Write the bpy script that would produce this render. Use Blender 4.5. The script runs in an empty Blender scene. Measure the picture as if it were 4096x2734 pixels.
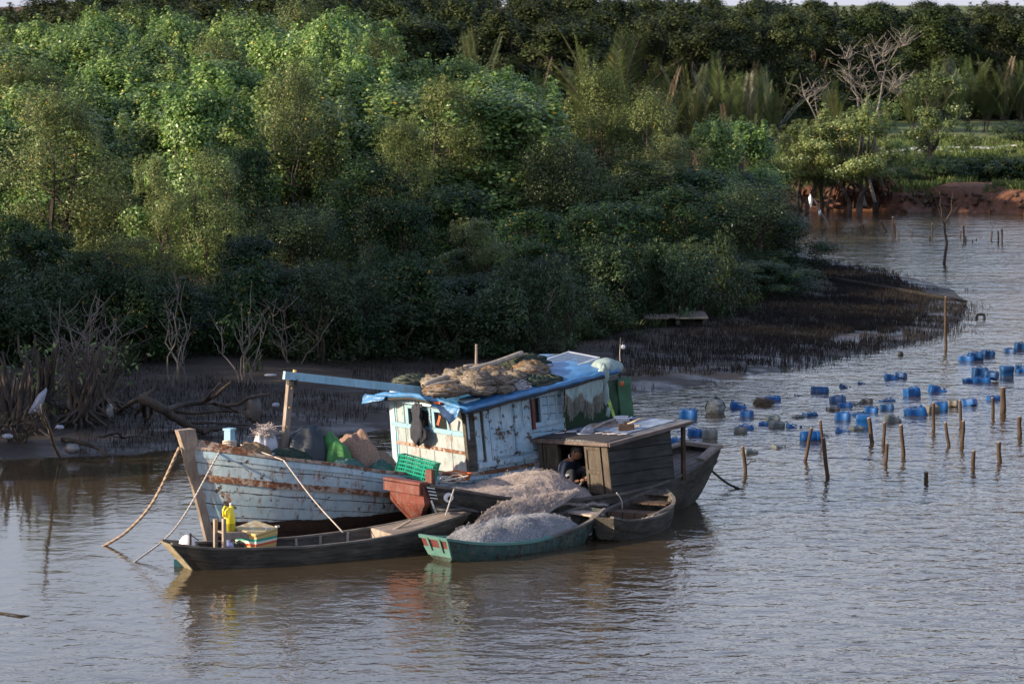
import bpy, math, random
import numpy as np
from mathutils import Vector, Matrix, noise

# ------------------------------------------------------------------ camera
C = bpy.context.scene.collection
sc = bpy.context.scene
FPX = 13600.0                    # focal length in pixels of a 4096 px wide frame
CAMH = 8.5
PITCH = math.radians(5.916)
cd = bpy.data.cameras.new('camera')
cam = bpy.data.objects.new('camera', cd)
C.objects.link(cam)
cam.location = (0, 0, CAMH)
cam.rotation_euler = (math.pi / 2 - PITCH, 0, 0)
cd.sensor_width = 36.0
cd.lens = FPX / 4096 * 36
cd.clip_start = 1.0
cd.clip_end = 3000
cd.dof.use_dof = True
cd.dof.focus_distance = 54.5
cd.dof.aperture_fstop = 5.0
sc.camera = cam

# ------------------------------------------------------------------ light
SUN_EL = math.radians(17)
SUN_AZ = math.atan2(-0.95, -0.312)   # direction towards the sun: left and a little behind the camera
w = bpy.data.worlds.new('World')
sc.world = w
w.use_nodes = True
nt = w.node_tree
bg = nt.nodes['Background']
sky = nt.nodes.new('ShaderNodeTexSky')
sky.sky_type = 'NISHITA'
sky.sun_disc = False
sky.sun_elevation = SUN_EL
sky.sun_rotation = SUN_AZ
sky.air_density = 1.0
sky.dust_density = 1.0
sky.ozone_density = 1.3
tint = nt.nodes.new('ShaderNodeMix'); tint.data_type = 'RGBA'; tint.blend_type = 'MULTIPLY'; tint.inputs[0].default_value = 1.0
tint.inputs[7].default_value = (1.12, .97, 1.0, 1)
nt.links.new(sky.outputs[0], tint.inputs[6])
tcw = nt.nodes.new('ShaderNodeTexCoord'); sxyz = nt.nodes.new('ShaderNodeSeparateXYZ'); nt.links.new(tcw.outputs['Generated'], sxyz.inputs[0])
hr = nt.nodes.new('ShaderNodeValToRGB'); nt.links.new(sxyz.outputs[2], hr.inputs[0])      # thin pale haze cloud low in the sky
hr.color_ramp.elements[0].position = 0.0; hr.color_ramp.elements[0].color = (.92, .92, .92, 1)
hr.color_ramp.elements[1].position = .42; hr.color_ramp.elements[1].color = (.08, .08, .08, 1)
hz = nt.nodes.new('ShaderNodeMix'); hz.data_type = 'RGBA'
nt.links.new(hr.outputs[0], hz.inputs[0]); nt.links.new(tint.outputs[2], hz.inputs[6]); hz.inputs[7].default_value = (1.95, 2.02, 2.42, 1)
nt.links.new(hz.outputs[2], bg.inputs[0])
bg.inputs[1].default_value = 0.15
sd = bpy.data.lights.new('sun', 'SUN')
sd.energy = 4.0
sd.angle = math.radians(0.6)
sd.color = (1.0, 0.83, 0.62)
sun = bpy.data.objects.new('sun', sd)
C.objects.link(sun)
SD = Vector((math.sin(SUN_AZ) * math.cos(SUN_EL), math.cos(SUN_AZ) * math.cos(SUN_EL), math.sin(SUN_EL)))
sun.rotation_euler = SD.to_track_quat('Z', 'Y').to_euler()
sun.location = SD * 60
vs = sc.view_settings
vs.view_transform = 'Standard'
vs.look = 'None'
vs.exposure = 1.25
vs.gamma = 1.0
sc.render.film_transparent = False
sc.cycles.max_bounces = 6
sc.cycles.transparent_max_bounces = 6
sc.cycles.caustics_reflective = False
sc.cycles.caustics_refractive = False

random.seed(7)
R = math.radians

# ------------------------------------------------------------------ geometry helpers
def ray(px, py):
    x = (px - 2048) / FPX
    y = (1367 - py) / FPX
    c, s = math.cos(PITCH), math.sin(PITCH)
    return Vector((x, c + y * s, -s + y * c))          # world direction, camera looks along +Y

def G(px, py, z=0.0):                                   # where that sight line meets height z
    d = ray(px, py)
    t = (z - CAMH) / d.z
    return Vector((d.x * t, d.y * t, z))

def AtY(px, py, Y):
    d = ray(px, py)
    t = Y / d.y
    return Vector((d.x * t, Y, CAMH + d.z * t))

class Frame:
    def __init__(s, ox, oy, deg, oz=0.0):
        s.o = Vector((ox, oy, oz)); s.a = R(deg)
        s.u = Vector((math.cos(s.a), math.sin(s.a), 0)); s.n = Vector((-math.sin(s.a), math.cos(s.a), 0))
    def loc(s, p):
        q = p - s.o
        return Vector((q.dot(s.u), q.dot(s.n), q.z))
    def wld(s, p):
        return s.o + s.u * p[0] + s.n * p[1] + Vector((0, 0, p[2]))
    def ony(s, px, py, y):                              # local point on the plane y = const
        d = ray(px, py); cpos = Vector((0, 0, CAMH))
        q = cpos - s.o
        t = (y - q.dot(s.n)) / d.dot(s.n)
        return s.loc(cpos + d * t)
    def onx(s, px, py, x):
        d = ray(px, py); cpos = Vector((0, 0, CAMH))
        q = cpos - s.o
        t = (x - q.dot(s.u)) / d.dot(s.u)
        return s.loc(cpos + d * t)
    def onz(s, px, py, z):
        return s.loc(G(px, py, z + s.o.z))

class MB:
    def __init__(s):
        s.v = []; s.f = []; s.uv = None; s.mi = []; s.cur = 0
    def add(s, vs_, fs):
        b = len(s.v)
        s.v.extend([tuple(p) for p in vs_])
        s.f.extend([tuple(i + b for i in f) for f in fs])
        s.mi.extend([s.cur] * len(fs))
        return s
    def box(s, c, d, rz=0, rx=0, ry=0):
        hx, hy, hz = d[0] / 2, d[1] / 2, d[2] / 2
        m = Matrix.Rotation(rz, 3, 'Z') @ Matrix.Rotation(ry, 3, 'Y') @ Matrix.Rotation(rx, 3, 'X')
        p = [Vector(c) + m @ Vector((x, y, z)) for z in (-hz, hz) for (x, y) in ((-hx, -hy), (hx, -hy), (hx, hy), (-hx, hy))]
        return s.add(p, [(0, 3, 2, 1), (4, 5, 6, 7), (0, 1, 5, 4), (1, 2, 6, 5), (2, 3, 7, 6), (3, 0, 4, 7)])
    def hexa(s, b, t):                                   # bottom quad, top quad
        return s.add(list(b) + list(t), [(0, 3, 2, 1), (4, 5, 6, 7), (0, 1, 5, 4), (1, 2, 6, 5), (2, 3, 7, 6), (3, 0, 4, 7)])
    def beam(s, a, b, wd, ht, up=Vector((0, 0, 1))):     # bar of rectangular section from a to b
        a = Vector(a); b = Vector(b); d = (b - a).normalized()
        sd_ = d.cross(up).normalized() * wd / 2
        u = sd_.cross(d).normalized() * ht / 2
        return s.add([a - sd_ - u, a + sd_ - u, a + sd_ + u, a - sd_ + u, b - sd_ - u, b + sd_ - u, b + sd_ + u, b - sd_ + u],
                     [(0, 1, 2, 3), (7, 6, 5, 4), (0, 4, 5, 1), (1, 5, 6, 2), (2, 6, 7, 3), (3, 7, 4, 0)])
    def tube(s, pts, rad, n=6, cap=True):
        pts = [Vector(p) for p in pts]
        if not hasattr(rad, '__len__'): rad = [rad] * len(pts)
        vs_ = []; fs = []
        ref = None
        for i, p in enumerate(pts):
            d = (pts[min(i + 1, len(pts) - 1)] - pts[max(i - 1, 0)])
            if d.length < 1e-9: d = Vector((0, 0, 1))
            d.normalize()
            if ref is None:
                ref = Vector((0, 0, 1)) if abs(d.z) < .9 else Vector((1, 0, 0))
            a = (ref - d * ref.dot(d))
            if a.length < 1e-6: a = d.orthogonal()
            a.normalize(); ref = a
            b = d.cross(a)
            for k in range(n):
                t = 2 * math.pi * k / n
                vs_.append(p + (a * math.cos(t) + b * math.sin(t)) * rad[i])
        for i in range(len(pts) - 1):
            for k in range(n):
                fs.append((i * n + k, i * n + (k + 1) % n, (i + 1) * n + (k + 1) % n, (i + 1) * n + k))
        if cap:
            fs.append(tuple(range(n))[::-1]); fs.append(tuple((len(pts) - 1) * n + k for k in range(n)))
        return s.add(vs_, fs)
    def lathe(s, c, prof, n=16, m=None):
        vs_ = []; fs = []
        for (r, z) in prof:
            for k in range(n):
                t = 2 * math.pi * k / n
                q = Vector((r * math.cos(t), r * math.sin(t), z))
                if m is not None: q = m @ q
                vs_.append(Vector(c) + q)
        for i in range(len(prof) - 1):
            for k in range(n):
                fs.append((i * n + k, i * n + (k + 1) % n, (i + 1) * n + (k + 1) % n, (i + 1) * n + k))
        fs.append(tuple(range(n))[::-1]); fs.append(tuple((len(prof) - 1) * n + k for k in range(n)))
        return s.add(vs_, fs)
    def grid(s, P, closed=False):                        # P rows of points
        nr, nc = len(P), len(P[0])
        vs_ = [p for row in P for p in row]
        fs = []
        for i in range(nr - 1):
            for j in range(nc - 1 + (1 if closed else 0)):
                k = (j + 1) % nc
                fs.append((i * nc + j, i * nc + k, (i + 1) * nc + k, (i + 1) * nc + j))
        return s.add(vs_, fs)
    def slab(s, P, th):                                  # closed thick sheet from a grid of points, th straight down
        nr, nc = len(P), len(P[0])
        top = [Vector(p) for row in P for p in row]
        bot = [p - Vector((0, 0, th)) for p in top]
        N = nr * nc; fs = []
        for i in range(nr - 1):
            for j in range(nc - 1):
                a, b, c, d = i * nc + j, i * nc + j + 1, (i + 1) * nc + j + 1, (i + 1) * nc + j
                fs.append((a, b, c, d)); fs.append((N + d, N + c, N + b, N + a))
        for i in range(nr - 1):
            for j in (0, nc - 1):
                a, b = i * nc + j, (i + 1) * nc + j
                fs.append((a, b, N + b, N + a) if j == 0 else (b, a, N + a, N + b))
        for j in range(nc - 1):
            for i in (0, nr - 1):
                a, b = i * nc + j, i * nc + j + 1
                fs.append((b, a, N + a, N + b) if i == 0 else (a, b, N + b, N + a))
        return s.add(top + bot, fs)
    def wall(s, q, u0, u1, v0, v1, t0, t1):              # box on a wall quad q = (bl, br, tr, tl), t = offset outwards
        bl, br, tr, tl = [Vector(p) for p in q]
        nn = (br - bl).cross(tl - bl).normalized()
        def P(u, v, t): return (bl.lerp(br, u)).lerp(tl.lerp(tr, u), v) + nn * t
        return s.hexa([P(u0, v0, t0), P(u1, v0, t0), P(u1, v0, t1), P(u0, v0, t1)],
                      [P(u0, v1, t0), P(u1, v1, t0), P(u1, v1, t1), P(u0, v1, t1)])
    def build(s, name, mat, parent=None, smooth=False, fix=True):
        me = bpy.data.meshes.new(name)
        me.from_pydata(s.v, [], s.f)
        mats = mat if isinstance(mat, (list, tuple)) else [mat]
        for m_ in mats: me.materials.append(m_)
        if len(mats) > 1: me.polygons.foreach_set('material_index', s.mi)
        if fix:
            import bmesh
            bm = bmesh.new(); bm.from_mesh(me)
            bmesh.ops.recalc_face_normals(bm, faces=bm.faces)
            bm.to_mesh(me); bm.free()
        if smooth: me.polygons.foreach_set('use_smooth', [True] * len(me.polygons))
        me.update()
        o = bpy.data.objects.new(name, me)
        C.objects.link(o)
        if parent is not None: o.parent = parent
        return o

def tag(o, label=None, cat=None, group=None, kind=None):
    if label: o['label'] = label
    if cat: o['category'] = cat
    if group: o['group'] = group
    if kind: o['kind'] = kind
    return o

def thing(name, label, cat, loc=(0, 0, 0), rz=0.0, group=None, rx=0.0):
    o = bpy.data.objects.new(name, None)
    C.objects.link(o)
    o.location = loc
    o.rotation_euler = (rx, 0, rz)
    o.empty_display_size = .3
    return tag(o, label, cat, group)

def copy_thing(r, loc, rz, scale=(1, 1, 1), label=None, group=None):
    c = r.copy(); C.objects.link(c)
    c.location = loc; c.rotation_euler = (0, 0, rz); c.scale = scale
    if label: c['label'] = label
    if group: c['group'] = group
    for ch in KIDS.get(r.name, []):
        k = ch.copy(); C.objects.link(k); k.parent = c
        for g in KIDS.get(ch.name, []):
            h = g.copy(); C.objects.link(h); h.parent = k
    return c
KIDS = {}
def kids(r, *ch): KIDS[r.name] = list(ch)

def n3(x, y, z, s=1.0): return noise.noise(Vector((x * s, y * s, z * s)))

# ------------------------------------------------------------------ materials
def newmat(name):
    m = bpy.data.materials.new(name); m.use_nodes = True
    nt_ = m.node_tree
    for n_ in list(nt_.nodes): nt_.nodes.remove(n_)
    out = nt_.nodes.new('ShaderNodeOutputMaterial')
    b = nt_.nodes.new('ShaderNodeBsdfPrincipled')
    nt_.links.new(b.outputs[0], out.inputs[0])
    return m, nt_, b, out

class NT:
    def __init__(s, nt_): s.nt = nt_
    def n(s, t, **k):
        x = s.nt.nodes.new(t)
        for a, v in k.items(): setattr(x, a, v)
        return x
    def l(s, a, b): s.nt.links.new(a, b)
    def coord(s, kind='Object', scale=(1, 1, 1), rot=(0, 0, 0)):
        t = s.n('ShaderNodeTexCoord'); m = s.n('ShaderNodeMapping')
        m.inputs['Scale'].default_value = scale; m.inputs['Rotation'].default_value = rot
        s.l(t.outputs[kind], m.inputs[0]); return m.outputs[0]
    def geo(s, scale=(1, 1, 1)):
        t = s.n('ShaderNodeNewGeometry'); m = s.n('ShaderNodeMapping')
        m.inputs['Scale'].default_value = scale
        s.l(t.outputs['Position'], m.inputs[0]); return m.outputs[0]
    def noise(s, vec, scale, detail=4, rough=.55, dist=0):
        x = s.n('ShaderNodeTexNoise'); x.inputs['Scale'].default_value = scale
        x.inputs['Detail'].default_value = detail; x.inputs['Roughness'].default_value = rough
        x.inputs['Distortion'].default_value = dist
        s.l(vec, x.inputs['Vector']); return x.outputs['Fac']
    def ramp(s, fac, stops, interp='LINEAR'):
        r = s.n('ShaderNodeValToRGB'); r.color_ramp.interpolation = interp
        e = r.color_ramp.elements
        while len(e) < len(stops): e.new(.5)
        for i, (p, c) in enumerate(stops):
            e[i].position = p
            e[i].color = (c[0], c[1], c[2], 1) if hasattr(c, '__len__') else (c, c, c, 1)
        s.l(fac, r.inputs[0]); return r.outputs[0]
    def mix(s, fac, a, b, mode='MIX'):
        m = s.n('ShaderNodeMix', data_type='RGBA', blend_type=mode)
        for sock, v in ((m.inputs[0], fac), (m.inputs[6], a), (m.inputs[7], b)):
            if isinstance(v, (int, float)): sock.default_value = v
            elif isinstance(v, tuple): sock.default_value = (v[0], v[1], v[2], 1)
            else: s.l(v, sock)
        return m.outputs[2]
    def math(s, op, a, b=0.0, c=None, clamp=False):
        m = s.n('ShaderNodeMath', operation=op); m.use_clamp = clamp
        for i, v in enumerate((a, b) if c is None else (a, b, c)):
            if isinstance(v, (int, float)): m.inputs[i].default_value = v
            else: s.l(v, m.inputs[i])
        return m.outputs[0]
    def bump(s, h, strength, dist, b):
        x = s.n('ShaderNodeBump'); x.inputs['Strength'].default_value = strength; x.inputs['Distance'].default_value = dist
        s.l(h, x.inputs['Height']); s.l(x.outputs[0], b.inputs['Normal'])
    def xyz(s, vec):
        x = s.n('ShaderNodeSeparateXYZ'); s.l(vec, x.inputs[0]); return x.outputs

def basic(name, col, rough=.7, nscale=8, var=.35, bump=.2, bdist=.01, stretch=(1, 1, 1), spec=.5, metal=0.0, col2=None, detail=5):
    m, nt_, b, o = newmat(name); N = NT(nt_)
    v = N.coord('Object', stretch)
    f = N.noise(v, nscale, detail, .62)
    lo = tuple(c * (1 - var) for c in col); hi = tuple(min(1, c * (1 + var)) for c in col)
    if col2: hi = col2
    N.l(N.ramp(f, [(.32, lo), (.68, hi)]), b.inputs['Base Color'])
    b.inputs['Roughness'].default_value = rough
    b.inputs['Specular IOR Level'].default_value = spec
    b.inputs['Metallic'].default_value = metal
    if bump: N.bump(f, bump, bdist, b)
    return m

def wood(name, dark, light, stretch=(1.2, 14, 14), rough=.85, seam=None, axis=2, bump=.5):
    """weathered boards; seam = boards per metre across the given local axis"""
    m, nt_, b, o = newmat(name); N = NT(nt_)
    raw = N.coord('Object')
    v = N.coord('Object', stretch)
    f = N.noise(v, 2.2, 8, .68)
    g = N.noise(raw, 1.7, 4, .6)
    col = N.ramp(f, [(.3, dark), (.7, light)])
    col = N.mix(N.ramp(g, [(.38, 0.0), (.62, .55)]), col, tuple(c * .55 for c in dark))
    h = f
    if seam:
        ax = N.xyz(raw)[axis]
        fr = N.math('FRACT', N.math('MULTIPLY', ax, seam))
        s_ = N.math('LESS_THAN', fr, .07)
        idx = N.math('FLOOR', N.math('MULTIPLY', ax, seam))
        wn = N.n('ShaderNodeTexWhiteNoise', noise_dimensions='1D'); N.l(idx, wn.inputs['W'])
        col = N.mix(.35, col, N.ramp(wn.outputs['Value'], [(0, .45), (1, 1.0)]), 'MULTIPLY')
        col = N.mix(s_, col, tuple(c * .12 for c in dark))
        h = N.math('SUBTRACT', f, N.math('MULTIPLY', s_, 1.2))
    N.l(col, b.inputs['Base Color'])
    b.inputs['Roughness'].default_value = rough
    b.inputs['Specular IOR Level'].default_value = .25
    N.bump(h, bump, .012, b)
    return m

def painted(name, paint, paint2, under=(.09, .06, .04), peel=.40, rust=.5, seam=None, axis=2, boot=None, stretch=(1, 1, 1), patch=None, uvseam=None):
    """old flaking paint on boards with rust runs"""
    m, nt_, b, o = newmat(name); N = NT(nt_)
    raw = N.coord('Object')
    pf = N.noise(N.coord('Object', (1.0, 1.0, 1.4)), 2.0, 4, .6)
    col = N.ramp(pf, [(.3, paint2), (.66, paint)])
    # grime
    gr = N.noise(N.coord('Object', (3, 3, 1)), 5, 6, .7)
    col = N.mix(N.ramp(gr, [(.46, 0.0), (.78, .55)]), col, (.2, .19, .16))
    # rust runs: spots, stretched downwards
    rs = N.noise(N.coord('Object', (3.4, 3.4, .55)), 2.6, 3, .6)
    r2 = N.noise(N.coord('Object', (5, 5, 3)), 3.0, 5, .65)
    rr = N.math('MULTIPLY', N.ramp(rs, [(.52, 0.0), (.64, 1.0)]), N.ramp(r2, [(.40, 0.0), (.62, 1.0)]))
    col = N.mix(N.math('MULTIPLY', rr, rust), col, (.22, .085, .03))
    # peeling
    pn = N.noise(N.coord('Object', stretch), 8.5, 9, .72, .4)
    big = N.noise(raw, 1.6, 3, .5)
    e = N.math('ADD', pn, N.math('MULTIPLY', N.math('SUBTRACT', big, .5), .35))
    mask = N.ramp(e, [(peel - .012, 1.0), (peel + .012, 0.0)])
    unf = N.noise(N.coord('Object', (1, 9, 9)), 3, 6, .7)
    un = N.ramp(unf, [(.3, tuple(c * .45 for c in under)), (.7, tuple(c * 1.7 for c in under))])
    sm = None
    if seam or uvseam:
        if uvseam:
            ax = N.xyz(N.n('ShaderNodeUVMap').outputs[0])[1]; fq = uvseam
        else:
            ax = N.xyz(raw)[axis]; fq = seam
        wob = N.math('MULTIPLY', N.math('SUBTRACT', N.noise(N.coord('Object', (1, 1, 1)), 1.3, 2), .5), .16 if uvseam else .04)
        fr = N.math('FRACT', N.math('MULTIPLY', N.math('ADD', ax, wob if not uvseam else N.math('MULTIPLY', wob, .25)), fq))
        wd = N.math('MULTIPLY', N.ramp(N.noise(raw, 3.2, 4, .7), [(.35, 0.0), (.7, 1.0)]), .11)
        sm = N.math('LESS_THAN', fr, wd)
        col = N.mix(N.math('MULTIPLY', N.math('LESS_THAN', fr, .10), .35), col, (.16, .13, .1))
    if boot:
        z = N.xyz(raw)[2]
        bz = N.math('ADD', z, N.math('MULTIPLY', N.math('SUBTRACT', pf, .5), .12))
        bt = N.math('LESS_THAN', bz, boot[0])
        bc = N.ramp(gr, [(.3, tuple(c * .45 for c in boot[1])), (.7, boot[1])])
        col = N.mix(bt, col, bc)
    col = N.mix(mask, col, un)
    h = N.math('MULTIPLY', mask, -.6)
    if sm is not None:
        col = N.mix(sm, col, (.012, .01, .009))
        h = N.math('SUBTRACT', h, sm)
    if patch: pass
    h = N.math('ADD', h, N.math('MULTIPLY', gr, .35))
    N.l(col, b.inputs['Base Color'])
    b.inputs['Roughness'].default_value = .62
    b.inputs['Specular IOR Level'].default_value = .35
    N.bump(h, .55, .012, b)
    return m

def leafmat(name, c1, c2, c3=None, rough=.42, trans=.28, rare=None, spec=.22):
    m, nt_, b, o = newmat(name); N = NT(nt_)
    g = N.n('ShaderNodeNewGeometry')
    oi = N.n('ShaderNodeObjectInfo')
    stops = [(0, tuple(c * .6 for c in c1)), (.45, c1), (.9, c2)]
    if rare: stops += [(.982, c2), (.99, rare)]
    col = N.ramp(g.outputs['Random Per Island'], stops)
    big = N.noise(N.geo(), .45, 3, .6)
    col = N.mix(N.ramp(big, [(.38, 0.0), (.66, .75)]), col, c3 or c1)
    hsv = N.n('ShaderNodeHueSaturation')
    N.l(col, hsv.inputs['Color'])
    N.l(N.math('ADD', N.math('MULTIPLY', oi.outputs['Random'], .03), .485), hsv.inputs['Hue'])
    N.l(N.math('ADD', N.math('MULTIPLY', N.math('FRACT', N.math('MULTIPLY', oi.outputs['Random'], 7.3)), .45), .78), hsv.inputs['Value'])
    N.l(hsv.outputs[0], b.inputs['Base Color'])
    b.inputs['Roughness'].default_value = rough
    b.inputs['Specular IOR Level'].default_value = spec
    t = N.n('ShaderNodeBsdfTranslucent'); N.l(hsv.outputs[0], t.inputs[0])
    mx = N.n('ShaderNodeMixShader'); mx.inputs[0].default_value = trans
    N.l(b.outputs[0], mx.inputs[1]); N.l(t.outputs[0], mx.inputs[2]); N.l(mx.outputs[0], o.inputs[0])
    return m

# water ------------------------------------------------------------
def water_mat():
    m, nt_, b, o = newmat('river_water'); N = NT(nt_)
    p = N.geo()
    x, y, z = N.xyz(p)
    cn = N.ramp(N.noise(N.geo((.06, .12, 1)), 1.0, 3, .5), [(.35, .75), (.62, 1.1)])
    lee = N.math('MULTIPLY', N.math('MULTIPLY_ADD', x, -1 / 16, .45, clamp=True), N.math('MULTIPLY_ADD', y, 1 / 7, -44.5 / 7, clamp=True))   # sheltered water by the bank
    calm = N.math('MULTIPLY', cn, N.math('MULTIPLY_ADD', lee, -.60, .72))
    calm = N.math('MULTIPLY', calm, N.math('MULTIPLY_ADD', N.ramp(N.math('MULTIPLY_ADD', x, 1 / 14, .55), [(0, 0.0), (1, 1.0)]), .72, .38))
    a = N.noise(N.geo((.8, 1.0, 1)), .9, 2, .5, .3)
    c = N.noise(N.geo((1.0, 1.1, 1)), 2.6, 3, .5, .5)
    d = N.noise(N.geo((1.0, 1.2, 1)), 8.0, 2, .5)
    h = N.math('ADD', N.math('MULTIPLY', a, .075), N.math('ADD', N.math('MULTIPLY', c, .058), N.math('MULTIPLY', d, .012)))
    h = N.math('MULTIPLY', h, calm)
    N.bump(h, 1.0, 1.0, b)
    f = N.noise(N.geo((.06, .06, 1)), 1.0, 3, .5)
    N.l(N.ramp(f, [(.3, (.045, .033, .018)), (.7, (.060, .044, .026))]), b.inputs['Base Color'])
    b.inputs['Roughness'].default_value = .06
    b.inputs['IOR'].default_value = 1.5
    return m

def mud_mat():
    m, nt_, b, o = newmat('wet_mud'); N = NT(nt_)
    f = N.noise(N.geo(), 1.1, 7, .68)
    g = N.noise(N.geo(), 6, 6, .7)
    col = N.ramp(f, [(.32, (.018, .013, .009)), (.62, (.045, .033, .023))])
    # far grassy field and red earth on the raised far bank
    x, y, z = N.xyz(N.geo())
    fld = N.math('MULTIPLY', N.math('GREATER_THAN', y, 121), N.math('GREATER_THAN', z, .95))
    gcol = N.ramp(N.noise(N.geo((.35, .8, 1)), 1.4, 6, .65), [(.35, (.05, .085, .02)), (.52, (.085, .125, .03)), (.62, (.14, .09, .045))])
    col = N.mix(fld, col, gcol)
    bank = N.math('MULTIPLY', N.math('GREATER_THAN', y, 118), N.math('LESS_THAN', z, .95))
    col = N.mix(bank, col, N.ramp(g, [(.3, (.05, .022, .012)), (.7, (.19, .085, .045))]))
    N.l(col, b.inputs['Base Color'])
    wet = N.ramp(N.noise(N.geo((.5, 1, 1)), 1.1, 5, .65), [(.40, .26), (.56, .80)])
    zlow = N.ramp(z, [(.10, 0.0), (.42, .6)])
    N.l(N.math('ADD', wet, zlow, clamp=True), b.inputs['Roughness'])
    b.inputs['Specular IOR Level'].default_value = .38
    hh = N.math('ADD', N.math('MULTIPLY', f, .12), N.math('MULTIPLY', g, .05))
    N.bump(hh, .8, .5, b)
    return m

MW = water_mat()
MMUD = mud_mat()
BARK = wood('bark', (.035, .026, .02), (.12, .095, .075), (8, 8, 1.5))
DEADWOOD = wood('dead_wood', (.10, .08, .065), (.30, .25, .21), (8, 8, 1.5))
DARKWOOD = wood('dark_wet_wood', (.018, .015, .012), (.07, .058, .046), (4, 4, 4))
STAKEWOOD = wood('stake_wood', (.028, .018, .012), (.115, .075, .046), (9, 9, 1.4))
L_BRIGHT = leafmat('bright_leaves', (.115, .205, .040), (.34, .44, .15), (.09, .17, .035), .40, .28, (.5, .33, .03), .45)
L_OLIVE = leafmat('olive_leaves', (.10, .135, .040), (.24, .275, .11), (.07, .10, .03), .36, .25, (.4, .26, .04))
L_GOLD = leafmat('golden_olive_leaves', (.10, .135, .035), (.22, .26, .09), (.07, .10, .028), .5, .25)
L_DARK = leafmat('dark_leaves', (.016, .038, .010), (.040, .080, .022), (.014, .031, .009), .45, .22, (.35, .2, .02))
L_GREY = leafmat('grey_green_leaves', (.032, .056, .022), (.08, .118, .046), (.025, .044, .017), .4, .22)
L_BACK = leafmat('wood_leaves', (.030, .045, .012), (.075, .092, .026), (.020, .032, .009), .55, .22)
L_PALM = leafmat('palm_leaflets', (.035, .065, .015), (.12, .15, .06), (.05, .06, .02), .38, .25, (.3, .2, .08))
L_GRASS = leafmat('grass_blades', (.020, .034, .010), (.045, .065, .02), (.03, .035, .014), .5, .25)
# ------------------------------------------------------------------ ground and water
SHORE_PX = [(-1500, 1870), (-400, 1850), (0, 1834), (400, 1822), (740, 1800), (1140, 1748), (1420, 1728), (1800, 1690), (2150, 1632),
            (2480, 1588), (2760, 1542), (3060, 1492), (3260, 1452), (3500, 1402), (3740, 1350), (3840, 1290), (3868, 1225), (3820, 1165),
            (3650, 1112), (3450, 1072), (3250, 1024), (3120, 960), (3050, 880), (3100, 838), (3300, 838), (3500, 842), (3620, 850), (3750, 842), (4096, 856), (5600, 866)]
SH = [G(a, b) for a, b in SHORE_PX]
POLY = [(p.x, p.y) for p in SH] + [(900, 150), (1500, 1600), (-1500, 1600), (-900, 100), (-60, 52)]
PA = np.array(POLY); PB = np.roll(PA, -1, axis=0)

def shore_sd(X, Y):
    """signed distance to the shoreline, positive on land"""
    X = np.asarray(X, float); Y = np.asarray(Y, float)
    best = np.full(X.shape, 1e9); ins = np.zeros(X.shape, bool)
    for (ax, ay), (bx, by) in zip(PA, PB):
        dx, dy = bx - ax, by - ay
        t = np.clip(((X - ax) * dx + (Y - ay) * dy) / (dx * dx + dy * dy), 0, 1)
        best = np.minimum(best, np.hypot(X - ax - t * dx, Y - ay - t * dy))
        c = ((ay > Y) != (by > Y)) & (X < (bx - ax) * (Y - ay) / (by - ay + 1e-12) + ax)
        ins ^= c
    return np.where(ins, best, -best)

def vnoise(X, Y, s, seed=0):
    xi = X * s; yi = Y * s
    x0 = np.floor(xi); y0 = np.floor(yi); fx = xi - x0; fy = yi - y0
    def h(a, b):
        v = np.sin(a * 127.1 + b * 311.7 + seed * 74.7) * 43758.5453
        return v - np.floor(v)
    fx = fx * fx * (3 - 2 * fx); fy = fy * fy * (3 - 2 * fy)
    return (h(x0, y0) * (1 - fx) + h(x0 + 1, y0) * fx) * (1 - fy) + (h(x0, y0 + 1) * (1 - fx) + h(x0 + 1, y0 + 1) * fx) * fy

def ground_z(X, Y):
    X = np.asarray(X, float); Y = np.asarray(Y, float)
    sdv = shore_sd(X, Y)
    nz = (vnoise(X, Y, .45, 1) - .5) * .10 + (vnoise(X, Y, 1.3, 2) - .5) * .07 + (vnoise(X, Y, 3.1, 3) - .5) * .045
    mud = np.minimum(.55, .03 + .075 * np.maximum(sdv, 0)) + nz * np.clip(sdv * .8, .25, 1)
    jag = (vnoise(X, Y, 1.1, 5) - .5) * .9
    far = np.clip((sdv + jag) / .9, 0, 1)
    dike = np.clip((sdv - 9) / 2.2, 0, 1) * .55
    right = np.clip((X - 12) / 6, 0, 1)
    bank = .12 + far * .8 * (.75 + .3 * vnoise(X, Y, .8, 8)) + dike * right + nz
    fm = np.clip((Y - 112) / 6, 0, 1)
    land = mud * (1 - fm) + bank * fm
    bed = np.maximum(-.9, .12 * sdv - .03) + nz * .4
    return np.where(sdv > 0, land, bed)

def spaced(a, b, lo, hi, fine, coarse_n):
    inner = np.arange(a, b, fine)
    k = np.linspace(0, 1, coarse_n)[1:] ** 2.2
    return np.concatenate([(a - (a - lo) * k)[::-1], inner, inner[-1] + (hi - inner[-1]) * k])
gx = spaced(-17, 30, -1400, 1400, .28, 26)
gy = spaced(66, 160, 20, 1500, .34, 26)
GX, GY = np.meshgrid(gx, gy)
GZ = ground_z(GX, GY)
def numpy_mesh(name, V, F, mat, smooth=False):
    me = bpy.data.meshes.new(name)
    nv, nf, k = len(V), len(F), F.shape[1]
    me.vertices.add(nv); me.vertices.foreach_set('co', np.ascontiguousarray(V, dtype=np.float32).ravel())
    me.loops.add(nf * k); me.loops.foreach_set('vertex_index', np.ascontiguousarray(F, dtype=np.int32).ravel())
    me.polygons.add(nf); me.polygons.foreach_set('loop_start', np.arange(0, nf * k, k, dtype=np.int32))
    me.update(calc_edges=True)
    me.materials.append(mat)
    if smooth: me.polygons.foreach_set('use_smooth', np.ones(nf, bool))
    me.validate()
    return me
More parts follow.
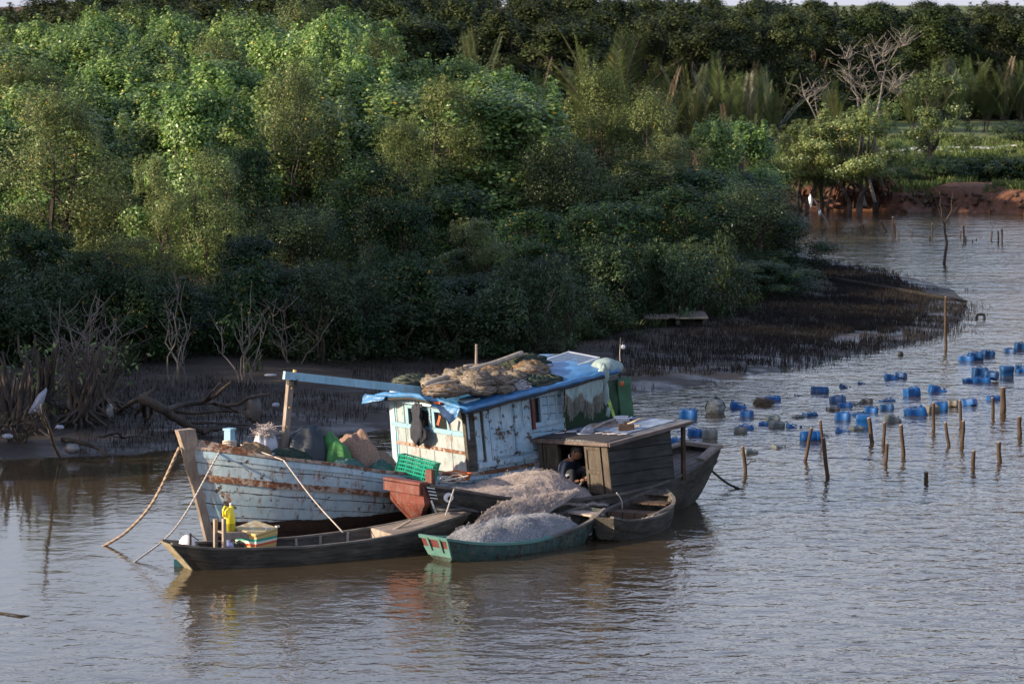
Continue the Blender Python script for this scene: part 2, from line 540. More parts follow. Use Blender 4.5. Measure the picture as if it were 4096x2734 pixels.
def link(name, me, parent=None):
    o = bpy.data.objects.new(name, me); C.objects.link(o)
    if parent is not None: o.parent = parent
    return o
ny, nx = GX.shape
idx = np.arange(ny * nx).reshape(ny, nx)
F = np.stack([idx[:-1, :-1], idx[:-1, 1:], idx[1:, 1:], idx[1:, :-1]], -1).reshape(-1, 4)
tag(link('ground', numpy_mesh('ground', np.stack([GX, GY, GZ], -1).reshape(-1, 3), F, MMUD, True)), kind='structure')
wm = MB().add([(-1400, -60, 0), (1400, -60, 0), (1400, 700, 0), (-1400, 700, 0)], [(0, 1, 2, 3)])
tag(wm.build('water', MW, fix=False), kind='structure')

def gz(x, y): return float(ground_z(np.array([x]), np.array([y]))[0])

# ------------------------------------------------------------------ foliage
def leaves_mesh(name, P, Nrm, size, aspect, mat, rng, droop=.0):
    n = len(P)
    Nrm = Nrm / (np.linalg.norm(Nrm, axis=1, keepdims=True) + 1e-9)
    A = rng.normal(size=(n, 3)); A[:, 2] += droop
    A -= (A * Nrm).sum(1, keepdims=True) * Nrm
    A /= (np.linalg.norm(A, axis=1, keepdims=True) + 1e-9)
    B = np.cross(Nrm, A)
    L = size * rng.uniform(.65, 1.25, (n, 1)); W = L * aspect
    V = np.stack([P - A * L * .5, P + B * W * .5 + A * L * .05 + Nrm * L * .08, P + A * L * .5, P - B * W * .5 + A * L * .05 + Nrm * L * .08], 1).reshape(-1, 3)
    F = np.arange(n * 4).reshape(n, 4)
    return numpy_mesh(name, V, F, mat)

def crown_points(rng, R_, H, low, nblob, nleaf, br=(.45, .85), shoots=10, gap=.2):
    cs = []; rs = []; a0 = rng.uniform(0, 6.28)
    for i in range(nblob):
        t = rng.uniform(0, 1)
        z = low + (H - low) * t
        prof = math.sqrt(max(0, 1 - t ** 2.6)) * (.8 + .2 * math.sin(math.pi * t))
        a = rng.uniform(0, 2 * math.pi); r = R_ * prof * math.sqrt(rng.uniform(.15, 1)) * (.62 + .42 * (math.sin(a * 2 + a0) * .5 + .5 + .4 * math.sin(a * 3 + 2 * a0 + z)))
        cs.append((r * math.cos(a), r * math.sin(a), z)); rs.append(rng.uniform(*br) * (1 - .3 * t))
    for i in range(shoots):
        a = rng.uniform(0, 2 * math.pi); r = R_ * rng.uniform(.1, .8)
        z = low + (H - low) * rng.uniform(.75, 1.02) - r * .25
        for k in range(3):
            cs.append((r * math.cos(a), r * math.sin(a), z + k * .25)); rs.append(.24 - .06 * k)
    cs = np.array(cs); rs = np.array(rs)
    pr = rs ** 2 / (rs ** 2).sum()
    bi = rng.choice(len(cs), nleaf, p=pr)
    D = rng.normal(size=(nleaf, 3)); D /= np.linalg.norm(D, axis=1, keepdims=True)
    rad = rs[bi][:, None] * (rng.uniform(0, 1, (nleaf, 1)) ** .35) * (1 + .18 * rng.normal(size=(nleaf, 1)))
    P = cs[bi] + D * rad * np.array([1, 1, .8])
    # noisy gaps
    g = vnoise(P[:, 0] * 1.0 + P[:, 2] * .7, P[:, 1] - P[:, 2] * .6, 2.1, 4)
    keep = g > gap * rng.uniform(.3, 1, nleaf)
    P = P[keep]; D = D[keep]
    cen = np.array([0, 0, (H + low) / 2])
    out = (P - cen) / np.array([R_, R_, (H - low) / 2])
    Nn = D * .7 + out * .6 + np.array([-.12, 0, .30]) + rng.normal(size=P.shape) * .45
    return P, Nn, cs[:nblob], rs[:nblob]

def limb(mb, a, b, r0, r1, seed, seg=6, wob=.12, n=5):
    a = Vector(a); b = Vector(b); pts = []; L = (b - a).length
    for i in range(seg + 1):
        t = i / seg
        p = a.lerp(b, t)
        e = math.sin(math.pi * t)
        p += Vector((n3(t * 3, seed, 1), n3(t * 3, seed, 5), n3(t * 3, seed, 9) * .5)) * wob * L * (.3 + e)
        if i == 0: p = a
        pts.append(p)
    mb.tube(pts, [r0 + (r1 - r0) * i / seg for i in range(seg + 1)], n)
    return pts

def make_tree(name, seed, R_, H, low, nblob, nleaf, size, aspect, mat, br=(.3, .95), shoots=14, gap=.12, stems=3, bark=None):
    rng = np.random.default_rng(seed)
    P, Nn, cs, rs = crown_points(rng, R_, H, low, nblob, nleaf, br, shoots, gap)
    cm = leaves_mesh('crown', P, Nn, size, aspect, mat, rng, .3)
    mb = MB()
    order = list(range(len(cs)))
    for k in range(stems):
        a = rng.uniform(0, 6.28)
        base = Vector((math.cos(a) * .18 * R_ * .5, math.sin(a) * .18 * R_ * .5, -.15))
        top = Vector((math.cos(a) * R_ * .3, math.sin(a) * R_ * .3, H * .8))
        pts = limb(mb, base, top, .035 * H ** .6, .015, seed + k * 3.1, 8, .1)
        for j in range(max(2, len(cs) // (stems * 2))):
            c = cs[int(rng.integers(len(cs)))]
            s_ = pts[int(rng.integers(2, 7))]
            if c[2] > s_.z - .2: limb(mb, s_, c, .018, .006, seed + j, 5, .12, 4)
    root = thing(name, 'x', 'tree')
    cr = link('crown', cm, root)
    tr = mb.build('trunk', bark or BARK, root, fix=False)
    kids(root, cr, tr)
    return root

L_LIME = leafmat('lime_leaves', (.12, .17, .045), (.30, .36, .13), (.10, .14, .04), .4, .28, (.5, .3, .04), .4)
PROTO = {}
def proto(key, *a, **k):
    o = make_tree(*a, **k); o['cat0'] = 1; del o['cat0']
    PROTO[key] = [o, False]
proto('A1', 'mangrove_tree', 11, 1.9, 5.0, .3, 44, 36000, .105, .62, L_BRIGHT)
proto('A2', 'mangrove_tree', 12, 2.1, 5.0, .3, 48, 38000, .105, .62, L_BRIGHT)
proto('A3', 'mangrove_tree', 13, 1.7, 5.0, .3, 40, 30000, .105, .6, L_BRIGHT)
proto('B1', 'mangrove_tree', 21, 1.9, 5.0, .2, 50, 36000, .08, .38, L_OLIVE, shoots=16)
proto('B2', 'mangrove_tree', 22, 1.6, 5.0, .1, 44, 32000, .08, .38, L_OLIVE, shoots=18)
proto('G1', 'mangrove_tree', 23, 1.9, 5.0, .2, 48, 34000, .078, .4, L_GOLD, shoots=14)
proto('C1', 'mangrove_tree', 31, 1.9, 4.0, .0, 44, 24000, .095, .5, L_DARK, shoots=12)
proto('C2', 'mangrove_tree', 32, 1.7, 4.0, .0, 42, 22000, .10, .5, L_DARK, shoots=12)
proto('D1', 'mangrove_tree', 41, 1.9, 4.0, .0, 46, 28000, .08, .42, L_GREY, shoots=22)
proto('S1', 'mangrove_bush', 51, 1.2, 1.5, .0, 22, 5500, .10, .42, L_DARK, br=(.25, .45), shoots=14, stems=3)
proto('S2', 'mangrove_bush', 52, 1.1, 1.5, .0, 20, 5000, .095, .40, L_GREY, br=(.25, .45), shoots=16, stems=3)
proto('W1', 'forest_tree', 61, 2.6, 8.0, .3, 56, 26000, .155, .6, L_BACK, br=(.55, 1.05), gap=.2)
proto('W2', 'forest_tree', 62, 2.4, 8.0, .3, 52, 25000, .155, .6, L_BACK, br=(.55, 1.0), gap=.2)
proto('W3', 'forest_tree', 63, 2.9, 8.0, .3, 56, 26000, .155, .6, L_BACK, br=(.6, 1.1), gap=.2)
proto('H1', 'leafy_tree', 71, 1.9, 5.0, 2.2, 30, 24000, .09, .5, L_LIME, br=(.25, .6), gap=.4, stems=3, bark=BARK)
proto('H2', 'leafy_tree', 72, 1.7, 5.0, 1.3, 30, 10000, .11, .5, L_OLIVE, br=(.25, .6), gap=.5, stems=2)
BASEH = {'H': 5.0, 'A': 5.0, 'B': 5.0, 'G': 5.0, 'C': 4.0, 'D': 4.0, 'S': 1.5, 'W': 8.0}
BASER = {'H1': 1.9, 'H2': 1.7, 'A1': 1.9, 'A2': 2.1, 'A3': 1.7, 'B1': 1.9, 'B2': 1.6, 'G1': 1.9, 'C1': 1.9, 'C2': 1.7, 'D1': 1.9, 'S1': 1.2, 'S2': 1.1, 'W1': 2.6, 'W2': 2.4, 'W3': 2.9}
trnd = random.Random(99)
def place_tree(key, x, y, h, rad, label, cat, group=None, rz=None):
    base, used = PROTO[key]
    hs = h / BASEH[key[0]]; rs_ = rad / BASER[key]
    z = gz(x, y) - .05
    rz = trnd.uniform(0, 6.28) if rz is None else rz
    if not used:
        PROTO[key][1] = True
        base.location = (x, y, z); base.rotation_euler = (0, 0, rz); base.scale = (rs_, rs_, hs); o = base
    else:
        o = copy_thing(base, (x, y, z), rz, (rs_, rs_ * trnd.uniform(.9, 1.1), hs))
    o['label'] = label; o['category'] = cat
    if group: o['group'] = group
    elif 'group' in o: del o['group']
    return o
def tree_px(key, px, d, ytop, wpx, label, cat='tree', group=None, rz=None):
    """px centre, distance, pixel row of its top, crown width in pixels"""
    x = AtY(px, 1367, d).x
    top = AtY(px, ytop, d).z
    h = max(.8, top - gz(x, d)); wpx *= 1.15
    return place_tree(key, x, d, h, wpx * d / FPX / 2, label, cat, group, rz)

# individual trees of the near stand
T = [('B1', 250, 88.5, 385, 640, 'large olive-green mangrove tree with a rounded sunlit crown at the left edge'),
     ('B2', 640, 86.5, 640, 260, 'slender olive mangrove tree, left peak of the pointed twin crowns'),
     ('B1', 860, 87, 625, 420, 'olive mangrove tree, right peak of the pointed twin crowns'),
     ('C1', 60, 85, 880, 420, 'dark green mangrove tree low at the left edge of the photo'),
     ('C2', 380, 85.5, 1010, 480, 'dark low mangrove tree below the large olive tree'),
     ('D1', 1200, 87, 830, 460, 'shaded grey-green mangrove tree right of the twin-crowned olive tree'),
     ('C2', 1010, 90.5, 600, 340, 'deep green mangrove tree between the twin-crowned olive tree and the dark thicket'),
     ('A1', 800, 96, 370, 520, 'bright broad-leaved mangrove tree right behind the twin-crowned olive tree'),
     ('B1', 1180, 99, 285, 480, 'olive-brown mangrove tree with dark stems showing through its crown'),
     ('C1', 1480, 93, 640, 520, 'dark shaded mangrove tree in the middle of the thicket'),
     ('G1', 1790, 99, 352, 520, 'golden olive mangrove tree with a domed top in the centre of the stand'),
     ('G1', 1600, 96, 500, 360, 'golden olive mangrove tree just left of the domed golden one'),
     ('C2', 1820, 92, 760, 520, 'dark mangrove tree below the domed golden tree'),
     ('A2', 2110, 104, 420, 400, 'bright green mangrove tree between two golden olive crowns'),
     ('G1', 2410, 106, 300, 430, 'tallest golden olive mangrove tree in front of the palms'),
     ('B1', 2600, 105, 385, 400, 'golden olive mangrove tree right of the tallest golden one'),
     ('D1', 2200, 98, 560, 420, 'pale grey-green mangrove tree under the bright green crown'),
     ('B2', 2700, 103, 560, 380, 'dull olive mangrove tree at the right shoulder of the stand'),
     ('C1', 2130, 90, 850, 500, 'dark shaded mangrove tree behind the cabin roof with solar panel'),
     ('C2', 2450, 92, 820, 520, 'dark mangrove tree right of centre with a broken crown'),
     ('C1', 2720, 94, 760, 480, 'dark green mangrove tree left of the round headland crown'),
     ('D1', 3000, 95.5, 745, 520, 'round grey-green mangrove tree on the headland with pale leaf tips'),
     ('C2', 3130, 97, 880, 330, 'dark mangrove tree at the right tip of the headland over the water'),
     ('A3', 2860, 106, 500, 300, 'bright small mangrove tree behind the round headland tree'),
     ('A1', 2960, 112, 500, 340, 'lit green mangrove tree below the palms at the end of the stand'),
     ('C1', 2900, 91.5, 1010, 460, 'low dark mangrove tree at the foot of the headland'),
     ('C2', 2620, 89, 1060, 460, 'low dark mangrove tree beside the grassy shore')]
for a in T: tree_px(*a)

# rows behind, the bright crest: one crown cannot be told from the next
crest = np.array([(-600, 110), (0, 100), (300, 60), (650, 62), (950, 85), (1250, 28), (1550, 75), (1700, 170), (1900, 225), (2100, 262), (2250, 400), (2500, 440), (2800, 520), (3050, 640)])
rows = [(101, 330, 'A'), (107, 250, 'A'), (114, 160, 'A'), (122, 95, 'A'), (131, 45, 'A'), (141, 0, 'A')]
for (d, add, k) in rows:
    px = -500
    while px < 3000:
        cy = float(np.interp(px, crest[:, 0], crest[:, 1]))
        wpx = trnd.uniform(400, 680) * 100 / d * 1.1
        yt = cy + add * (1.15 if px < 1700 else .5) + trnd.uniform(-12, 38)
        lim = 145 if px < 1500 else (128 if px < 2150 else 112)
        if d <= lim:
            kk = trnd.choice(['A1', 'A2', 'A3']) if (px < 2150) else trnd.choice(['A3', 'B2', 'C1'])
            if trnd.random() < .10: kk = 'B1'
            nm = {'A': 'bright green mangrove crown among many alike in the sunlit stand', 'B': 'olive mangrove crown among many alike in the sunlit stand', 'C': 'dark green mangrove crown behind the golden trees'}[kk[0]]
            tree_px(kk, px, d + trnd.uniform(-2, 2), yt, wpx, nm, 'tree', {'A': 'bright green mangroves of the sunlit stand', 'B': 'olive mangroves of the sunlit stand', 'C': 'dark mangroves behind the golden trees'}[kk[0]])
        px += wpx * trnd.uniform(.42, .60)

# low front thicket and bushes
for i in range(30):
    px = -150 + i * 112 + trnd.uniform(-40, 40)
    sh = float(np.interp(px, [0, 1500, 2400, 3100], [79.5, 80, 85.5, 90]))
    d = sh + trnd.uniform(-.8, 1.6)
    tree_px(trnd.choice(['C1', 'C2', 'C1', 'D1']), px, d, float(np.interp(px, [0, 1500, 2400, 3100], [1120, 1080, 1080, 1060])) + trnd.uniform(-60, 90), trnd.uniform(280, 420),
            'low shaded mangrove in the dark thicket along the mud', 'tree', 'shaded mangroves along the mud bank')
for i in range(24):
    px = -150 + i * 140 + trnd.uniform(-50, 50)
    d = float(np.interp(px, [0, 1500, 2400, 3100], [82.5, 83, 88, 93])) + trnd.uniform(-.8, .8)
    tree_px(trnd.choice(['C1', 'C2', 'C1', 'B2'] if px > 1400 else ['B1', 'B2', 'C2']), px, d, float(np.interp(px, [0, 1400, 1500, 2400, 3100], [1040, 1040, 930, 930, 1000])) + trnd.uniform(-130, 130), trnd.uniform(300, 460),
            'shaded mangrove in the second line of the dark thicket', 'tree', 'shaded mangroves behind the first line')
for i in range(42):
    px = -80 + i * 74 + trnd.uniform(-40, 40)
    d = float(np.interp(px, [0, 900, 1500, 2200, 2450, 3100], [73.0, 73.6, 74.0, 76.0, 81.0, 87])) + trnd.uniform(-.9, .9)

    place_tree(trnd.choice(["S1", "S2", "S2"]), AtY(px, 1367, d).x, d, trnd.uniform(.6, 1.9), trnd.uniform(.6, 1.3), 'small leafy bush at the foot of the mangrove thicket', 'bush', 'bushes at the foot of the mangroves')
place_tree('S2', AtY(2030, 1367, 75.5).x, 75.5, 1.5, 1.1, 'pale green bush on the mud right behind the roof of the blue cabin', 'bush')
place_tree('S2', AtY(1870, 1367, 75.2).x, 75.2, 1.2, .9, 'pale green bush just left of the upright stick on the cabin roof', 'bush')

# tall trees on the bank left of the picture, whose shadow lies over the mud
for (x, y, h) in [(-22, 56.5, 9.5), (-24.5, 60, 10), (-21.5, 63.5, 9.5), (-24, 67, 10), (-21, 70.5, 9), (-24, 74, 10), (-28, 62, 10.5), (-29, 69, 10.5), (-22, 77, 9)]:
    place_tree(trnd.choice(['W1', 'W2', 'W3']), x, y, h, 3.4, 'tall bank tree standing left of the view', 'tree', 'tall trees left of the view')

# dark wood along the horizon
wt = np.array([(-900, 25), (100, 28), (250, -5), (600, -40), (1700, -45), (2300, -20), (2800, 5), (3100, 22), (3500, 12), (4100, 18), (5200, 20)])
for row, (d, add) in enumerate([(168, 95), (178, 50), (189, 20), (202, 0), (216, -2)]):
    px = -500
    while px < 4600:
        wpx = trnd.uniform(5.0, 6.6) * FPX / d
        if not (px > 3350 and d < 185) and not (px < 3350 and px > 2000 and row == 0 and px > 2900):
            yt = float(np.interp(px, wt[:, 0], wt[:, 1])) + add + trnd.uniform(-16, 22)
            tree_px(trnd.choice(['W1', 'W2', 'W3']), px, d + trnd.uniform(-3, 3), yt, wpx, 'dark green tree in the wood along the horizon', 'tree', 'trees of the wood along the horizon')
        px += wpx * trnd.uniform(.55, .7)
# ------------------------------------------------------------------ boats
def catmull(keys, n):
    keys = np.array(keys, float); m = len(keys)
    K = np.vstack([2 * keys[0] - keys[1], keys, 2 * keys[-1] - keys[-2]])
    out = []
    for i in range(n + 1):
        s_ = i / n * (m - 1); k = min(int(s_), m - 2); t = s_ - k
        p0, p1, p2, p3 = K[k:k + 4]
        out.append(.5 * (2 * p1 + (p2 - p0) * t + (2 * p0 - 5 * p1 + 4 * p2 - p3) * t * t + (3 * p1 - p0 - 3 * p2 + p3) * t ** 3))
    return np.array(out)

class Hull:
    """stations: x, half width at gunwale, gunwale z, half width at bottom, bottom z, rake (x shift of the bottom)"""
    def __init__(s, keys, n=44, p=.75, q=1.0, wob=0.0):
        s.k = catmull(keys, n); s.n = n; s.p = p; s.q = q; s.wob = wob
    def st(s, f):
        x = f * s.n; i = min(int(x), s.n - 1); t = x - i
        return s.k[i] * (1 - t) + s.k[i + 1] * t
    def at(s, f, t, side=-1, inset=0.0):
        x, w_, g, b, k, r = s.st(f)
        w_ = max(.012, w_ - inset); b = max(.008, b - inset)
        y = b + (w_ - b) * math.cos(t * math.pi / 2) ** s.p
        z = g + (k + inset - g) * t ** s.q
        xx = x + r * t
        if s.wob: y += s.wob * n3(xx * 1.4, z * 2, side * 3.1)
        return Vector((xx, side * y, z))
    def shell(s, mb, inset=0.0, nt=10):
        rows = []
        for i in range(s.n + 1):
            f = i / s.n
            row = [s.at(f, t / nt, -1, inset) for t in range(nt + 1)]
            x, w_, g, b, k, r = s.st(f)
            row.append(Vector((x + r, 0, k + inset - .01)))
            row += [s.at(f, t / nt, 1, inset) for t in range(nt, -1, -1)]
            rows.append(row)
        mb.grid(rows)
        return rows
    def cap(s, mb, f, inset=0.0, nt=10):
        row = [s.at(f, t / nt, -1, inset) for t in range(nt + 1)] + [s.at(f, t / nt, 1, inset) for t in range(nt, -1, -1)]
        mb.add(row, [tuple(range(len(row)))])
    def strip(s, mb, t0, t1, th, f0=0, f1=1, side=-1, n=40):
        A = []
        for i in range(n + 1):
            f = f0 + (f1 - f0) * i / n
            a = s.at(f, t0, side); b = s.at(f, t1, side)
            o = Vector((0, side * th, 0)); u = Vector((0, side * -.02, 0))
            A.append([a + u, a + o, b + o, b + u])
        mb.grid(A, closed=True)
    def rim(s, mb, inset, wd_out=.02, h=.025, f0=0, f1=1, sides=(-1, 1), n=44):
        for side in sides:
            A = []
            for i in range(n + 1):
                f = f0 + (f1 - f0) * i / n
                o = s.at(f, 0, side) + Vector((0, side * wd_out, -.01)); q = s.at(f, 0, side, inset) + Vector((0, -side * .01, 0))
                q.z = o.z
                A.append([o, o + Vector((0, 0, h + .01)), q + Vector((0, 0, h + .01)), q])
            mb.grid(A, closed=True)
            for R_ in (A[0], A[-1]): mb.add(R_, [(0, 1, 2, 3)])
def hull_uv(o, rows):
    nr, nc = len(rows), len(rows[0]); me = o.data
    L = me.uv_layers.new(name='UVMap')
    for poly in me.polygons:
        for li in poly.loop_indices:
            vi = me.loops[li].vertex_index
            i, j = divmod(vi, nc)
            jj = j if j <= nc // 2 else nc - 1 - j
            L.data[li].uv = (i / nr * 8, jj / (nc // 2))

ROPE = basic('rope', (.30, .22, .15), .9, 60, .4, .6, .004)
ROPE_W = basic('pale_rope', (.42, .37, .31), .9, 60, .4, .6, .004)
ROPE_D = basic('dark_rope', (.03, .028, .026), .9, 60, .4, .6, .004)
P_HULL = painted('flaking_white_blue_hull_paint', (.42, .51, .545), (.27, .395, .45), under=(.06, .045, .035), peel=.39, rust=1.0, uvseam=9, boot=(.29, (.05, .028, .020)))
P_CABIN = painted('flaking_pale_blue_paint', (.42, .54, .60), (.26, .43, .54), peel=.385, rust=.35, seam=None)
P_CABINP = painted('pale_blue_boards', (.42, .54, .60), (.26, .43, .54), peel=.385, rust=.4, seam=7, axis=2)
P_TRIM = painted('light_blue_trim_paint', (.25, .44, .52), (.19, .36, .44), under=(.12, .06, .04), peel=.41, rust=.4)
P_PANEL = painted('whitish_sheet_panels', (.36, .40, .40), (.25, .32, .33), under=(.2, .17, .14), peel=.33, rust=.8)
P_RUST = painted('rust_brown_rail', (.42, .38, .34), (.25, .15, .10), under=(.14, .06, .03), peel=.50, rust=1.0)
P_BEAM = painted('blue_beam_paint', (.30, .52, .64), (.22, .42, .53), under=(.10, .09, .08), peel=.345, rust=.2)
STEMWOOD = wood('pale_worn_stem_wood', (.22, .15, .10), (.52, .43, .34), (5, 5, 1.2))
PALEWOOD = wood('pale_dry_wood', (.20, .155, .12), (.42, .35, .29), (5, 5, 1.5))
GREYWOOD = wood('grey_dry_planks', (.16, .125, .10), (.34, .29, .245), (1.2, 10, 10), seam=7, axis=1)
HULLWOOD = wood('dark_tarred_planks', (.022, .020, .016), (.125, .112, .090), (1.0, 8, 8), .8)
HULLIN = wood('inner_planks', (.045, .038, .032), (.15, .13, .11), (1.0, 8, 8), .85)
CABWOOD = wood('dark_cabin_boards', (.020, .021, .019), (.085, .085, .075), (1.0, 10, 10), .85, seam=5.2, axis=2)
DOORWOOD = wood('brown_door_wood', (.045, .036, .027), (.12, .10, .078), (10, 10, 1.2), .8)
TARP = basic('blue_tarpaulin', (.040, .150, .31), .40, 5, .32, .45, .03, spec=.6)
RED = painted('worn_red_prow_paint', (.15, .034, .022), (.10, .024, .017), under=(.30, .22, .18), peel=.33, rust=.2)
ORANGE = basic('orange_cloth', (.50, .10, .025), .6, 9, .2)
BLACKP = basic('black_tar_paint', (.014, .014, .014), .6, 6, .4)
WHITEP = basic('white_eye_paint', (.75, .75, .74), .6, 12, .12)
METAL = basic('aluminium_frame', (.62, .63, .65), .35, 12, .1, 0, metal=.7)
NETCORE = basic('net_heap', (.33, .28, .26), 1.0, 26, .5, .9, .03, spec=.1, detail=8)
THREAD_P = basic('pinkish_net_thread', (.42, .36, .33), .8, 3, .25, 0, spec=.3)
THREAD_W = basic('whitish_net_thread', (.38, .385, .40), .8, 3, .25, 0, spec=.3)
NETB = basic('beige_net', (.15, .122, .09), .95, 14, .45, .9, .03, (1, 1, 3), spec=.1)
NETG = basic('dark_green_net', (.030, .045, .034), .95, 18, .5, .9, .03, spec=.1)
NETO = basic('ochre_net', (.20, .135, .08), .95, 20, .5, .9, .03, (1, 1, 3), spec=.1)
NETT = basic('teal_net', (.055, .11, .10), .95, 20, .5, .9, .02, spec=.1)
CLOTHG = basic('grey_green_cloth', (.24, .31, .29), .9, 14, .25, .6, .01, (1, 1, .3))
CLOTHD = basic('dark_cloth', (.018, .021, .030), .85, 10, .4, .3)
OPENING_SHADE = basic('painted_opening_shade', (.02, .022, .02), .25, 4, .3, 0)  # shade of the cabin inside, painted on sheets that fill the window openings
BAMBOO = basic('bamboo', (.30, .25, .19), .6, 12, .35, .3, .005, (1, 1, 1))

def rope(name, pts, r, mat, label=None, cat='rope', parent=None, n=6, sag=0.0, seg=26, group=None):
    pts = [Vector(p) for p in pts]
    # smooth through the points
    K = catmull([tuple(p) for p in pts], seg) if len(pts) > 2 else np.array([tuple(pts[0].lerp(pts[1], i / seg)) for i in range(seg + 1)])
    q = []
    for i, p in enumerate(K):
        t = i / (len(K) - 1)
        q.append(Vector(p) - Vector((0, 0, sag * 4 * t * (1 - t))))
    mb = MB(); mb.tube(q, r, n)
    if r > .012:                                        # lay of the strands
        for ph in (0, 2.09, 4.19):
            s_ = []
            L = 0
            for i in range((len(q) - 1) * 5 + 1):
                k = min(i // 5, len(q) - 2); t = i / 5 - k
                p = q[k].lerp(q[k + 1], t); d = (q[k + 1] - q[k]).normalized()
                a = d.orthogonal().normalized() if abs(d.z) > .95 else d.cross(Vector((0, 0, 1))).normalized(); b = d.cross(a)
                if i: L += (p - lp).length
                lp = p
                an = L / (r * 7) * 6.283 / 2 + ph
                s_.append(p + (a * math.cos(an) + b * math.sin(an)) * r * .62)
            mb.tube(s_, r * .62, 5)
    o = mb.build(name, mat, parent, True, fix=False)
    if label: tag(o, label, cat, group)
    return o

def strands(mb, n, centre, spread, length, r, rng, curl=.09, seg=7, zmin=None, side=3):
    """fine loose curls of thread lying in and over a heap; centre(u) gives a point and outward direction"""
    for i in range(n):
        p, nn = centre()
        p = Vector(p) + Vector(nn) * rng.uniform(-.01, spread)
        zz = .5 if side == 4 else .18
        d = Vector((rng.uniform(-1, 1), rng.uniform(-1, 1), rng.uniform(-zz, zz))).normalized()
        e = Vector((rng.uniform(-1, 1), rng.uniform(-1, 1), rng.uniform(-zz, zz * 1.6))).normalized()
        pts = []; L = length * rng.uniform(.5, 1.3); c = curl * rng.uniform(.4, 1.5); ph = rng.uniform(0, 6); k = rng.uniform(5, 15)
        for j in range(seg + 1):
            t = j / seg - .5
            pts.append(p + d * (t * L + .4 * c * math.sin(2 * ph + t * k * 1.7)) + e * (math.sin(ph + t * k) * c))
        mb.tube(pts, r, side, cap=False)

# ---- fishing boat ------------------------------------------------
FB = Frame(-4.64, 52.25, 40)
def fthing(name, label, cat, group=None, loc=(0, 0, 0), rz=0, fr=None):
    fr = fr or FB
    return thing(name, label, cat, fr.wld(loc), fr.a + rz, group)
fb = thing('fishing_boat', 'wooden fishing boat with flaking white and pale blue paint, rust streaks and a blue cabin', 'boat', FB.o, FB.a)
FH = Hull([(-.40, .05, 1.47, .02, -.35, .46), (0.0, .40, 1.41, .06, -.35, .36), (.8, .86, 1.27, .25, -.38, .2), (1.7, 1.14, 1.12, .5, -.4, .1), (2.5, 1.22, .95, .62, -.4, 0),
           (3.5, 1.18, .83, .66, -.4, 0), (4.5, 1.10, .74, .62, -.4, 0), (6, 1.06, .80, .55, -.35, 0), (7.2, .98, .92, .5, -.2, -.1), (7.9, .85, 1.0, .4, -.1, -.2)], 60, .62, 1.0, .012)
m = MB(); rows = FH.shell(m, 0, 14)
ho = m.build('hull', P_HULL, fb, True, fix=False); hull_uv(ho, rows)
m = MB(); FH.cap(m, 1.0, 0, 14); m.build('transom', P_HULL, fb)
m = MB(); FH.rim(m, .05, .035, .035, 0, 1); m.build('gunwale', P_RUST, fb)
m = MB(); FH.strip(m, .225, .285, .035, 0.0, 1, -1, 60); FH.strip(m, .225, .285, .035, 0.0, 1, 1, 60); m.build('rub_rail', P_RUST, fb)
m = MB(); FH.strip(m, .015, .075, .02, 0.02, 1, -1, 60); m.build('top_strake', P_CABIN, fb)
# deck
m = MB(); P = []
for i in range(30):
    f = .07 + .90 * i / 29
    x, w_, g, b, k, r = FH.st(f)
    P.append([Vector((x, -(w_ - .05) + (w_ - .05) * 2 * j / 8, g - .13 + .05 * (1 - (j / 4 - 1) ** 2))) for j in range(9)])
m.slab(P, .03); m.build('deck', GREYWOOD, fb)
# stem post
m = MB()
def stemx(z): return -.42 + (1.47 - z) / 1.82 * .46
A = []
for i in range(15):
    z = -.3 + i / 14 * 2.07
    wd = .055 + .03 * (z > 1.45); x0 = stemx(z) - .10 - .045 * max(0, z - .2) + .02 * n3(z * 3, 1, 2); x1 = stemx(z) + .09 + .05 * max(0, z - 1.2)
    A.append([Vector((x0, -wd * .6, z)), Vector((x0 - .02, 0, z)), Vector((x0, wd * .6, z)), Vector((x1, wd, z)), Vector((x1, -wd, z))])
m.grid(A, closed=True); m.add(A[-1], [(0, 1, 2, 3, 4)]); m.build('stem_post', STEMWOOD, fb)
# bow bulwark piece and bollard
m = MB(); m.hexa([(-.30, -.16, 1.42), (.55, -.70, 1.33), (.55, -.66, 1.33), (-.30, -.10, 1.42)], [(-.30, -.16, 1.60), (.1, -.44, 1.50), (.1, -.40, 1.50), (-.30, -.10, 1.60)])
m.hexa([(-.30, .10, 1.42), (.55, .66, 1.33), (.55, .70, 1.33), (-.30, .16, 1.42)], [(-.30, .10, 1.60), (.1, .40, 1.50), (.1, .44, 1.50), (-.30, .16, 1.60)])
m.build('bow_bulwark', P_RUST, fb)
bp = FB.ony(918, 1745, 0.05)
m = MB(); m.box((bp.x, .05, bp.z - .12), (.12, .12, .48), .3); m.box((bp.x, .05, bp.z + .115), (.15, .15, .03), .3); m.build('bollard', P_BEAM, fb)
m = MB()
for k in range(5):
    pts = [(bp.x + .10 * math.cos(t), .05 + .10 * math.sin(t), bp.z - .20 + k * .033 + .012 * math.sin(t * 2)) for t in [i * .45 for i in range(15)]]
    m.tube(pts, .017, 5)
m.build('rope_turns', ROPE_W, fb, True)
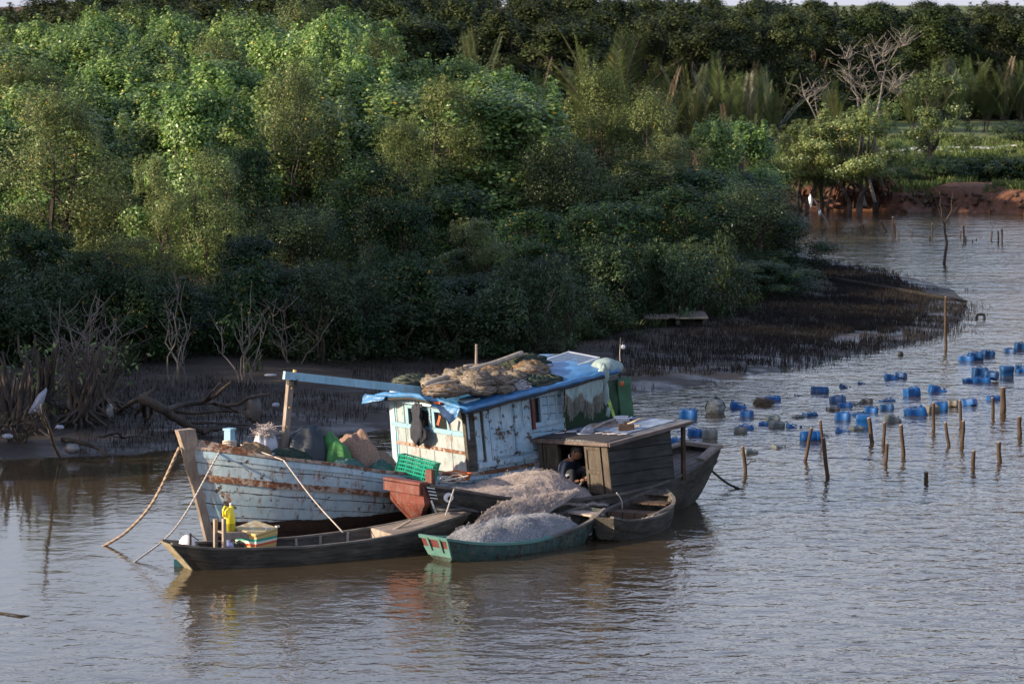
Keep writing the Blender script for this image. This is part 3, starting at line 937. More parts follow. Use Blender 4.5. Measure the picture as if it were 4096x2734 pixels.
# mast and boom
mt = FB.ony(1163, 1512, .0); mbm = FB.ony(1133, 1770, .0)
m = MB(); m.beam((mbm.x, 0, 1.15), (mt.x, 0, mt.z + .05), .075, .10, Vector((1, 0, 0)))
mast = m.build('mast', PALEWOOD, fb)
m = MB()
for t in (.25, .55, .85):
    q = Vector((mbm.x, 0, mbm.z)).lerp(Vector((mt.x, 0, mt.z)), t); m.lathe(q + Vector((0, -.052, 0)), [(.014, 0), (.014, .01)], 8, Matrix.Rotation(R(90), 3, 'X'))
m.tube([(mt.x + .02, -.03, mt.z + .02), (mt.x + .05, -.05, mt.z + .13)], [.02, .032], 7)
m.build('mast_pin', basic('pin_wood', (.55, .34, .14), .6), mast)
b0 = FB.ony(1136, 1500, -.06); b1 = FB.ony(1692, 1556, -.06)
m = MB(); m.beam((b0.x, -.06, b0.z), (b1.x, -.06, b1.z - .02), .06, .125); m.build('boom', P_BEAM, fb)
m = MB()
for k in range(4):
    z = mt.z - .09 + k * .03
    m.tube([(mt.x + .075 * math.cos(t), -.03 + .10 * math.sin(t), z + .03 * math.sin(t)) for t in [i * .5 for i in range(14)]], .009, 5)
m.build('lashing', ROPE_D, mast, True)
# cabin
CX = 4.40; CL = -1.0; CF = 1.02
def cab(x, y, v):                                       # v 0 base, 1 eave
    zb = .70 + (x - CX) * .04; zt = 1.78 + (x - CX) * .095
    return Vector((x - .11 * v, y + (.03 * v if y < 0 else -.03 * v), zb + (zt - zb) * v))
XE = 6.40
fq = (cab(CX, CF, 0), cab(CX, CL, 0), cab(CX, CL, 1), cab(CX, CF, 1))     # front wall, far corner first, seen from the bow
# front wall
cf = bpy.data.objects.new('cabin_front', None); C.objects.link(cf); cf.parent = fb
ob = MB(); W_ = lambda u0, u1, v0, v1, t0=-.05, t1=0.0: ob.wall(fq, u0, u1, v0, v1, t0, t1)
VS = .62
W_(0, 1, 0, VS - .02)
W_(0, 1, .93, 1)
W_(0, .22, VS - .02, .93); W_(.50, .57, VS - .02, .93); W_(.74, 1, VS - .02, .93)
ob.build('wall', P_PANEL, cf)
for (a, b) in ((.04, .17), (.17, .34), (.34, .53), (.53, .765), (.765, .955)):
    for (v0, v1) in ((.02, .31), (.36, VS - .03)):
        ob = MB(); W_(a + .004, b - .004, v0, v1, -.002, .008); ob.build('panel', P_PANEL, cf)
for (a, b) in ((.065, .145), (.80, .95)):
    ob = MB(); W_(a, b, VS + .04, .925, -.002, .006); ob.build('panel', P_PANEL, cf)
ob = MB(); W_(-.01, 1.0, VS - .035, VS + .035, 0, .035); ob.build('window_sill', P_TRIM, cf)
ob = MB(); W_(0.0, 1.0, .31, .36, 0, .022); ob.build('rail', P_RUST, cf)
ob = MB(); W_(-.02, .045, 0, 1, 0, .03); ob.build('corner_post', P_CABIN, cf)
ob = MB(); W_(.945, 1.01, .55, 1, 0, .035); ob.build('corner_post', P_CABIN, cf)
ob = MB(); W_(.045, .065, 0, .97, 0, .015); W_(.145, .165, VS, .97, 0, .015); W_(.955, .965, 0, .55, 0, .02); ob.build('batten', P_TRIM, cf)
for (a, b) in ((.22, .35), (.375, .50), (.57, .74)):
    wn_ = MB(); ob = wn_
    W_(a - .025, a + .005, VS, .94, 0, .02); W_(b - .005, b + .025, VS, .94, 0, .02); W_(a, b, .90, .945, 0, .018)
    wo = ob.build('window_frame', P_TRIM, cf)
    ob = MB(); W_(a, b, VS, .92, -.045, -.035); ob.build('pane', OPENING_SHADE, wo)  # dark sheet closing the opening in place of the unlit interior
ob = MB(); W_(.0, 1.0, .985, 1.06, .0, .09); W_(0, 1, 1.06, 1.13, -.3, .03); ob.build('eave_board', P_CABIN, cf)
# near side wall
nq = (cab(CX, CL, 0), cab(XE, CL, 0), cab(XE, CL, 1), cab(CX, CL, 1))
cs_ = bpy.data.objects.new('cabin_side', None); C.objects.link(cs_); cs_.parent = fb
ob = MB(); W_ = lambda u0, u1, v0, v1, t0=-.05, t1=0.0: ob.wall(nq, u0, u1, v0, v1, t0, t1)
W_(.05, 1, -.25, .60); W_(.05, .66, .60, .96); W_(.76, 1, .60, .96); W_(0.05, 1, .96, 1)
ob.build('wall', P_CABINP, cs_)
ob = MB(); W_(-.035, .055, -.3, 1.0, -.06, .01); ob.build('corner_post', HULLWOOD, cs_)
ob = MB(); W_(.115, .15, .18, .97, 0, .006); ob.build('gap_shade_strip', HULLWOOD, cs_)  # dark strip standing in for the shade of the gap beside the jamb
ob = MB(); W_(.06, .115, .22, .98, 0, .03); W_(.15, .20, .16, .98, 0, .035); ob.build('door_jamb', P_CABIN, cs_)
for (a, b) in ((.20, .46), (.47, .645)):
    ob = MB(); W_(a, b, .20, .96, 0, .018); so = ob.build('shutter', P_CABIN, cs_)
    mid = (a + b) / 2
    ob = MB()
    for (c, d, v0, v1) in ((a + .015, mid - .012, .60, .93), (mid + .012, b - .015, .60, .93), (a + .015, b - .015, .24, .54)):
        W_(c, d, v0, v1, .018, .026)
        e = .008
        W_(c - e, c, v0, v1, .018, .036); W_(d, d + e, v0, v1, .018, .036); W_(c - e, d + e, v1, v1 + .02, .018, .036); W_(c - e, d + e, v0 - .02, v0, .018, .036)
    ob.build('moulding', P_CABIN, so)
ob = MB(); W_(.66, .685, .52, .97, .0, .045); ob.build('window_post', RED, cs_)
ob = MB(); W_(.755, .775, .58, .96, 0, .03); W_(.84, .855, .60, .96, 0, .022); W_(.925, .945, .60, .98, 0, .03); W_(.685, 1.0, .54, .60, 0, .03); ob.build('batten', P_CABIN, cs_)
ob = MB(); W_(.66, .76, .60, .96, -.045, -.038); ob.build('pane', OPENING_SHADE, cs_)  # side window opening filled with the same painted shade
ob = MB(); W_(.06, 1.0, .10, .18, .0, .04); W_(.06, 1, -.16, -.12, 0, .03); ob.build('rail', P_CABIN, cs_)
ob = MB(); W_(-.02, 1.0, .96, 1.035, .0, .06); ob.build('eave_board', P_CABIN, cs_)
# far and aft walls, floor of the cabin
ob = MB(); q2 = (cab(XE, CF, 0), cab(CX, CF, 0), cab(CX, CF, 1), cab(XE, CF, 1)); ob.wall(q2, 0, 1, -.25, 1, -.05, 0)
q3 = (cab(XE, CL, 0), cab(XE, CF, 0), cab(XE, CF, 1), cab(XE, CL, 1)); ob.wall(q3, .03, .97, -.2, 1, -.05, -.002); ob.build('cabin_back', P_CABINP, fb)
# roof of tarpaulin
def roofz(x, y):
    t = (x - 4.2) / 3.2
    return 1.86 + .40 * t + .10 * (1 - (y / 1.15) ** 2)
m = MB(); P = []
nx_, ny_ = 46, 26
for i in range(nx_ + 1):
    x = 4.12 + (7.45 - 4.12) * i / nx_
    row = []
    for j in range(ny_ + 1):
        y = -1.14 + 2.30 * j / ny_
        ed = min(1, min(j, ny_ - j) / 2.0)
        z = roofz(x, y) + .022 * n3(x * 2.2, y * 2.2, 3) + .012 * n3(x * 7, y * 5, 8)
        if j in (0, ny_) or i in (0,): z -= .055
        row.append(Vector((x + .02 * n3(y * 4, x, 5), y + (.02 * n3(x * 5, y, 1) if j in (0, ny_) else 0), z)))
    P.append(row)
m.slab(P, .055); roof = m.build('tarpaulin_roof', TARP, fb, True)
m = MB()                                                # rolled edge of the tarpaulin
edge = [Vector((7.05 - (7.05 - 4.12) * i / 40, -1.16, roofz(7.05 - (7.05 - 4.12) * i / 40, -1.15) - .04)) for i in range(41)] + [Vector((4.09, -1.15 + 2.3 * i / 24, roofz(4.1, -1.15 + 2.3 * i / 24) - .03 - (.0))) for i in range(1, 25)]
m.tube([e + Vector((0, 0, .02 * n3(i * .4, 0, 0))) for i, e in enumerate(edge)], [.050 + .018 * n3(i * .3, 4, 0) for i in range(len(edge))], 9)
m.build('rolled_edge', TARP, roof, True)
rope('edge_rope', [e + Vector((-.03 if i > 40 else 0, -.035 if i <= 40 else 0, -.05 + .012 * math.sin(i * .5))) for i, e in enumerate(edge)][::3], .022, ROPE_D, parent=roof, seg=60)
# torn tarpaulin flap at the near front corner and one at the far corner
def flap(pts_top, drop, name, mat, par, seed, amp=.03):
    m = MB(); Q = []
    n = len(pts_top)
    for k in range(7):
        Q.append([Vector(p) + Vector((-.02 - .012 * k + amp * n3(i * .8, k * .7, seed), -.01 + amp * n3(i * .9, k, seed + 4), -drop(i / (n - 1)) * k / 6)) for i, p in enumerate(pts_top)])
    m.grid(Q)
    o = m.build(name, mat, par, True, fix=False)
    sm_ = o.modifiers.new('thick', 'SOLIDIFY'); sm_.thickness = .006
    return o
flap([(4.03, -1.15 + .05 * i, 1.86) for i in range(15)], lambda t: .05 + .24 * max(0, 1 - abs(t - .28) / .45), 'torn_flap', TARP, roof, 2)
flap([(4.05 - .01 * i, .80 + .06 * i, 1.86) for i in range(9)], lambda t: .06 + .10 * t, 'torn_flap', TARP, roof, 7)
m = MB(); m.box((4.0, -.62, 1.60), (.01, .05, .17), 0, R(22)); m.build('orange_rag', ORANGE, fb)
m = MB(); m.box((4.0, -.60, 1.88), (.06, .16, .03)); m.build('orange_rag', ORANGE, fb)
# solar panel
sp_ = fthing('solar_panel', 'framed solar panel lying on the blue tarpaulin of the cabin roof', 'solar panel')
def spq(u, v):                                           # u along the boat, v across
    x = 6.66 + .80 * u; y = -.62 + .80 * v
    return Vector((x, y, 2.185 + .16 * u + .035 * v))
m = MB()
for (a, b, c, d) in ((0, 1, -.0, .045), (0, 1, .955, 1.0), (0, .04, .045, .955), (.96, 1, .045, .955)):
    m.hexa([spq(a, c), spq(b, c), spq(b, d), spq(a, d)], [p + Vector((0, 0, .04)) for p in (spq(a, c), spq(b, c), spq(b, d), spq(a, d))])
m.build('frame', METAL, sp_)
m, nt_, b, o_ = newmat('solar_cells'); N = NT(nt_)
X_, Y_, Z_ = N.xyz(N.coord('Object'))
g1 = N.math('LESS_THAN', N.math('FRACT', N.math('MULTIPLY', N.math('SUBTRACT', X_, 6.70), 8.1)), .035)
g2 = N.math('LESS_THAN', N.math('FRACT', N.math('MULTIPLY', N.math('ADD', Y_, .60), 8.1)), .035)
N.l(N.mix(N.math('MAXIMUM', g1, g2), (.035, .055, .085), (.16, .20, .25)), b.inputs['Base Color']); b.inputs['Roughness'].default_value = .22
mm = MB(); q4 = [spq(.04, .045), spq(.96, .045), spq(.96, .955), spq(.04, .955)]
mm.hexa([p + Vector((0, 0, .01)) for p in q4], [p + Vector((0, 0, .034)) for p in q4]); mm.build('cells', m, sp_)
# bundled sacks of cloth over the aft corner, fringe, green awning, pole with lamp
def blob(mb, c, r, seed, n=16, m_=10, amp=.15, fr=2.0, rot=0, ridges=0):
    A = []
    for i in range(m_ + 1):
        th = math.pi * i / m_
        row = []
        for j in range(n):
            ph = 2 * math.pi * j / n
            d = Vector((math.sin(th) * math.cos(ph), math.sin(th) * math.sin(ph), math.cos(th)))
            k = 1 + amp * n3(d.x * fr + seed, d.y * fr, d.z * fr) * 2 + (ridges * .06 * math.sin(ph * 9 + 4 * d.z + seed) if ridges else 0)
            q = Vector((d.x * r[0] * k, d.y * r[1] * k, d.z * r[2] * k))
            q = Matrix.Rotation(rot, 3, 'Z') @ q
            row.append(Vector(c) + q)
        A.append(row)
    mb.grid(A, closed=True)
r0 = FB.ony(2408, 1475, -1.05); r1 = FB.ony(2508, 1480, -1.05)
sk = fthing('rolled_sack', 'pale grey-green woven sack rolled and tied at the aft corner of the cabin roof', 'sack')
m = MB(); A = []
for i in range(25):
    t = i / 24; x = r0.x + (r1.x - r0.x) * t
    rr = (.15 + .03 * math.sin(t * 5)) * (math.sin(math.pi * min(1, .16 + t * .75)) ** .35 if t < .93 else .72 - (t - .93) * 4)
    A.append([Vector((x, -.90 + rr * 1.25 * math.cos(a), r0.z - .02 + rr * math.sin(a) + .006 * math.sin(a * 9))) for a in [2 * math.pi * j / 28 for j in range(28)]])
m.grid(A, closed=True); m.add(A[0], [tuple(range(28))]); m.add(A[-1], [tuple(range(28))]); m.build('roll', CLOTHG, sk, True)
m = MB(); tt = FB.ony(2420, 1500, -1.16)
blob(m, (tt.x, -1.13, tt.z - .0), (.10, .07, .17), 3, 20, 14, .14, 2.5, ridges=1)
blob(m, (tt.x + .03, -1.15, tt.z - .33), (.06, .045, .2), 5, 18, 12, .16, 3, ridges=1)
blob(m, (tt.x + .07, -1.15, tt.z - .62), (.045, .04, .09), 6, 14, 10, .2, 4, ridges=1); m.build('knot', CLOTHG, sk, True)
# hanging cloth with fringe
hc = fthing('frayed_cloth', 'frayed grey-green cloth hanging with a long fringe under the cabin roof edge', 'cloth')
h0 = FB.ony(2262, 1545, -1.18); h1 = FB.ony(2408, 1505, -1.18)
m = MB(); Q = []; low = []
for i in range(31):
    t = i / 30; top = h0.lerp(h1, t)
    dr = .14 + .22 * (1 - abs(t - .18) / .18 if t < .36 else max(0, 1 - abs(t - .66) / .3)) + .04 * n3(t * 6, 0, 1) + .10 * t
    col_ = []
    for k in range(9):
        s_ = k / 8
        col_.append(Vector((top.x, -1.18 + .035 * math.sin(t * 22 + s_ * 3) * s_ - .02 * s_, top.z - dr * s_)))
    Q.append(col_); low.append(col_[-1])
m.grid(Q); o = m.build('cloth', CLOTHG, hc, True, fix=False); o.modifiers.new('thick', 'SOLIDIFY').thickness = .006
m = MB(); rg = random.Random(3)
for i in range(330):
    t = rg.random(); p = low[int(t * 30)] + Vector((rg.uniform(-.02, .02), rg.uniform(-.015, .015), .02)); L = rg.uniform(.12, .30)
    m.tube([p, p + Vector((rg.uniform(-.02, .02), rg.uniform(-.02, .01), -L * .5)), p + Vector((rg.uniform(-.05, .03), rg.uniform(-.03, .02), -L))], [.006, .005, .003], 3, cap=False)
m.build('fringe', basic('frayed_thread', (.26, .25, .21), .95, 30, .3, 0), hc, fix=False)
# green awning enclosure at the stern
GREEN = basic('dark_green_sheet', (.018, .055, .022), .7, 5, .3, .3)
GREENL = basic('light_green_sheet', (.018, .085, .032), .6, 6, .25, .3)
a0 = FB.ony(2275, 1560, -.95); a1 = FB.ony(2470, 1520, -.95)
aw = bpy.data.objects.new('stern_awning', None); C.objects.link(aw); aw.parent = fb
m = MB(); Q = []
for i in range(21):
    t = i / 20; x = 6.42 + 1.35 * t
    Q.append([Vector((x, -.93 + .03 * math.sin(t * 17 + k) + .02 * n3(t * 5, k, 2), 2.02 - 1.25 * k / 8)) for k in range(9)])
m.grid(Q); o = m.build('side_sheet', GREEN, aw, True, fix=False); o.modifiers.new('thick', 'SOLIDIFY').thickness = .01
m = MB(); Q = []
for i in range(9):
    t = i / 8
    Q.append([Vector((7.55 + .02 * k * .5, -.97 - .05 * t + .02 * math.sin(k), 2.05 - 1.1 * k / 8)) + Vector((.30 * t, .05 * t, 0)) * (1 if k < 9 else 1) for k in range(9)])
m.grid(Q); o = m.build('end_sheet', GREENL, aw, True, fix=False); o.modifiers.new('thick', 'SOLIDIFY').thickness = .01
p0 = FB.ony(2425, 1605, -1.0); p1 = FB.ony(2465, 1672, -1.0)
m = MB(); m.hexa([(p0.x, -1.02, p0.z), (p0.x + .06, -1.02, p0.z + .05), (p0.x + .06, -1.0, p0.z + .05), (p0.x, -1.0, p0.z)], [(p1.x, -1.02, p1.z - .15), (p1.x + .03, -1.02, p1.z - .12), (p1.x + .03, -1.0, p1.z - .12), (p1.x, -1.0, p1.z - .15)])
m.build('awning_fold', basic('painted_sunlit_green', (.35, .52, .10), .6), aw)  # fold of the green awning with its sunlight put into a brighter colour
pt = FB.ony(2483, 1350, -.90); pb = FB.ony(2478, 1680, -.90)
lp_ = fthing('lamp_pole', 'thin pole with a hanging bulb at the stern of the fishing boat', 'pole')
m = MB(); m.tube([(pb.x, -.90, .9), (pb.x, -.90, 1.5), (pb.x + .01, -.90, r0.z + .1), (pt.x, -.90, pt.z)], [.022, .022, .014, .012], 7); m.build('pole', HULLWOOD, lp_, True)
m = MB(); bz = pt.z - .10
m.lathe((pt.x + .06, -.90, bz - .055), [(.004, -.04), (.026, -.03), (.032, -.008), (.03, .01), (.018, .03)], 14); m.build('bulb', basic('white_bulb_plastic', (.8, .8, .78), .3, 3, .03, 0), lp_, True)
m = MB(); m.lathe((pt.x + .06, -.90, bz - .02), [(.019, 0), (.017, .03), (.010, .05)], 12); m.tube([(pt.x + .06, -.9, bz + .03), (pt.x + .05, -.9, bz + .09), (pt.x, -.9, pt.z - .02)], .005, 5); m.build('lamp_socket', CLOTHD, lp_, True)
rope('cord', [(pt.x, -.9, pt.z - .05), (pt.x - .03, -.91, pt.z - .3), (pt.x + .015, -.9, pt.z - .5), (pt.x - .02, -.91, r0.z + .1)], .006, ROPE_W, parent=lp_)
m = MB(); ob_ = FB.ony(2478, 1525, -.90); m.lathe((ob_.x, -.90, ob_.z - .06), [(.02, -.07), (.07, 0), (.075, .07), (.03, .09)], 12); m.build('orange_cap', ORANGE, lp_, True)
# ---- loads on the fishing boat -----------------------------------
rg = random.Random(17)
nprng = np.random.default_rng(5)
def net_bundle(px, py, y, r, mat, label, seed, rot=0, threads=90, tcol=None, frame=None, group=None, flat=.6, cat='net'):
    fr = frame or FB
    c = fr.ony(px, py, y)
    t = fthing('net_bundle', label, cat, group, fr=fr)
    m = MB(); r = (r[0] * 1.2, r[1] * 1.15, r[2] * 1.1); blob(m, (c.x, y, c.z), r, seed, 26, 18, .22, 2.6, rot, 1.6); blob(m, (c.x + r[0] * .3, y + .05, c.z - r[2] * .25), (r[0] * .8, r[1] * .8, r[2] * .8), seed + 3, 20, 12, .2, 2.5, rot)
    m.build('bundle', mat, t, True, fix=False)
    m = MB()
    for i in range(threads):
        th = rg.uniform(0, math.pi * 2); z0 = rg.uniform(-.7, .9)
        pts = []
        for j in range(9):
            a = th + j * .32; zz = z0 + .25 * math.sin(j * .5 + th * 3)
            rr = math.sqrt(max(.05, 1 - zz * zz)) * 1.04
            q = Matrix.Rotation(rot, 3, 'Z') @ Vector((rr * math.cos(a) * r[0], rr * math.sin(a) * r[1], zz * r[2]))
            pts.append(Vector((c.x, y, c.z)) + q * (1 + .05 * math.sin(j)))
        m.tube(pts, .0045, 3, cap=False)
    m.build('threads', tcol or THREAD_P, t, False, fix=False)
    return t
THREAD_D = basic('dark_net_thread', (.07, .075, .055), .8, 3, .25, 0)
THREAD_B = basic('beige_net_thread', (.215, .18, .145), .8, 3, .25, 0)
B = [(1790, 1562, -.85, (.34, .20, .09), NETO, 'flat brown net bundle with straw-coloured end at the front of the cabin roof', THREAD_B),
     (1905, 1520, -.80, (.22, .22, .14), NETB, 'beige net bundle beside the bamboo pole on the cabin roof', THREAD_B),
     (1925, 1558, -.92, (.24, .18, .09), NETB, 'beige net bundle underneath another at the roof edge, left of centre', THREAD_B),
     (2000, 1520, -.80, (.16, .20, .11), NETB, 'narrow beige net bundle in the middle of the roof row', THREAD_B),
     (2010, 1555, -.92, (.15, .16, .08), NETB, 'small beige net bundle at the roof edge below the narrow one', THREAD_B),
     (2050, 1510, -.62, (.18, .20, .11), NETB, 'beige-brown net bundle high in the roof row, right of centre', THREAD_B),
     (2070, 1545, -.86, (.19, .18, .10), NETB, 'pale net bundle at the right end of the beige row on the roof', THREAD_W),
     (2145, 1535, -.88, (.22, .20, .12), NETG, 'dark green net bundle next to the pale ones at the roof edge', THREAD_D),
     (2205, 1528, -.88, (.20, .18, .11), NETG, 'dark green net bundle nearest the solar panel', THREAD_D),
     (2120, 1480, -.45, (.28, .24, .13), NETO, 'brown tangled net bundle behind the dark green ones', THREAD_B),
     (2100, 1448, -.1, (.32, .24, .12), NETG, 'greenish net bundle on top of the roof pile', THREAD_D),
     (1950, 1490, -.25, (.34, .30, .10), NETO, 'brown net bundle in the shade of the pole', THREAD_B),
     (1740, 1525, -.15, (.18, .2, .09), NETB, 'small beige net bundle under the bamboo poles at the front edge', THREAD_B),
     (1650, 1522, .75, (.30, .24, .09), NETG, 'dark olive net heap at the far front corner of the cabin roof', THREAD_D),
     (1840, 1500, -.3, (.24, .22, .10), NETB, 'beige net bundle squeezed between the two bamboo poles', THREAD_B)]
for i, (px, py, y, r, mt_, lb, tc) in enumerate(B):
    net_bundle(px, py, y, r, mt_, lb, i * 3.7, rg.uniform(-.4, .4), 75, tc)
def pole(name, a, b, r, mat, label, cat='pole', knots=0, hollow=True):
    t = fthing(name, label, cat)
    a = Vector(a); b = Vector(b); m = MB(); pts = []; rad = []
    n = 24
    for i in range(n + 1):
        s_ = i / n; pts.append(a.lerp(b, s_) + Vector((0, 0, .012 * math.sin(s_ * 7)))); rad.append(r * (1 - .15 * s_) * (1.12 if knots and i % knots == 0 else 1))
    m.tube(pts, rad, 12); m.build('stem', mat, t, True)
    if hollow:
        d = (a - b).normalized(); m = MB(); m.tube([a + d * .002, a + d * .004], r * .62, 10); m.build('hollow_shade_disc', basic('painted_hollow_shade', (.05, .035, .025), .9, bump=0), t)  # dark disc on the solid end, painting the shade inside a hollow
    return t
a = FB.ony(1692, 1541, -.35); b = FB.ony(2088, 1413, -.2)
pole('wooden_pole', a, b, .052, BAMBOO, 'long grey wooden pole leaning across the nets on the cabin roof')
a = FB.ony(1708, 1551, -.55); b = FB.ony(1896, 1500, -.62)
pole('bamboo_pole', a, b, .035, BAMBOO, 'short knotted bamboo pole lying over the front edge of the cabin roof', 'pole', 3)
a = FB.ony(1858, 1468, .35); b = FB.ony(2010, 1462, .35)
pole('bamboo_pole', a, b, .040, BAMBOO, 'bamboo pole with an open end behind the nets on the roof')
a = FB.ony(1905, 1470, .55); b = FB.ony(1906, 1378, .55)
pole('wooden_stick', (a.x, .55, roofz(a.x, .55)), b, .026, PALEWOOD, 'crooked upright stick rising from the cabin roof', 'stick', 0, False)
a = FB.ony(1900, 1460, -.1); b = FB.ony(2235, 1418, -.1)
pole('thin_rod', a, b, .012, BAMBOO, 'thin long rod sticking out over the roof nets towards the solar panel', 'rod', 0, False)
a = FB.ony(2120, 1463, -.5); b = FB.ony(2212, 1462, -.5)
pole('steel_rod', a, b, .016, P_RUST, 'short rusty bar lying on the brown net next to the solar panel', 'bar', 0, False)
# shirt hanging at the front window
hp = FB.onx(1680, 1620, 4.22)
sh = fthing('hanging_shirt', 'dark navy shirt hanging from a hook in front of the cabin window', 'clothes')
m = MB(); A = []
prof = [(.0, .05, .03), (.1, .10, .04), (.2, .13, .05), (.35, .10, .055), (.5, .15, .06), (.65, .19, .07), (.8, .19, .06), (.92, .14, .05), (1, .05, .03)]
for (t, wd, dp) in prof:
    z = hp.z - .66 * t + .02
    row = []
    for j in range(26):
        an = 2 * math.pi * j / 26
        k = 1 + .16 * math.sin(an * 5 + t * 6) + .10 * math.sin(an * 9 - t * 9)
        row.append(Vector((4.19 - dp * math.sin(an) * k * .8 - .02, hp.y + .03 * math.sin(t * 7) + wd * math.cos(an) * k, z + .03 * math.sin(an * 3))))
    A.append(row)
m.grid(A, closed=True); m.add(A[0], [tuple(range(26))]); m.add(A[-1], [tuple(range(26))]); m.build('shirt', CLOTHD, sh, True)
m = MB(); m.tube([(4.2, hp.y, hp.z), (4.17, hp.y + .02, hp.z + .09), (4.12, hp.y, hp.z + .2), (4.1, hp.y - .05, hp.z + .24)], .014, 6); m.tube([(4.19, hp.y + .07, hp.z), (4.15, hp.y + .08, hp.z + .12), (4.1, hp.y + .02, hp.z + .22)], .010, 6); m.build('hook', P_RUST, sh, True)
# foredeck heaps
def heap(name, label, cat, cen, r, mat, seed, amp=.16, fr=2.5, frame=FB, rot=0, folds=0, group=None, base=.25):
    t = fthing(name, label, cat, group, fr=frame)
    m = MB(); A = []
    for i in range(15):
        u = i / 14; row = []
        for j in range(36):
            a_ = 2 * math.pi * j / 36
            k = 1 + amp * 1.6 * n3(math.cos(a_) * fr * .7 + seed, math.sin(a_) * fr * .7, u * 2) + (.09 * folds * math.sin(a_ * 7 + seed + u * 2) * u)
            h = (1 - u ** 2.1) ** .8 if u < 1 else 0
            q = Matrix.Rotation(rot, 3, 'Z') @ Vector((math.cos(a_) * r[0] * u * k, math.sin(a_) * r[1] * u * k, 0))
            row.append(Vector(cen) + q + Vector((0, 0, r[2] * h * (1 + amp * n3(math.cos(a_) * u * fr + seed, math.sin(a_) * u * fr, 4)) + (amp * .6 + .05 * folds) * r[2] * n3(q.x * 8, q.y * 8, seed) - .22 * r[2] * max(0, .35 - abs(n3(q.x * 3.5 + seed, q.y * 3.5, 7)) * 2.2) * (1 - u * u))))
        A.append(row)
    A.append([p - Vector((0, 0, base)) for p in A[-1]])
    m.grid(A, closed=True); m.build('heap', mat, t, True, fix=False)
    return t
def fh(px, py, y):
    return FB.ony(px, py, y)
def hp_(px, y, z): # local point below pixel column on plane y at height z
    p = FB.ony(px, 1800, y); return (p.x, y, z)
heap('net_heap', 'tan net heap on the foredeck next to the bow bollard', 'net', hp_(1010, -.3, 1.30), (.32, .28, .22), NETO, 1)
heap('net_heap', 'dark green net heap spread along the foredeck rail', 'net', hp_(1130, -.38, 1.16), (.55, .26, .22), NETG, 2, .15)
heap('plastic_heap', 'white plastic sheet bunched up on the foredeck nets', 'plastic sheet', hp_(1060, .15, 1.38), (.20, .16, .26), basic('white_plastic', (.42, .42, .45), .4, 14, .2, .6), 5, .3, 4)
tp = heap('dark_tarp_heap', 'dark blue-black tarpaulin draped over a high pile behind the mast', 'tarpaulin', hp_(1232, -.1, 1.1), (.44, .36, .58), basic('black_blue_cloth', (.016, .022, .028), .6, 5, .4, .4), 8, .14, 2, folds=1)
heap('green_cover', 'mid-green fabric cover heaped beside the dark tarpaulin', 'cover', hp_(1330, -.3, 1.0), (.26, .36, .52), basic('green_fabric', (.04, .16, .035), .65, 6, .3, .4), 11, .16, 2, folds=1)
heap('burlap_heap', 'brown coarse netting heaped over the side in front of the cabin', 'net', hp_(1425, -.2, .95), (.36, .46, .54), basic('coarse_brown_netting', (.26, .17, .125), .95, 60, .5, .9, .02, spec=.1), 14, .18, 2.2, folds=1)
heap('burlap_heap', 'low tail of brown coarse netting trailing towards the cabin', 'net', hp_(1510, -.45, .86), (.30, .34, .34), basic('coarse_brown_netting_low', (.23, .155, .115), .95, 60, .5, .9, .02, spec=.1), 15, .18, 2.2)
heap('teal_net_heap', 'teal net heap along the rail under the green cover', 'net', hp_(1380, -.72, .98), (.42, .22, .18), NETT, 17, .16)
heap('teal_net_heap', 'small teal net heap next to the green crate', 'net', hp_(1520, -.75, .86), (.24, .2, .22), NETT, 19, .25)
t = fthing('loose_net', 'loose wiry net strands on top of the foredeck heap', 'net'); m = MB()
cc = hp_(1060, .1, 1.50)
strands(m, 60, lambda: ((cc[0] + rg.uniform(-.16, .16), cc[1] + rg.uniform(-.12, .12), cc[2] + rg.uniform(0, .14)), (0, 0, 1)), .05, .22, .004, rg, .07, 9, side=4)
m.build('strands', THREAD_P, t, fix=False)
m = MB(); c0 = hp_(1075, -.45, 1.32); m.box(c0, (.34, .07, .02), .1); tag(m.build('white_board', basic('white_painted_board', (.6, .62, .66), .6), None), 'small white board lying on the foredeck nets', 'board')
o = bpy.data.objects['white_board']; o.location = FB.o; o.rotation_euler = (0, 0, FB.a)
t = fthing('wooden_stick', 'short stub of a stick standing between the netting and the cabin', 'stick'); q = FB.ony(1503, 1790, .6)
m = MB(); m.tube([(q.x, .6, .7), (q.x + .01, .6, q.z)], [.03, .025], 7); m.build('stem', DARKWOOD, t, True)

# green crate on the gunwale
GC = basic('green_plastic', (.0, .30, .17), .35, 4, .15, 0, spec=.6)
cr = thing('plastic_crate', 'green slatted plastic crate tipped on its side in front of the cabin', 'crate')
cr.location = AtY(1660, 1908, 53.25); cr.rotation_euler = (R(-6), R(13), R(-14))
def crate_wall(m, L, H_, T, M4, rows=5, cols=16):
    # slatted wall in XZ plane, from (0,0,0) to (L,0,H)
    def bx(x0, x1, z0, z1, t0=0, t1=T): 
        pts = [M4 @ Vector(p) for p in ((x0, t0, z0), (x1, t0, z0), (x1, t1, z0), (x0, t1, z0), (x0, t0, z1), (x1, t0, z1), (x1, t1, z1), (x0, t1, z1))]
        m.hexa(pts[:4], pts[4:])
    for k in range(rows + 1): bx(0, L, H_ * k / rows - (.012 if k else 0), H_ * k / rows + .012, -.003, T)
    for k in range(cols + 1):
        wd = .012 if k % 4 == 0 else .0045
        bx(L * k / cols - wd, L * k / cols + wd, 0.012, H_ - .012)
L, D_, H_ = .58, .36, .30
m = MB(); I = Matrix.Identity(4)
crate_wall(m, L, H_, .006, Matrix.Translation((-L / 2, -D_ / 2, 0))); crate_wall(m, L, H_, .006, Matrix.Translation((-L / 2, D_ / 2, 0)))
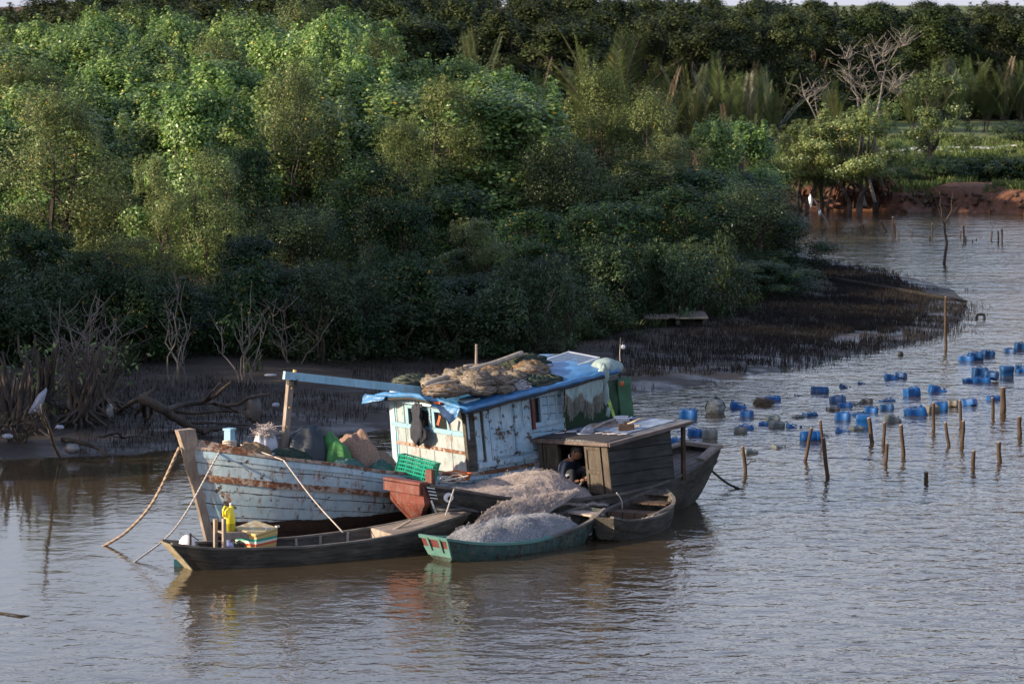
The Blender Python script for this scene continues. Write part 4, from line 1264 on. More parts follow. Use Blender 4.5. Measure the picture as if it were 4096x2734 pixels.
crate_wall(m, D_, H_, .006, Matrix.Translation((-L / 2, -D_ / 2, 0)) @ Matrix.Rotation(R(90), 4, 'Z'), 5, 11); crate_wall(m, D_, H_, .006, Matrix.Translation((L / 2, -D_ / 2, 0)) @ Matrix.Rotation(R(90), 4, 'Z'), 5, 11)
m.build('side_walls', GC, cr)
m = MB(); crate_wall(m, L, D_, .006, Matrix.Translation((-L / 2, -D_ / 2, 0)) @ Matrix.Rotation(R(-90), 4, 'X'), 6, 16); m.build('base_grid', GC, cr)
m = MB()
for (x, y, dx, dy) in ((0, -D_ / 2, L + .04, .03), (0, D_ / 2, L + .04, .03), (-L / 2, 0, .03, D_ - .03), (L / 2, 0, .03, D_ - .03)): m.box((x, y, H_), (dx, dy, .02))
m.build('rim', GC, cr)

# ropes of the fishing boat
def W3(fr, p): return fr.wld(p)
s0 = FB.wld((-.62, 0, 1.50))
e = G(400, 2182)
rope('mooring_rope', [s0, s0.lerp(e, .33) + Vector((0, 0, -.33)), s0.lerp(e, .66) + Vector((0, 0, -.29)), e + Vector((0, 0, -.04))], .021, ROPE, 'thick tan mooring rope hanging from the stem into the water', 'rope')
s1 = FB.wld((-.1, -.33, 1.42)); e = G(525, 2250)
rope('mooring_rope', [s1, s1.lerp(e, .5) + Vector((0, 0, -.31)), e + Vector((0, 0, -.03))], .013, ROPE_W, 'thin pale mooring rope running from the bow rail down to the water', 'rope')
s1 = FB.wld((bp.x + .1, -.1, bp.z - .12)); k1 = FB.wld((FB.ony(1128, 1835, -.93).x, -.97, 1.29)); e = G(1372, 2128, .30)
rope('tie_rope', [s1, k1], .011, ROPE_W, 'thin pale rope from the bow bollard to the boat rail', 'rope')
rope('tie_rope', [k1, k1.lerp(e, .5) + Vector((0, 0, -.05)), e], .011, ROPE_W, 'thin pale rope from the rail down to the long sampan', 'rope')
# ---- houseboat ----------------------------------------------------
HB = Frame(-1.38, 52.33, 43)
hb = thing('houseboat', 'dark wooden houseboat with a low plank cabin, a red prow and a painted eye', 'boat', HB.o, HB.a)
# prow top
HH = Hull([(-.34, .42, .92, .05, -.2, .50), (.30, .60, .78, .12, -.25, .3), (1.1, .72, .60, .3, -.3, .1), (2.1, .84, .46, .45, -.3, 0), (3.3, .88, .44, .5, -.3, 0), (4.3, .86, .50, .5, -.25, -.05), (5.3, .72, .66, .4, -.2, -.15), (6.35, .36, .90, .12, -.05, -.45)], 54, .6, 1.0, .01)
m = MB(); rows = HH.shell(m, 0, 12); m.build('hull', HULLWOOD, hb, True, fix=False)
m = MB(); rows = HH.shell(m, .04, 10); m.build('hull_lining', HULLIN, hb, True, fix=False)
m = MB(); HH.cap(m, 1.0); m.build('transom', HULLWOOD, hb)
m = MB(); HH.rim(m, .06, .025, .03, .02, 1); m.build('gunwale', wood('worn_gunwale_wood', (.05, .045, .04), (.22, .19, .165), (1, 8, 8)), hb)
m = MB(); HH.strip(m, .24, .30, .022, .08, 1, -1, 50); m.build('rub_rail', HULLWOOD, hb)
# foredeck floor and raised bulwark by the door
m = MB(); P = []
for i in range(16):
    f = .05 + .48 * i / 15; x, w_, g, b, k, r = HH.st(f)
    P.append([Vector((x, (w_ - .07) * (j / 3 - 1), g - .16)) for j in range(7)])
m.slab(P, .03); m.build('foredeck', wood('foredeck_planks', (.07, .05, .035), (.2, .15, .11), (1, 9, 9), seam=8, axis=1), hb)
m = MB(); P = []
for i in range(12):
    f = .80 + .19 * i / 11; x, w_, g, b, k, r = HH.st(f)
    P.append([Vector((x, (w_ - .06) * (j / 3 - 1), g - .10)) for j in range(7)])
m.slab(P, .03); m.build('aft_deck', GREYWOOD, hb)
m = MB()
a_ = HH.at(.985, 0, -1); b_ = HH.at(.985, 0, 1)
m.beam(a_ + Vector((-.03, -.06, .035)), b_ + Vector((-.03, .06, .035)), .16, .06)
a_ = HH.at(.90, 0, -1); c_ = HH.at(.99, 0, -1); m.beam(a_ + Vector((0, .05, .045)), c_ + Vector((0, .05, .05)), .15, .04)
a_ = HH.at(.84, 0, 1); c_ = HH.at(.99, 0, 1); m.beam(a_ + Vector((0, -.06, .045)), c_ + Vector((0, -.06, .05)), .16, .04)
m.build('stern_planks', PALEWOOD, hb)
# red prow board : wide scoop facing the bow
def prow_pt(u, v):                                        # u across -1..1, v 0 top .. 1 foot
    if v < .42: hwid = .40
    else:
        t = (v - .42) / .58; hwid = .40 - .30 * math.sin(t * math.pi / 2) ** 1.0
    z = .94 - .80 * v
    x = -.42 + .10 * v + .42 * max(0, v - .4) ** 1.4 + .05 * abs(u) ** 2
    return Vector((x, u * hwid, z))
m = MB(); Pf = [[prow_pt(-1 + 2 * j / 14, i / 20) for j in range(15)] for i in range(21)]
Pb = [[p + Vector((.11, 0, 0)) for p in row] for row in Pf]
m.grid(Pf); m.grid(Pb)
for rw in range(20):
    for j in (0, 14): m.add([Pf[rw][j], Pf[rw + 1][j], Pb[rw + 1][j], Pb[rw][j]], [(0, 1, 2, 3)])
for j in range(14):
    for i in (0, 20): m.add([Pf[i][j], Pf[i][j + 1], Pb[i][j + 1], Pb[i][j]], [(0, 1, 2, 3)])
pr = m.build('prow_board', RED, hb)
m = MB(); m.box((-.43, 0, .845), (.045, .84, .14)); m.box((-.37, 0, .95), (.17, .86, .035)); m.build('prow_rail', RED, pr)
# black cheeks with the eye
m = MB(); HH.strip(m, .04, .62, .006, 0.0, .185, -1, 20); ck = m.build('bow_cheek', BLACKP, hb, True)
m = MB(); HH.strip(m, .04, .62, .006, 0.0, .185, 1, 20); m.build('bow_cheek', BLACKP, hb, True)
ey = HH.at(.078, .13, -1); du_ = (HH.at(.09, .13, -1) - ey).normalized(); dv_ = (HH.at(.078, .17, -1) - ey).normalized(); nn_ = dv_.cross(du_).normalized()
if nn_.y > 0: nn_ = -nn_
tl_ = nn_.to_track_quat('Z', 'Y').to_matrix(); ey = ey + nn_ * .03
m = MB(); m.lathe(ey, [(.075, -.05), (.075, .008), (.068, .014)], 22, tl_); e1 = m.build('eye', WHITEP, ck)
m = MB(); m.lathe(ey + nn_ * .004 + du_ * .008, [(.034, 0), (.034, .016)], 16, tl_); m.build('pupil', BLACKP, e1)
m = MB()
for k in range(4):
    a_ = HH.at(.004, .03 + .05 * k, -1); b_ = HH.at(.032, .03 + .05 * k, -1); m.beam(a_ + Vector((0, -.012, 0)), b_ + Vector((0, -.012, 0)), .012, .014)
a_ = HH.at(.004, .22, -1); b_ = HH.at(.014, .42, -1); m.beam(a_ + Vector((0, -.012, 0)), b_ + Vector((0, -.012, 0)), .012, .03); m.build('white_bow_marks', WHITEP, ck)
m = MB(); m.box((-.12, -.30, .98), (.10, .12, .30), .2); m.build('prow_bitt', RED, hb)
# cabin
def hc_(x, y, v): 
    zb = .42 + (x - 3.3) * .09; zt = 1.245 + (x - 3.3) * .105
    return Vector((x - .11 * v, y * (1 - .02 * v), zb + (zt - zb) * v - .055 * y * v))
XC, XD = 3.30, 4.72; YN, YF = -.86, .76
hq = (hc_(XC, YF, 0), hc_(XC, YN, 0), hc_(XC, YN, 1), hc_(XC, YF, 1))
fr_ = bpy.data.objects.new('cabin_front', None); C.objects.link(fr_); fr_.parent = hb
m = MB(); W_ = lambda *a, t0=-.04, t1=0.0: m.wall(hq, a[0], a[1], a[2], a[3], a[4] if len(a) > 4 else t0, a[5] if len(a) > 5 else t1)
W_(0, .28, -.05, 1); W_(.675, 1, -.05, 1); W_(.28, .675, .93, 1); W_(.28, .675, -.05, .02); m.build('wall', CABWOOD, fr_)
m = MB(); W_(-.01, .05, 0, 1, 0, .035); W_(.92, 1.005, 0, 1, 0, .03); W_(0, 1, .93, 1.0, .0, .05); m.build('frame', DOORWOOD, fr_)
for (a, b) in ((.07, .28), (.675, .90)):
    m = MB(); W_(a, b, .03, .92, .0, .02); d_ = m.build('door', DOORWOOD, fr_)
    m = MB(); e = .03
    W_(a, a + e, .03, .92, .02, .038); W_(b - e, b, .03, .92, .02, .038); W_(a + e, b - e, .86, .92, .02, .038); W_(a + e, b - e, .03, .10, .02, .038); W_(a + e, b - e, .40, .47, .02, .042)
    m.build('door_frame', DOORWOOD, d_)
for (q_, nm) in (((hc_(XC, YN, 0), hc_(XD, YN, 0), hc_(XD, YN, 1), hc_(XC, YN, 1)), 'cabin_side'), ((hc_(XD, YF, 0), hc_(XC, YF, 0), hc_(XC, YF, 1), hc_(XD, YF, 1)), 'cabin_side'), ((hc_(XD, YN, 0), hc_(XD, YF, 0), hc_(XD, YF, 1), hc_(XD, YN, 1)), 'cabin_back')):
    m = MB(); m.wall(q_, .02 if nm == 'cabin_back' else 0, .98 if nm == 'cabin_back' else 1, -.12, .985, -.04, -.001 if nm == 'cabin_back' else 0); m.build(nm, CABWOOD, hb)
m = MB(); P = []
for i in range(13):
    x = 3.12 + (5.02 - 3.12) * i / 12
    P.append([Vector((x, -.94 + 1.78 * j / 10, 1.262 + (x - 3.2) * .105 - .055 * (-.94 + 1.78 * j / 10) + .03 * (1 - (j / 5 - 1) ** 2) + .006 * n3(x * 4, j, 0))) for j in range(11)])
m.slab(P, .03)
rf = m.build('roof', wood('grey_roof_boards', (.06, .065, .07), (.20, .215, .235), (1, 8, 8), .7, seam=6, axis=1), hb)
m = MB(); m.beam((3.11, -.945, 1.275), (5.03, -.945, 1.475), .05, .06); m.beam((3.11, -.94, 1.24 + .04), (3.11, .86, 1.175), .04, .055); m.build('roof_edge', wood('worn_roof_edge', (.07, .05, .042), (.2, .16, .14), (1, 8, 8)), rf)
m = MB(); P = []
for i in range(7):
    x = 3.10 + .62 * i / 6
    P.append([Vector((x, -.88 + 1.66 * j / 10, 1.268 + (x - 3.2) * .105 - .055 * (-.88 + 1.66 * j / 10) + .034 * (1 - (j / 5 - 1) ** 2) + .008 * n3(x * 6, j, 2) + .008)) for j in range(11)])
m.slab(P, .008); m.build('roofing_felt', basic('black_felt', (.022, .02, .02), .9, 12, .3, .4), rf)
def hroof(x, y): return 1.262 + (x - 3.2) * .105 - .055 * y + .03 * (1 - (y / .99) ** 2)
m = MB(); P = []
for i in range(9):
    x = 3.66 + 1.2 * i / 8
    P.append([Vector((x, -.72 + 1.3 * j / 8, hroof(x, -.72 + 1.3 * j / 8) + .012 + .005 * n3(x * 6, j, 2))) for j in range(9)])
m.slab(P, .006); m.build('roof_sheet', basic('faded_blue_sheet', (.10, .17, .30), .5, 5, .35, .2, col2=(.24, .28, .34)), rf)
m = MB(); p_ = HB.ony(2712, 1700, -.86); q_ = HB.ony(2728, 1920, -.80)
m.beam((4.90, -.86, 1.42), (4.98, -.80, .52), .05, .065, Vector((1, 0, 0))); m.build('roof_post', STAKEWOOD, hb); m = MB(); m.beam((4.86, .72, 1.33), (4.9, .68, .5), .05, .06, Vector((1, 0, 0))); m.build('roof_post', wood('pale_post_wood', (.05, .045, .04), (.2, .17, .14), (6, 6, 1.2)), hb)
m = MB(); P = [Vector(HH.at(.79, .0, -1)) + Vector((.0, .02, 0))]
def hitem(name, label, cat, group=None): return fthing(name, label, cat, group, fr=HB)
# things on the houseboat roof
def onroof(px, py):
    z = 1.33
    for _ in range(6):
        p = HB.onz(px, py, z); z = hroof(p.x, p.y)
    return Vector((p.x, p.y, z))
PLB = basic('white_plastic_basket', (.55, .58, .60), .5, 10, .1, 0)
t = hitem('colander', 'white perforated plastic basket on the houseboat roof', 'basket')
c = onroof(2492, 1692); c.z += .0
m = MB()
for k in range(26):
    a = 2 * math.pi * k / 26
    for s_ in (1, -1):
        m.tube([c + Vector((.075 * math.cos(a), .075 * math.sin(a), .015)), c + Vector((.105 * math.cos(a + .12 * s_), .105 * math.sin(a + .12 * s_), .05)), c + Vector((.135 * math.cos(a + .24 * s_), .135 * math.sin(a + .24 * s_), .095))], .0045, 4)
for (r_, z) in ((.085, .03), (.105, .055), (.122, .078)): m.tube([c + Vector((r_ * math.cos(a), r_ * math.sin(a), z)) for a in [i * math.pi / 12 for i in range(25)]], .004, 4)
m.build('basket_wall', PLB, t, fix=False)
m = MB(); m.tube([c + Vector((.145 * math.cos(a), .145 * math.sin(a), .10)) for a in [i * math.pi / 16 for i in range(33)]], .010, 6); m.lathe(c + Vector((0, 0, .01)), [(.078, -.006), (.078, .008)], 20); m.build('rim', PLB, t, True)
t = hitem('paddle', 'bamboo pole lying across the houseboat roof behind the hand net', 'pole')
a = onroof(2362, 1727); b = onroof(2470, 1682); b.z += .05
m = MB(); m.tube([a + Vector((0, 0, .03)), a.lerp(b, .5) + Vector((0, 0, .035)), b], .020, 8); m.build('stem', BAMBOO, t, True)
t = hitem('paddle', 'second bamboo pole pointing past the aft edge of the houseboat roof', 'pole')
a = onroof(2510, 1704); b = onroof(2602, 1690); b.z += .09
m = MB(); m.tube([a + Vector((0, 0, .03)), a.lerp(b, .5) + Vector((0, 0, .04)), b], [.022, .02, .014], 8); m.build('stem', BAMBOO, t, True)
t = hitem('hand_net', 'wire hand net lying on the front of the houseboat roof', 'net')
c = onroof(2345, 1736); m = MB()
def hn(u, v): 
    r_ = .19 * math.sqrt(u); return c + Vector((r_ * 1.0 * math.cos(v), r_ * .62 * math.sin(v), .02 + .13 * math.exp(-((math.cos(v) * u - .3) ** 2 + (math.sin(v) * u - .2) ** 2) * 5) * (1 - u ** 3)))
for k in range(30):
    v0 = 2 * math.pi * k / 30
    for s_ in (1, -1): m.tube([hn(i / 8 + .001, v0 + s_ * i * .10) for i in range(9)], .0028, 3, cap=False)
m.build('mesh', THREAD_W, t, fix=False)
m = MB(); m.tube([hn(1, i * math.pi / 12) for i in range(25)], .006, 5); m.build('hoop', METAL, t, True)
t = hitem('anvil_block', 'rusty brown metal block standing on the houseboat roof', 'block')
c = onroof(2505, 1722); c.z += .055; m = MB(); m.box(c, (.26, .10, .11), R(-43)); m.box(c + Vector((-.01, .02, .075)), (.06, .05, .05), R(-43)); o = m.build('block', wood('rusty_block', (.03, .02, .015), (.09, .06, .045), (4, 4, 4)), t); bv = o.modifiers.new('bevel', 'BEVEL'); bv.width = .012; bv.segments = 2
t = hitem('flat_boards', 'pale wooden boards lying along the far side of the houseboat roof', 'board')
m = MB()
for (pa, pb, wd) in (((2357, 1702), (2470, 1692), .09), ((2350, 1709), (2490, 1700), .05), ((2370, 1712), (2560, 1706), .05)):
    a = onroof(*pa); b = onroof(*pb); m.beam(a + Vector((0, 0, .022)), b + Vector((0, 0, .022)), wd, .018)
m.build('boards', PALEWOOD, t)
t = hitem('paper_scraps', 'white scraps of sheet scattered over the front of the houseboat roof', 'scraps')
m = MB()
for i, (px, py, s_) in enumerate(((2400, 1735, .10), (2455, 1738, .14), (2490, 1740, .10), (2240, 1735, .12), (2290, 1729, .14), (2425, 1738, .08))):
    c = onroof(px, py); n = 9
    top = [c + Vector((s_ * (1 + .4 * n3(i, k, 0)) * math.cos(k * 6.283 / n), s_ * .5 * (1 + .5 * n3(i, k, 4)) * math.sin(k * 6.283 / n), .022 + .012 * n3(i * 3, k, 1))) for k in range(n)]
    m.add(top + [p - Vector((0, 0, .004)) for p in top], [tuple(range(n)), tuple(range(2 * n - 1, n - 1, -1))] + [(k, n + k, n + (k + 1) % n, (k + 1) % n) for k in range(n)])
m.build('scraps', basic('dirty_white_sheet', (.52, .47, .45), .6, 9, .2, .2), t)
t = hitem('black_torch', 'small black torch beside the white basket on the roof', 'torch')
c = onroof(2520, 1690); m = MB(); m.tube([c + Vector((-.03, .0, .03)), c + Vector((.06, .0, .03)), c + Vector((.16, -.03, .04))], [.035, .026, .024], 10); m.tube([c + Vector((.0, .05, .03)), c + Vector((.03, .06, .09)), c + Vector((.06, .05, .10))], .014, 6); m.build('body', BLACKP, t, True)
m = MB(); m.tube([c + Vector((-.034, 0, .03)), c + Vector((-.04, .0, .03))], .028, 10); m.build('glass', METAL, t)
t = thing('water_basket_bar', 'x', 'x'); bpy.data.objects.remove(t)
# orange box, net heap, coil on the foredeck
t = fthing('orange_tub', 'orange plastic tub in front of the blue cabin beside the red bitt', 'tub', fr=FB)
c = AtY(1825, 1905, 53.9); c = FB.loc(c); m = MB(); m.hexa([c + Vector(p) for p in ((-.13, -.16, -.05), (.13, -.16, -.05), (.13, .16, -.05), (-.13, .16, -.05))], [c + Vector(p) for p in ((-.16, -.2, .05), (.16, -.2, .05), (.16, .2, .05), (-.16, .2, .05))]); m.build('tub', basic('orange_plastic', (.45, .11, .02), .4, 6, .15, 0), t)
m = MB()
for (x, y, dx, dy) in ((0, -.2, .35, .02), (0, .2, .35, .02), (-.17, 0, .02, .38), (.17, 0, .02, .38)): m.box(c + Vector((x, y, .055)), (dx, dy, .02))
m.build('rim', ORANGE, t)
m = MB()
t = hitem('rope_coil', 'loose loops of pale rope on the bow of the houseboat', 'rope'); c = HB.ony(1815, 1925, -.35)
pts = [c + Vector((.22 * math.cos(i * .42) * (1 + .25 * math.sin(i * .9)), .13 * math.sin(i * .42) + .03 * math.sin(i), .02 + .035 * math.sin(i * .7) + .02)) for i in range(44)]
m.tube(pts, .009, 5); m.build('coil', ROPE_W, t, True)
q = HB.ony(1816, 1955, -.66); e = G(1783, 2058, .62)
rope('tie_rope', [HB.wld(q) + Vector((0, 0, .0)), e], .012, ROPE_W, 'short pale rope tying the long sampan to the houseboat bow', 'rope')
s_ = HB.wld(HH.at(.985, .1, 1)) + Vector((.1, 0, .0)); rope('tie_rope', [s_, G(2900, 1925, .12), G(3000, 1968, -.04)], .018, ROPE_D, 'dark rope running from the stern of the houseboat into the water', 'rope')
t = fthing('rope_tail', 'dark frayed rope ends hanging at the houseboat stern', 'rope', fr=HB); m = MB(); c = HB.loc(s_)
for k in range(4): m.tube([c + Vector((.02 * k, 0, 0)), c + Vector((.05 + .03 * k, -.04, -.12 - .03 * k)), c + Vector((.03 + .05 * k, -.03, -.30 + .05 * k))], .012, 5)
m.build('ends', ROPE_D, t, True)
rope('tie_rope', [HB.wld((3.28, -.96, .50)), HB.wld((3.36, -1.0, .34)), HB.wld((3.34, -1.0, .05))], .010, ROPE_W, 'pale rope looped over the houseboat gunwale by its cabin corner', 'rope')

# heaps of fine netting
def net_heap(name, label, fr, surf, mat_core, nthr, thr, seed, cols=40, rws=22, length=.22, r=.0013, spread=.045, loops=0, loop_src=None):
    t = fthing(name, label, 'net', fr=fr)
    rr = random.Random(seed)
    m = MB(); A = [[Vector(surf(i / cols, j / rws)) for j in range(rws + 1)] for i in range(cols + 1)]
    m.slab(A, .05); m.build('heap', mat_core, t, True, fix=False)
    rn = np.random.default_rng(seed); VV = []; FF = []; nb = 0
    for layer in range(5):                                # knotted diamond meshes, several slack layers
        nu, nv = (112, 62) if layer < 4 else (80, 44)
        amp = .022 if layer < 4 else .050
        g = np.zeros((nu, nv, 3)); o1, o2 = rn.uniform(0, 9, 2)
        for a in range(nu):
            for b_ in range(nv):
                uu = min(1, max(0, (a + .35 * n3(a * .11 + o1, b_ * .13, layer) * 8) / (nu - 1))); vv = min(1, max(0, (b_ + .35 * n3(a * .12, b_ * .11 + o2, layer + 5) * 8) / (nv - 1)))
                g[a, b_] = surf(uu, vv)
                g[a, b_, 2] += .010 + spread * max(0, n3(a * .16 + o1, b_ * .2, layer * 3)) * (1.6 if layer == 4 else .8)
        g += rn.normal(0, 1, g.shape) * np.array([.013, .013, amp * .42]); g[:, :, 2] = np.maximum(g[:, :, 2], g[:, :, 2] - .01)
        ia, ib = np.meshgrid(np.arange(nu - 1), np.arange(nv - 1), indexing='ij'); ev = ((ia + ib) % 2 == 0)
        A = np.where(ev[..., None], g[:-1, :-1], g[1:, :-1]).reshape(-1, 3); Bp = np.where(ev[..., None], g[1:, 1:], g[:-1, 1:]).reshape(-1, 3)
        M_ = (A + Bp) / 2 + rn.normal(0, .006, A.shape)
        for P0, P1 in ((A, M_), (M_, Bp)):
            d = P1 - P0; L = np.linalg.norm(d, axis=1, keepdims=True) + 1e-6; k_ = (L[:, 0] < .12); P0, P1, d = P0[k_], P1[k_], (d / L)[k_]
            s1 = np.cross(d, np.array([.3, .2, 1.0])); s1 /= np.linalg.norm(s1, axis=1, keepdims=True) + 1e-9; s2v = np.cross(d, s1)
            offs = [s1 * r, (-.5 * s1 + .87 * s2v) * r, (-.5 * s1 - .87 * s2v) * r]
            V = np.stack([P0 + o_ for o_ in offs] + [P1 + o_ for o_ in offs], 1).reshape(-1, 3); n_ = len(P0)
            F_ = (np.arange(n_)[:, None, None] * 6 + np.array([[0, 1, 4, 3], [1, 2, 5, 4], [2, 0, 3, 5]])[None]).reshape(-1, 4) + nb
            VV.append(V); FF.append(F_); nb += len(V)
    link('net_meshes', numpy_mesh('net_meshes', np.concatenate(VV), np.concatenate(FF), thr), t)
    if loops:
        m = MB()
        for i in range(loops):
            p = Vector(loop_src(rr)); a = rr.uniform(0, 6.28); sz = rr.uniform(.018, .036)
            ax = Vector((math.cos(a), math.sin(a), rr.uniform(-.3, .3))).normalized(); bz_ = Vector((rr.uniform(-.4, .4), rr.uniform(-.4, .4), 1)).normalized()
            m.tube([p + ax * (sz * math.cos(k * .785)) + bz_ * (sz * 1.3 * math.sin(k * .785)) for k in range(9)], r * 1.15, 3, cap=False)
        m.build('loose_meshes', thr, t, False, fix=False)
    return t
def s1_(u, v):                                            # on the foredeck of the houseboat
    x = .55 + 2.62 * u; f = (x + .3) / 6.65
    wv = float(np.interp(x, [.35, 1.1, 2.1, 3.3], [.42, .68, .86, .90]))
    y = wv * (2 * v - 1)
    hgt = .07 + .20 * math.sin(math.pi * min(1, u * 1.02) ** 1.25) ** .8 + .24 * math.exp(-((u - .70) / .20) ** 2) * (.5 + .5 * math.exp(-((v - .30) / .4) ** 2)) 
    hgt *= (1 - abs(2 * v - 1) ** 4 * .85) * min(1, u * 7) * min(1, (1 - u) * 9)
    return (x, y, float(np.interp(x, [.35, 1.1, 2.1, 3.3], [.72, .52, .40, .38])) - .06 + hgt + .05 * n3(x * 2.6, y * 2.6, 3) + .025 * n3(x * 8, y * 8, 1))
def ls1(rr):
    u = rr.random() ** .8; v = rr.choice([rr.uniform(.55, .95), rr.uniform(.05, .95)]); p = s1_(u, v); return (p[0], p[1], p[2] + rr.uniform(.0, .10 + .05 * math.sin(u * 9)))
net_heap('fishing_net', 'big heap of pinkish monofilament net on the foredeck of the houseboat', HB, s1_, NETCORE, 5200, THREAD_P, 31)

# ---- sampans ------------------------------------------------------
def sampan(label, fr, keys, name='sampan', ribs=9, rib_r=.02, hullmat=None, inmat=None, endcap0=True, endcap1=True, n=36, p=.45):
    t = thing(name, label, 'boat', fr.o, fr.a)
    H = Hull(keys, n, p, 1.0, .006)
    m = MB(); H.shell(m, 0, 8)
    t_hull = m.build('hull', hullmat or HULLWOOD, t, True, fix=False)
    m = MB(); H.shell(m, .03, 8); m.build('hull_lining', inmat or HULLIN, t, True, fix=False)
    m = MB(); H.rim(m, .04, .014, .022); m.build('gunwale', wood('gunwale_wood_' + str(len(keys)) + str(ribs), (.06, .055, .048), (.22, .195, .17), (1, 8, 8)), t)
    m = MB(); H.strip(m, .40, .46, .012, .02, .98, -1, 40); H.strip(m, .40, .46, .012, .02, .98, 1, 40); m.build('lower_strake', hullmat or HULLWOOD, t)
    if endcap0: m = MB(); H.cap(m, 0.0); m.build('transom', hullmat or HULLWOOD, t)
    if endcap1: m = MB(); H.cap(m, 1.0); m.build('bow_board', hullmat or HULLWOOD, t)
    for i in range(ribs):
        f = .12 + .74 * i / max(1, ribs - 1)
        pts = [H.at(f, k / 7, -1, .045) for k in range(8)] + [H.at(f, k / 7, 1, .045) for k in range(7, -1, -1)]
        m = MB(); m.tube(pts, rib_r, 5); m.build('rib', PALEWOOD if rib_r > .02 else HULLIN, t)
    return t, H
# long sampan at the left
A0 = G(667, 2168, .42); A1 = G(1858, 2048, .50)
S1F = Frame(A0.x, A0.y, math.degrees(math.atan2(A1.y - A0.y, A1.x - A0.x)))
LN = math.hypot(A1.x - A0.x, A1.y - A0.y)
MOSSY = basic('mossy_yellow_end_board', (.30, .25, .07), .85, 9, .5, .5, col2=(.42, .36, .27))
s1, H1 = sampan('long dark sampan with ribs, planked bow deck, engine stand and foam box', S1F,
    [(0, .20, .42, .12, -.06, .42), (.6, .34, .32, .22, -.16, .25), (1.5, .42, .27, .30, -.2, .05), (LN * .5, .46, .25, .34, -.2, 0), (LN * .75, .42, .32, .28, -.18, -.1), (LN, .20, .52, .06, -.02, -.42)], ribs=11, rib_r=.024, n=46)
m = MB(); row = [H1.at(0, t / 6, -1) + Vector((-.012, 0, 0)) for t in range(7)] + [H1.at(0, t / 6, 1) + Vector((-.012, 0, 0)) for t in range(6, -1, -1)]
m.add(row + [p - Vector((.02, 0, 0)) for p in row], [tuple(range(14)), tuple(range(27, 13, -1))] + [(k, 14 + k, 14 + (k + 1) % 14, (k + 1) % 14) for k in range(14)]); m.build('end_board', MOSSY, s1)
m = MB(); P = []
for i in range(9):
    f = .775 + .215 * i / 8; x, w_, g, b, k, r = H1.st(f)
    P.append([Vector((x, (w_ - .012) * (j / 4 - 1), g + .012)) for j in range(9)])
m.slab(P, .03); m.build('bow_deck', GREYWOOD, s1)
x, w_, g, b, k, r = H1.st(.775); m = MB(); m.box((x - .01, 0, g - .07), (.03, w_ * 1.9, .16)); m.build('deck_beam', PALEWOOD, s1)
# paddle, tyre, foam box, engine stand, yellow jug, white helmet-like motor cover, propeller
t = fthing('paddle', 'long wooden paddle resting against the bow deck of the long sampan', 'paddle', fr=S1F)
a = S1F.ony(1520, 2150, .0); b = S1F.ony(1642, 2086, -.05); m = MB(); m.tube([(a.x - .25, .0, a.z - .1), (a.x, 0, a.z), (b.x, -.05, b.z + .02)], [.018, .020, .022], 8); m.hexa([(a.x - .6, -.06, a.z - .23), (a.x - .6, .06, a.z - .23), (a.x - .24, .05, a.z - .09), (a.x - .24, -.05, a.z - .09)], [(a.x - .6, -.06, a.z - .21), (a.x - .6, .06, a.z - .21), (a.x - .24, .05, a.z - .07), (a.x - .24, -.05, a.z - .07)]); m.build('shaft', PALEWOOD, t)
t = fthing('tyre', 'black bicycle tyre hung over the bow tip of the long sampan', 'tyre', fr=S1F)
c = Vector((LN - .12, 0, .55)); m = MB(); pts = []
for i in range(33):
    a_ = 2 * math.pi * i / 32; pts.append(c + Vector((.33 * math.cos(a_), .21 * math.sin(a_), .03 - .10 * max(0, math.cos(a_)) * .9)))
m.tube(pts, .028, 8, cap=False); m.build('ring', BLACKP, t, True)
t = fthing('foam_box', 'yellow foam box with green, white and red stripes on the long sampan', 'box', fr=S1F)
fc = S1F.ony(1020, 2180, .0)
FOAM = None
m_, nt_, b_, o_ = newmat('striped_foam'); N = NT(nt_); X_, Y_, Z_ = N.xyz(N.coord('Object'))
tz = N.math('DIVIDE', N.math('SUBTRACT', Z_, .20), .34)
colr = N.ramp(tz, [(0, (.50, .33, .11)), (.28, (.55, .08, .03)), (.38, (.62, .62, .50)), (.49, (.02, .30, .22)), (.60, (.52, .36, .13))], 'CONSTANT')
fo = N.noise(N.coord('Object'), 9, 6, .7)
top_ = N.math('GREATER_THAN', Z_, .505)
colr = N.mix(top_, colr, N.ramp(fo, [(.35, (.30, .22, .10)), (.55, (.46, .36, .19)), (.66, (.62, .60, .58))]))
N.l(colr, b_.inputs['Base Color']); b_.inputs['Roughness'].default_value = .7; N.bump(fo, .4, .01, b_)
m = MB(); ang = R(28); fx = fc.x + .02
m.box((fx, 0, .355), (.52, .40, .29), ang, R(11), R(-4)); o = m.build('box', m_, t); bv = o.modifiers.new('bevel', 'BEVEL'); bv.width = .02; bv.segments = 2
m = MB(); m.box((fx - .02, -.03, .52), (.545, .425, .045), ang, R(11), R(-4)); o = m.build('lid', m_, t); bv = o.modifiers.new('bevel', 'BEVEL'); bv.width = .015; bv.segments = 2
m = MB(); rgx = random.Random(4)
for k in range(9):
    q = Matrix.Rotation(ang, 3, 'Z') @ Vector((rgx.choice([-.25, .25, 0]) + rgx.uniform(-.03, .03), rgx.choice([-.19, .19]), 0)); m.box((fx + q.x, q.y, .53), (rgx.uniform(.03, .12), rgx.uniform(.02, .05), .025), ang + rgx.uniform(-.2, .2))
m.build('torn_tape', basic('torn_tape', (.60, .57, .52), .5, 12, .2), t)
t = fthing('engine_stand', 'weathered wooden stand holding the small engine at the left of the long sampan', 'stand', fr=S1F)
ex = S1F.ony(915, 2140, -.1).x; m = MB()
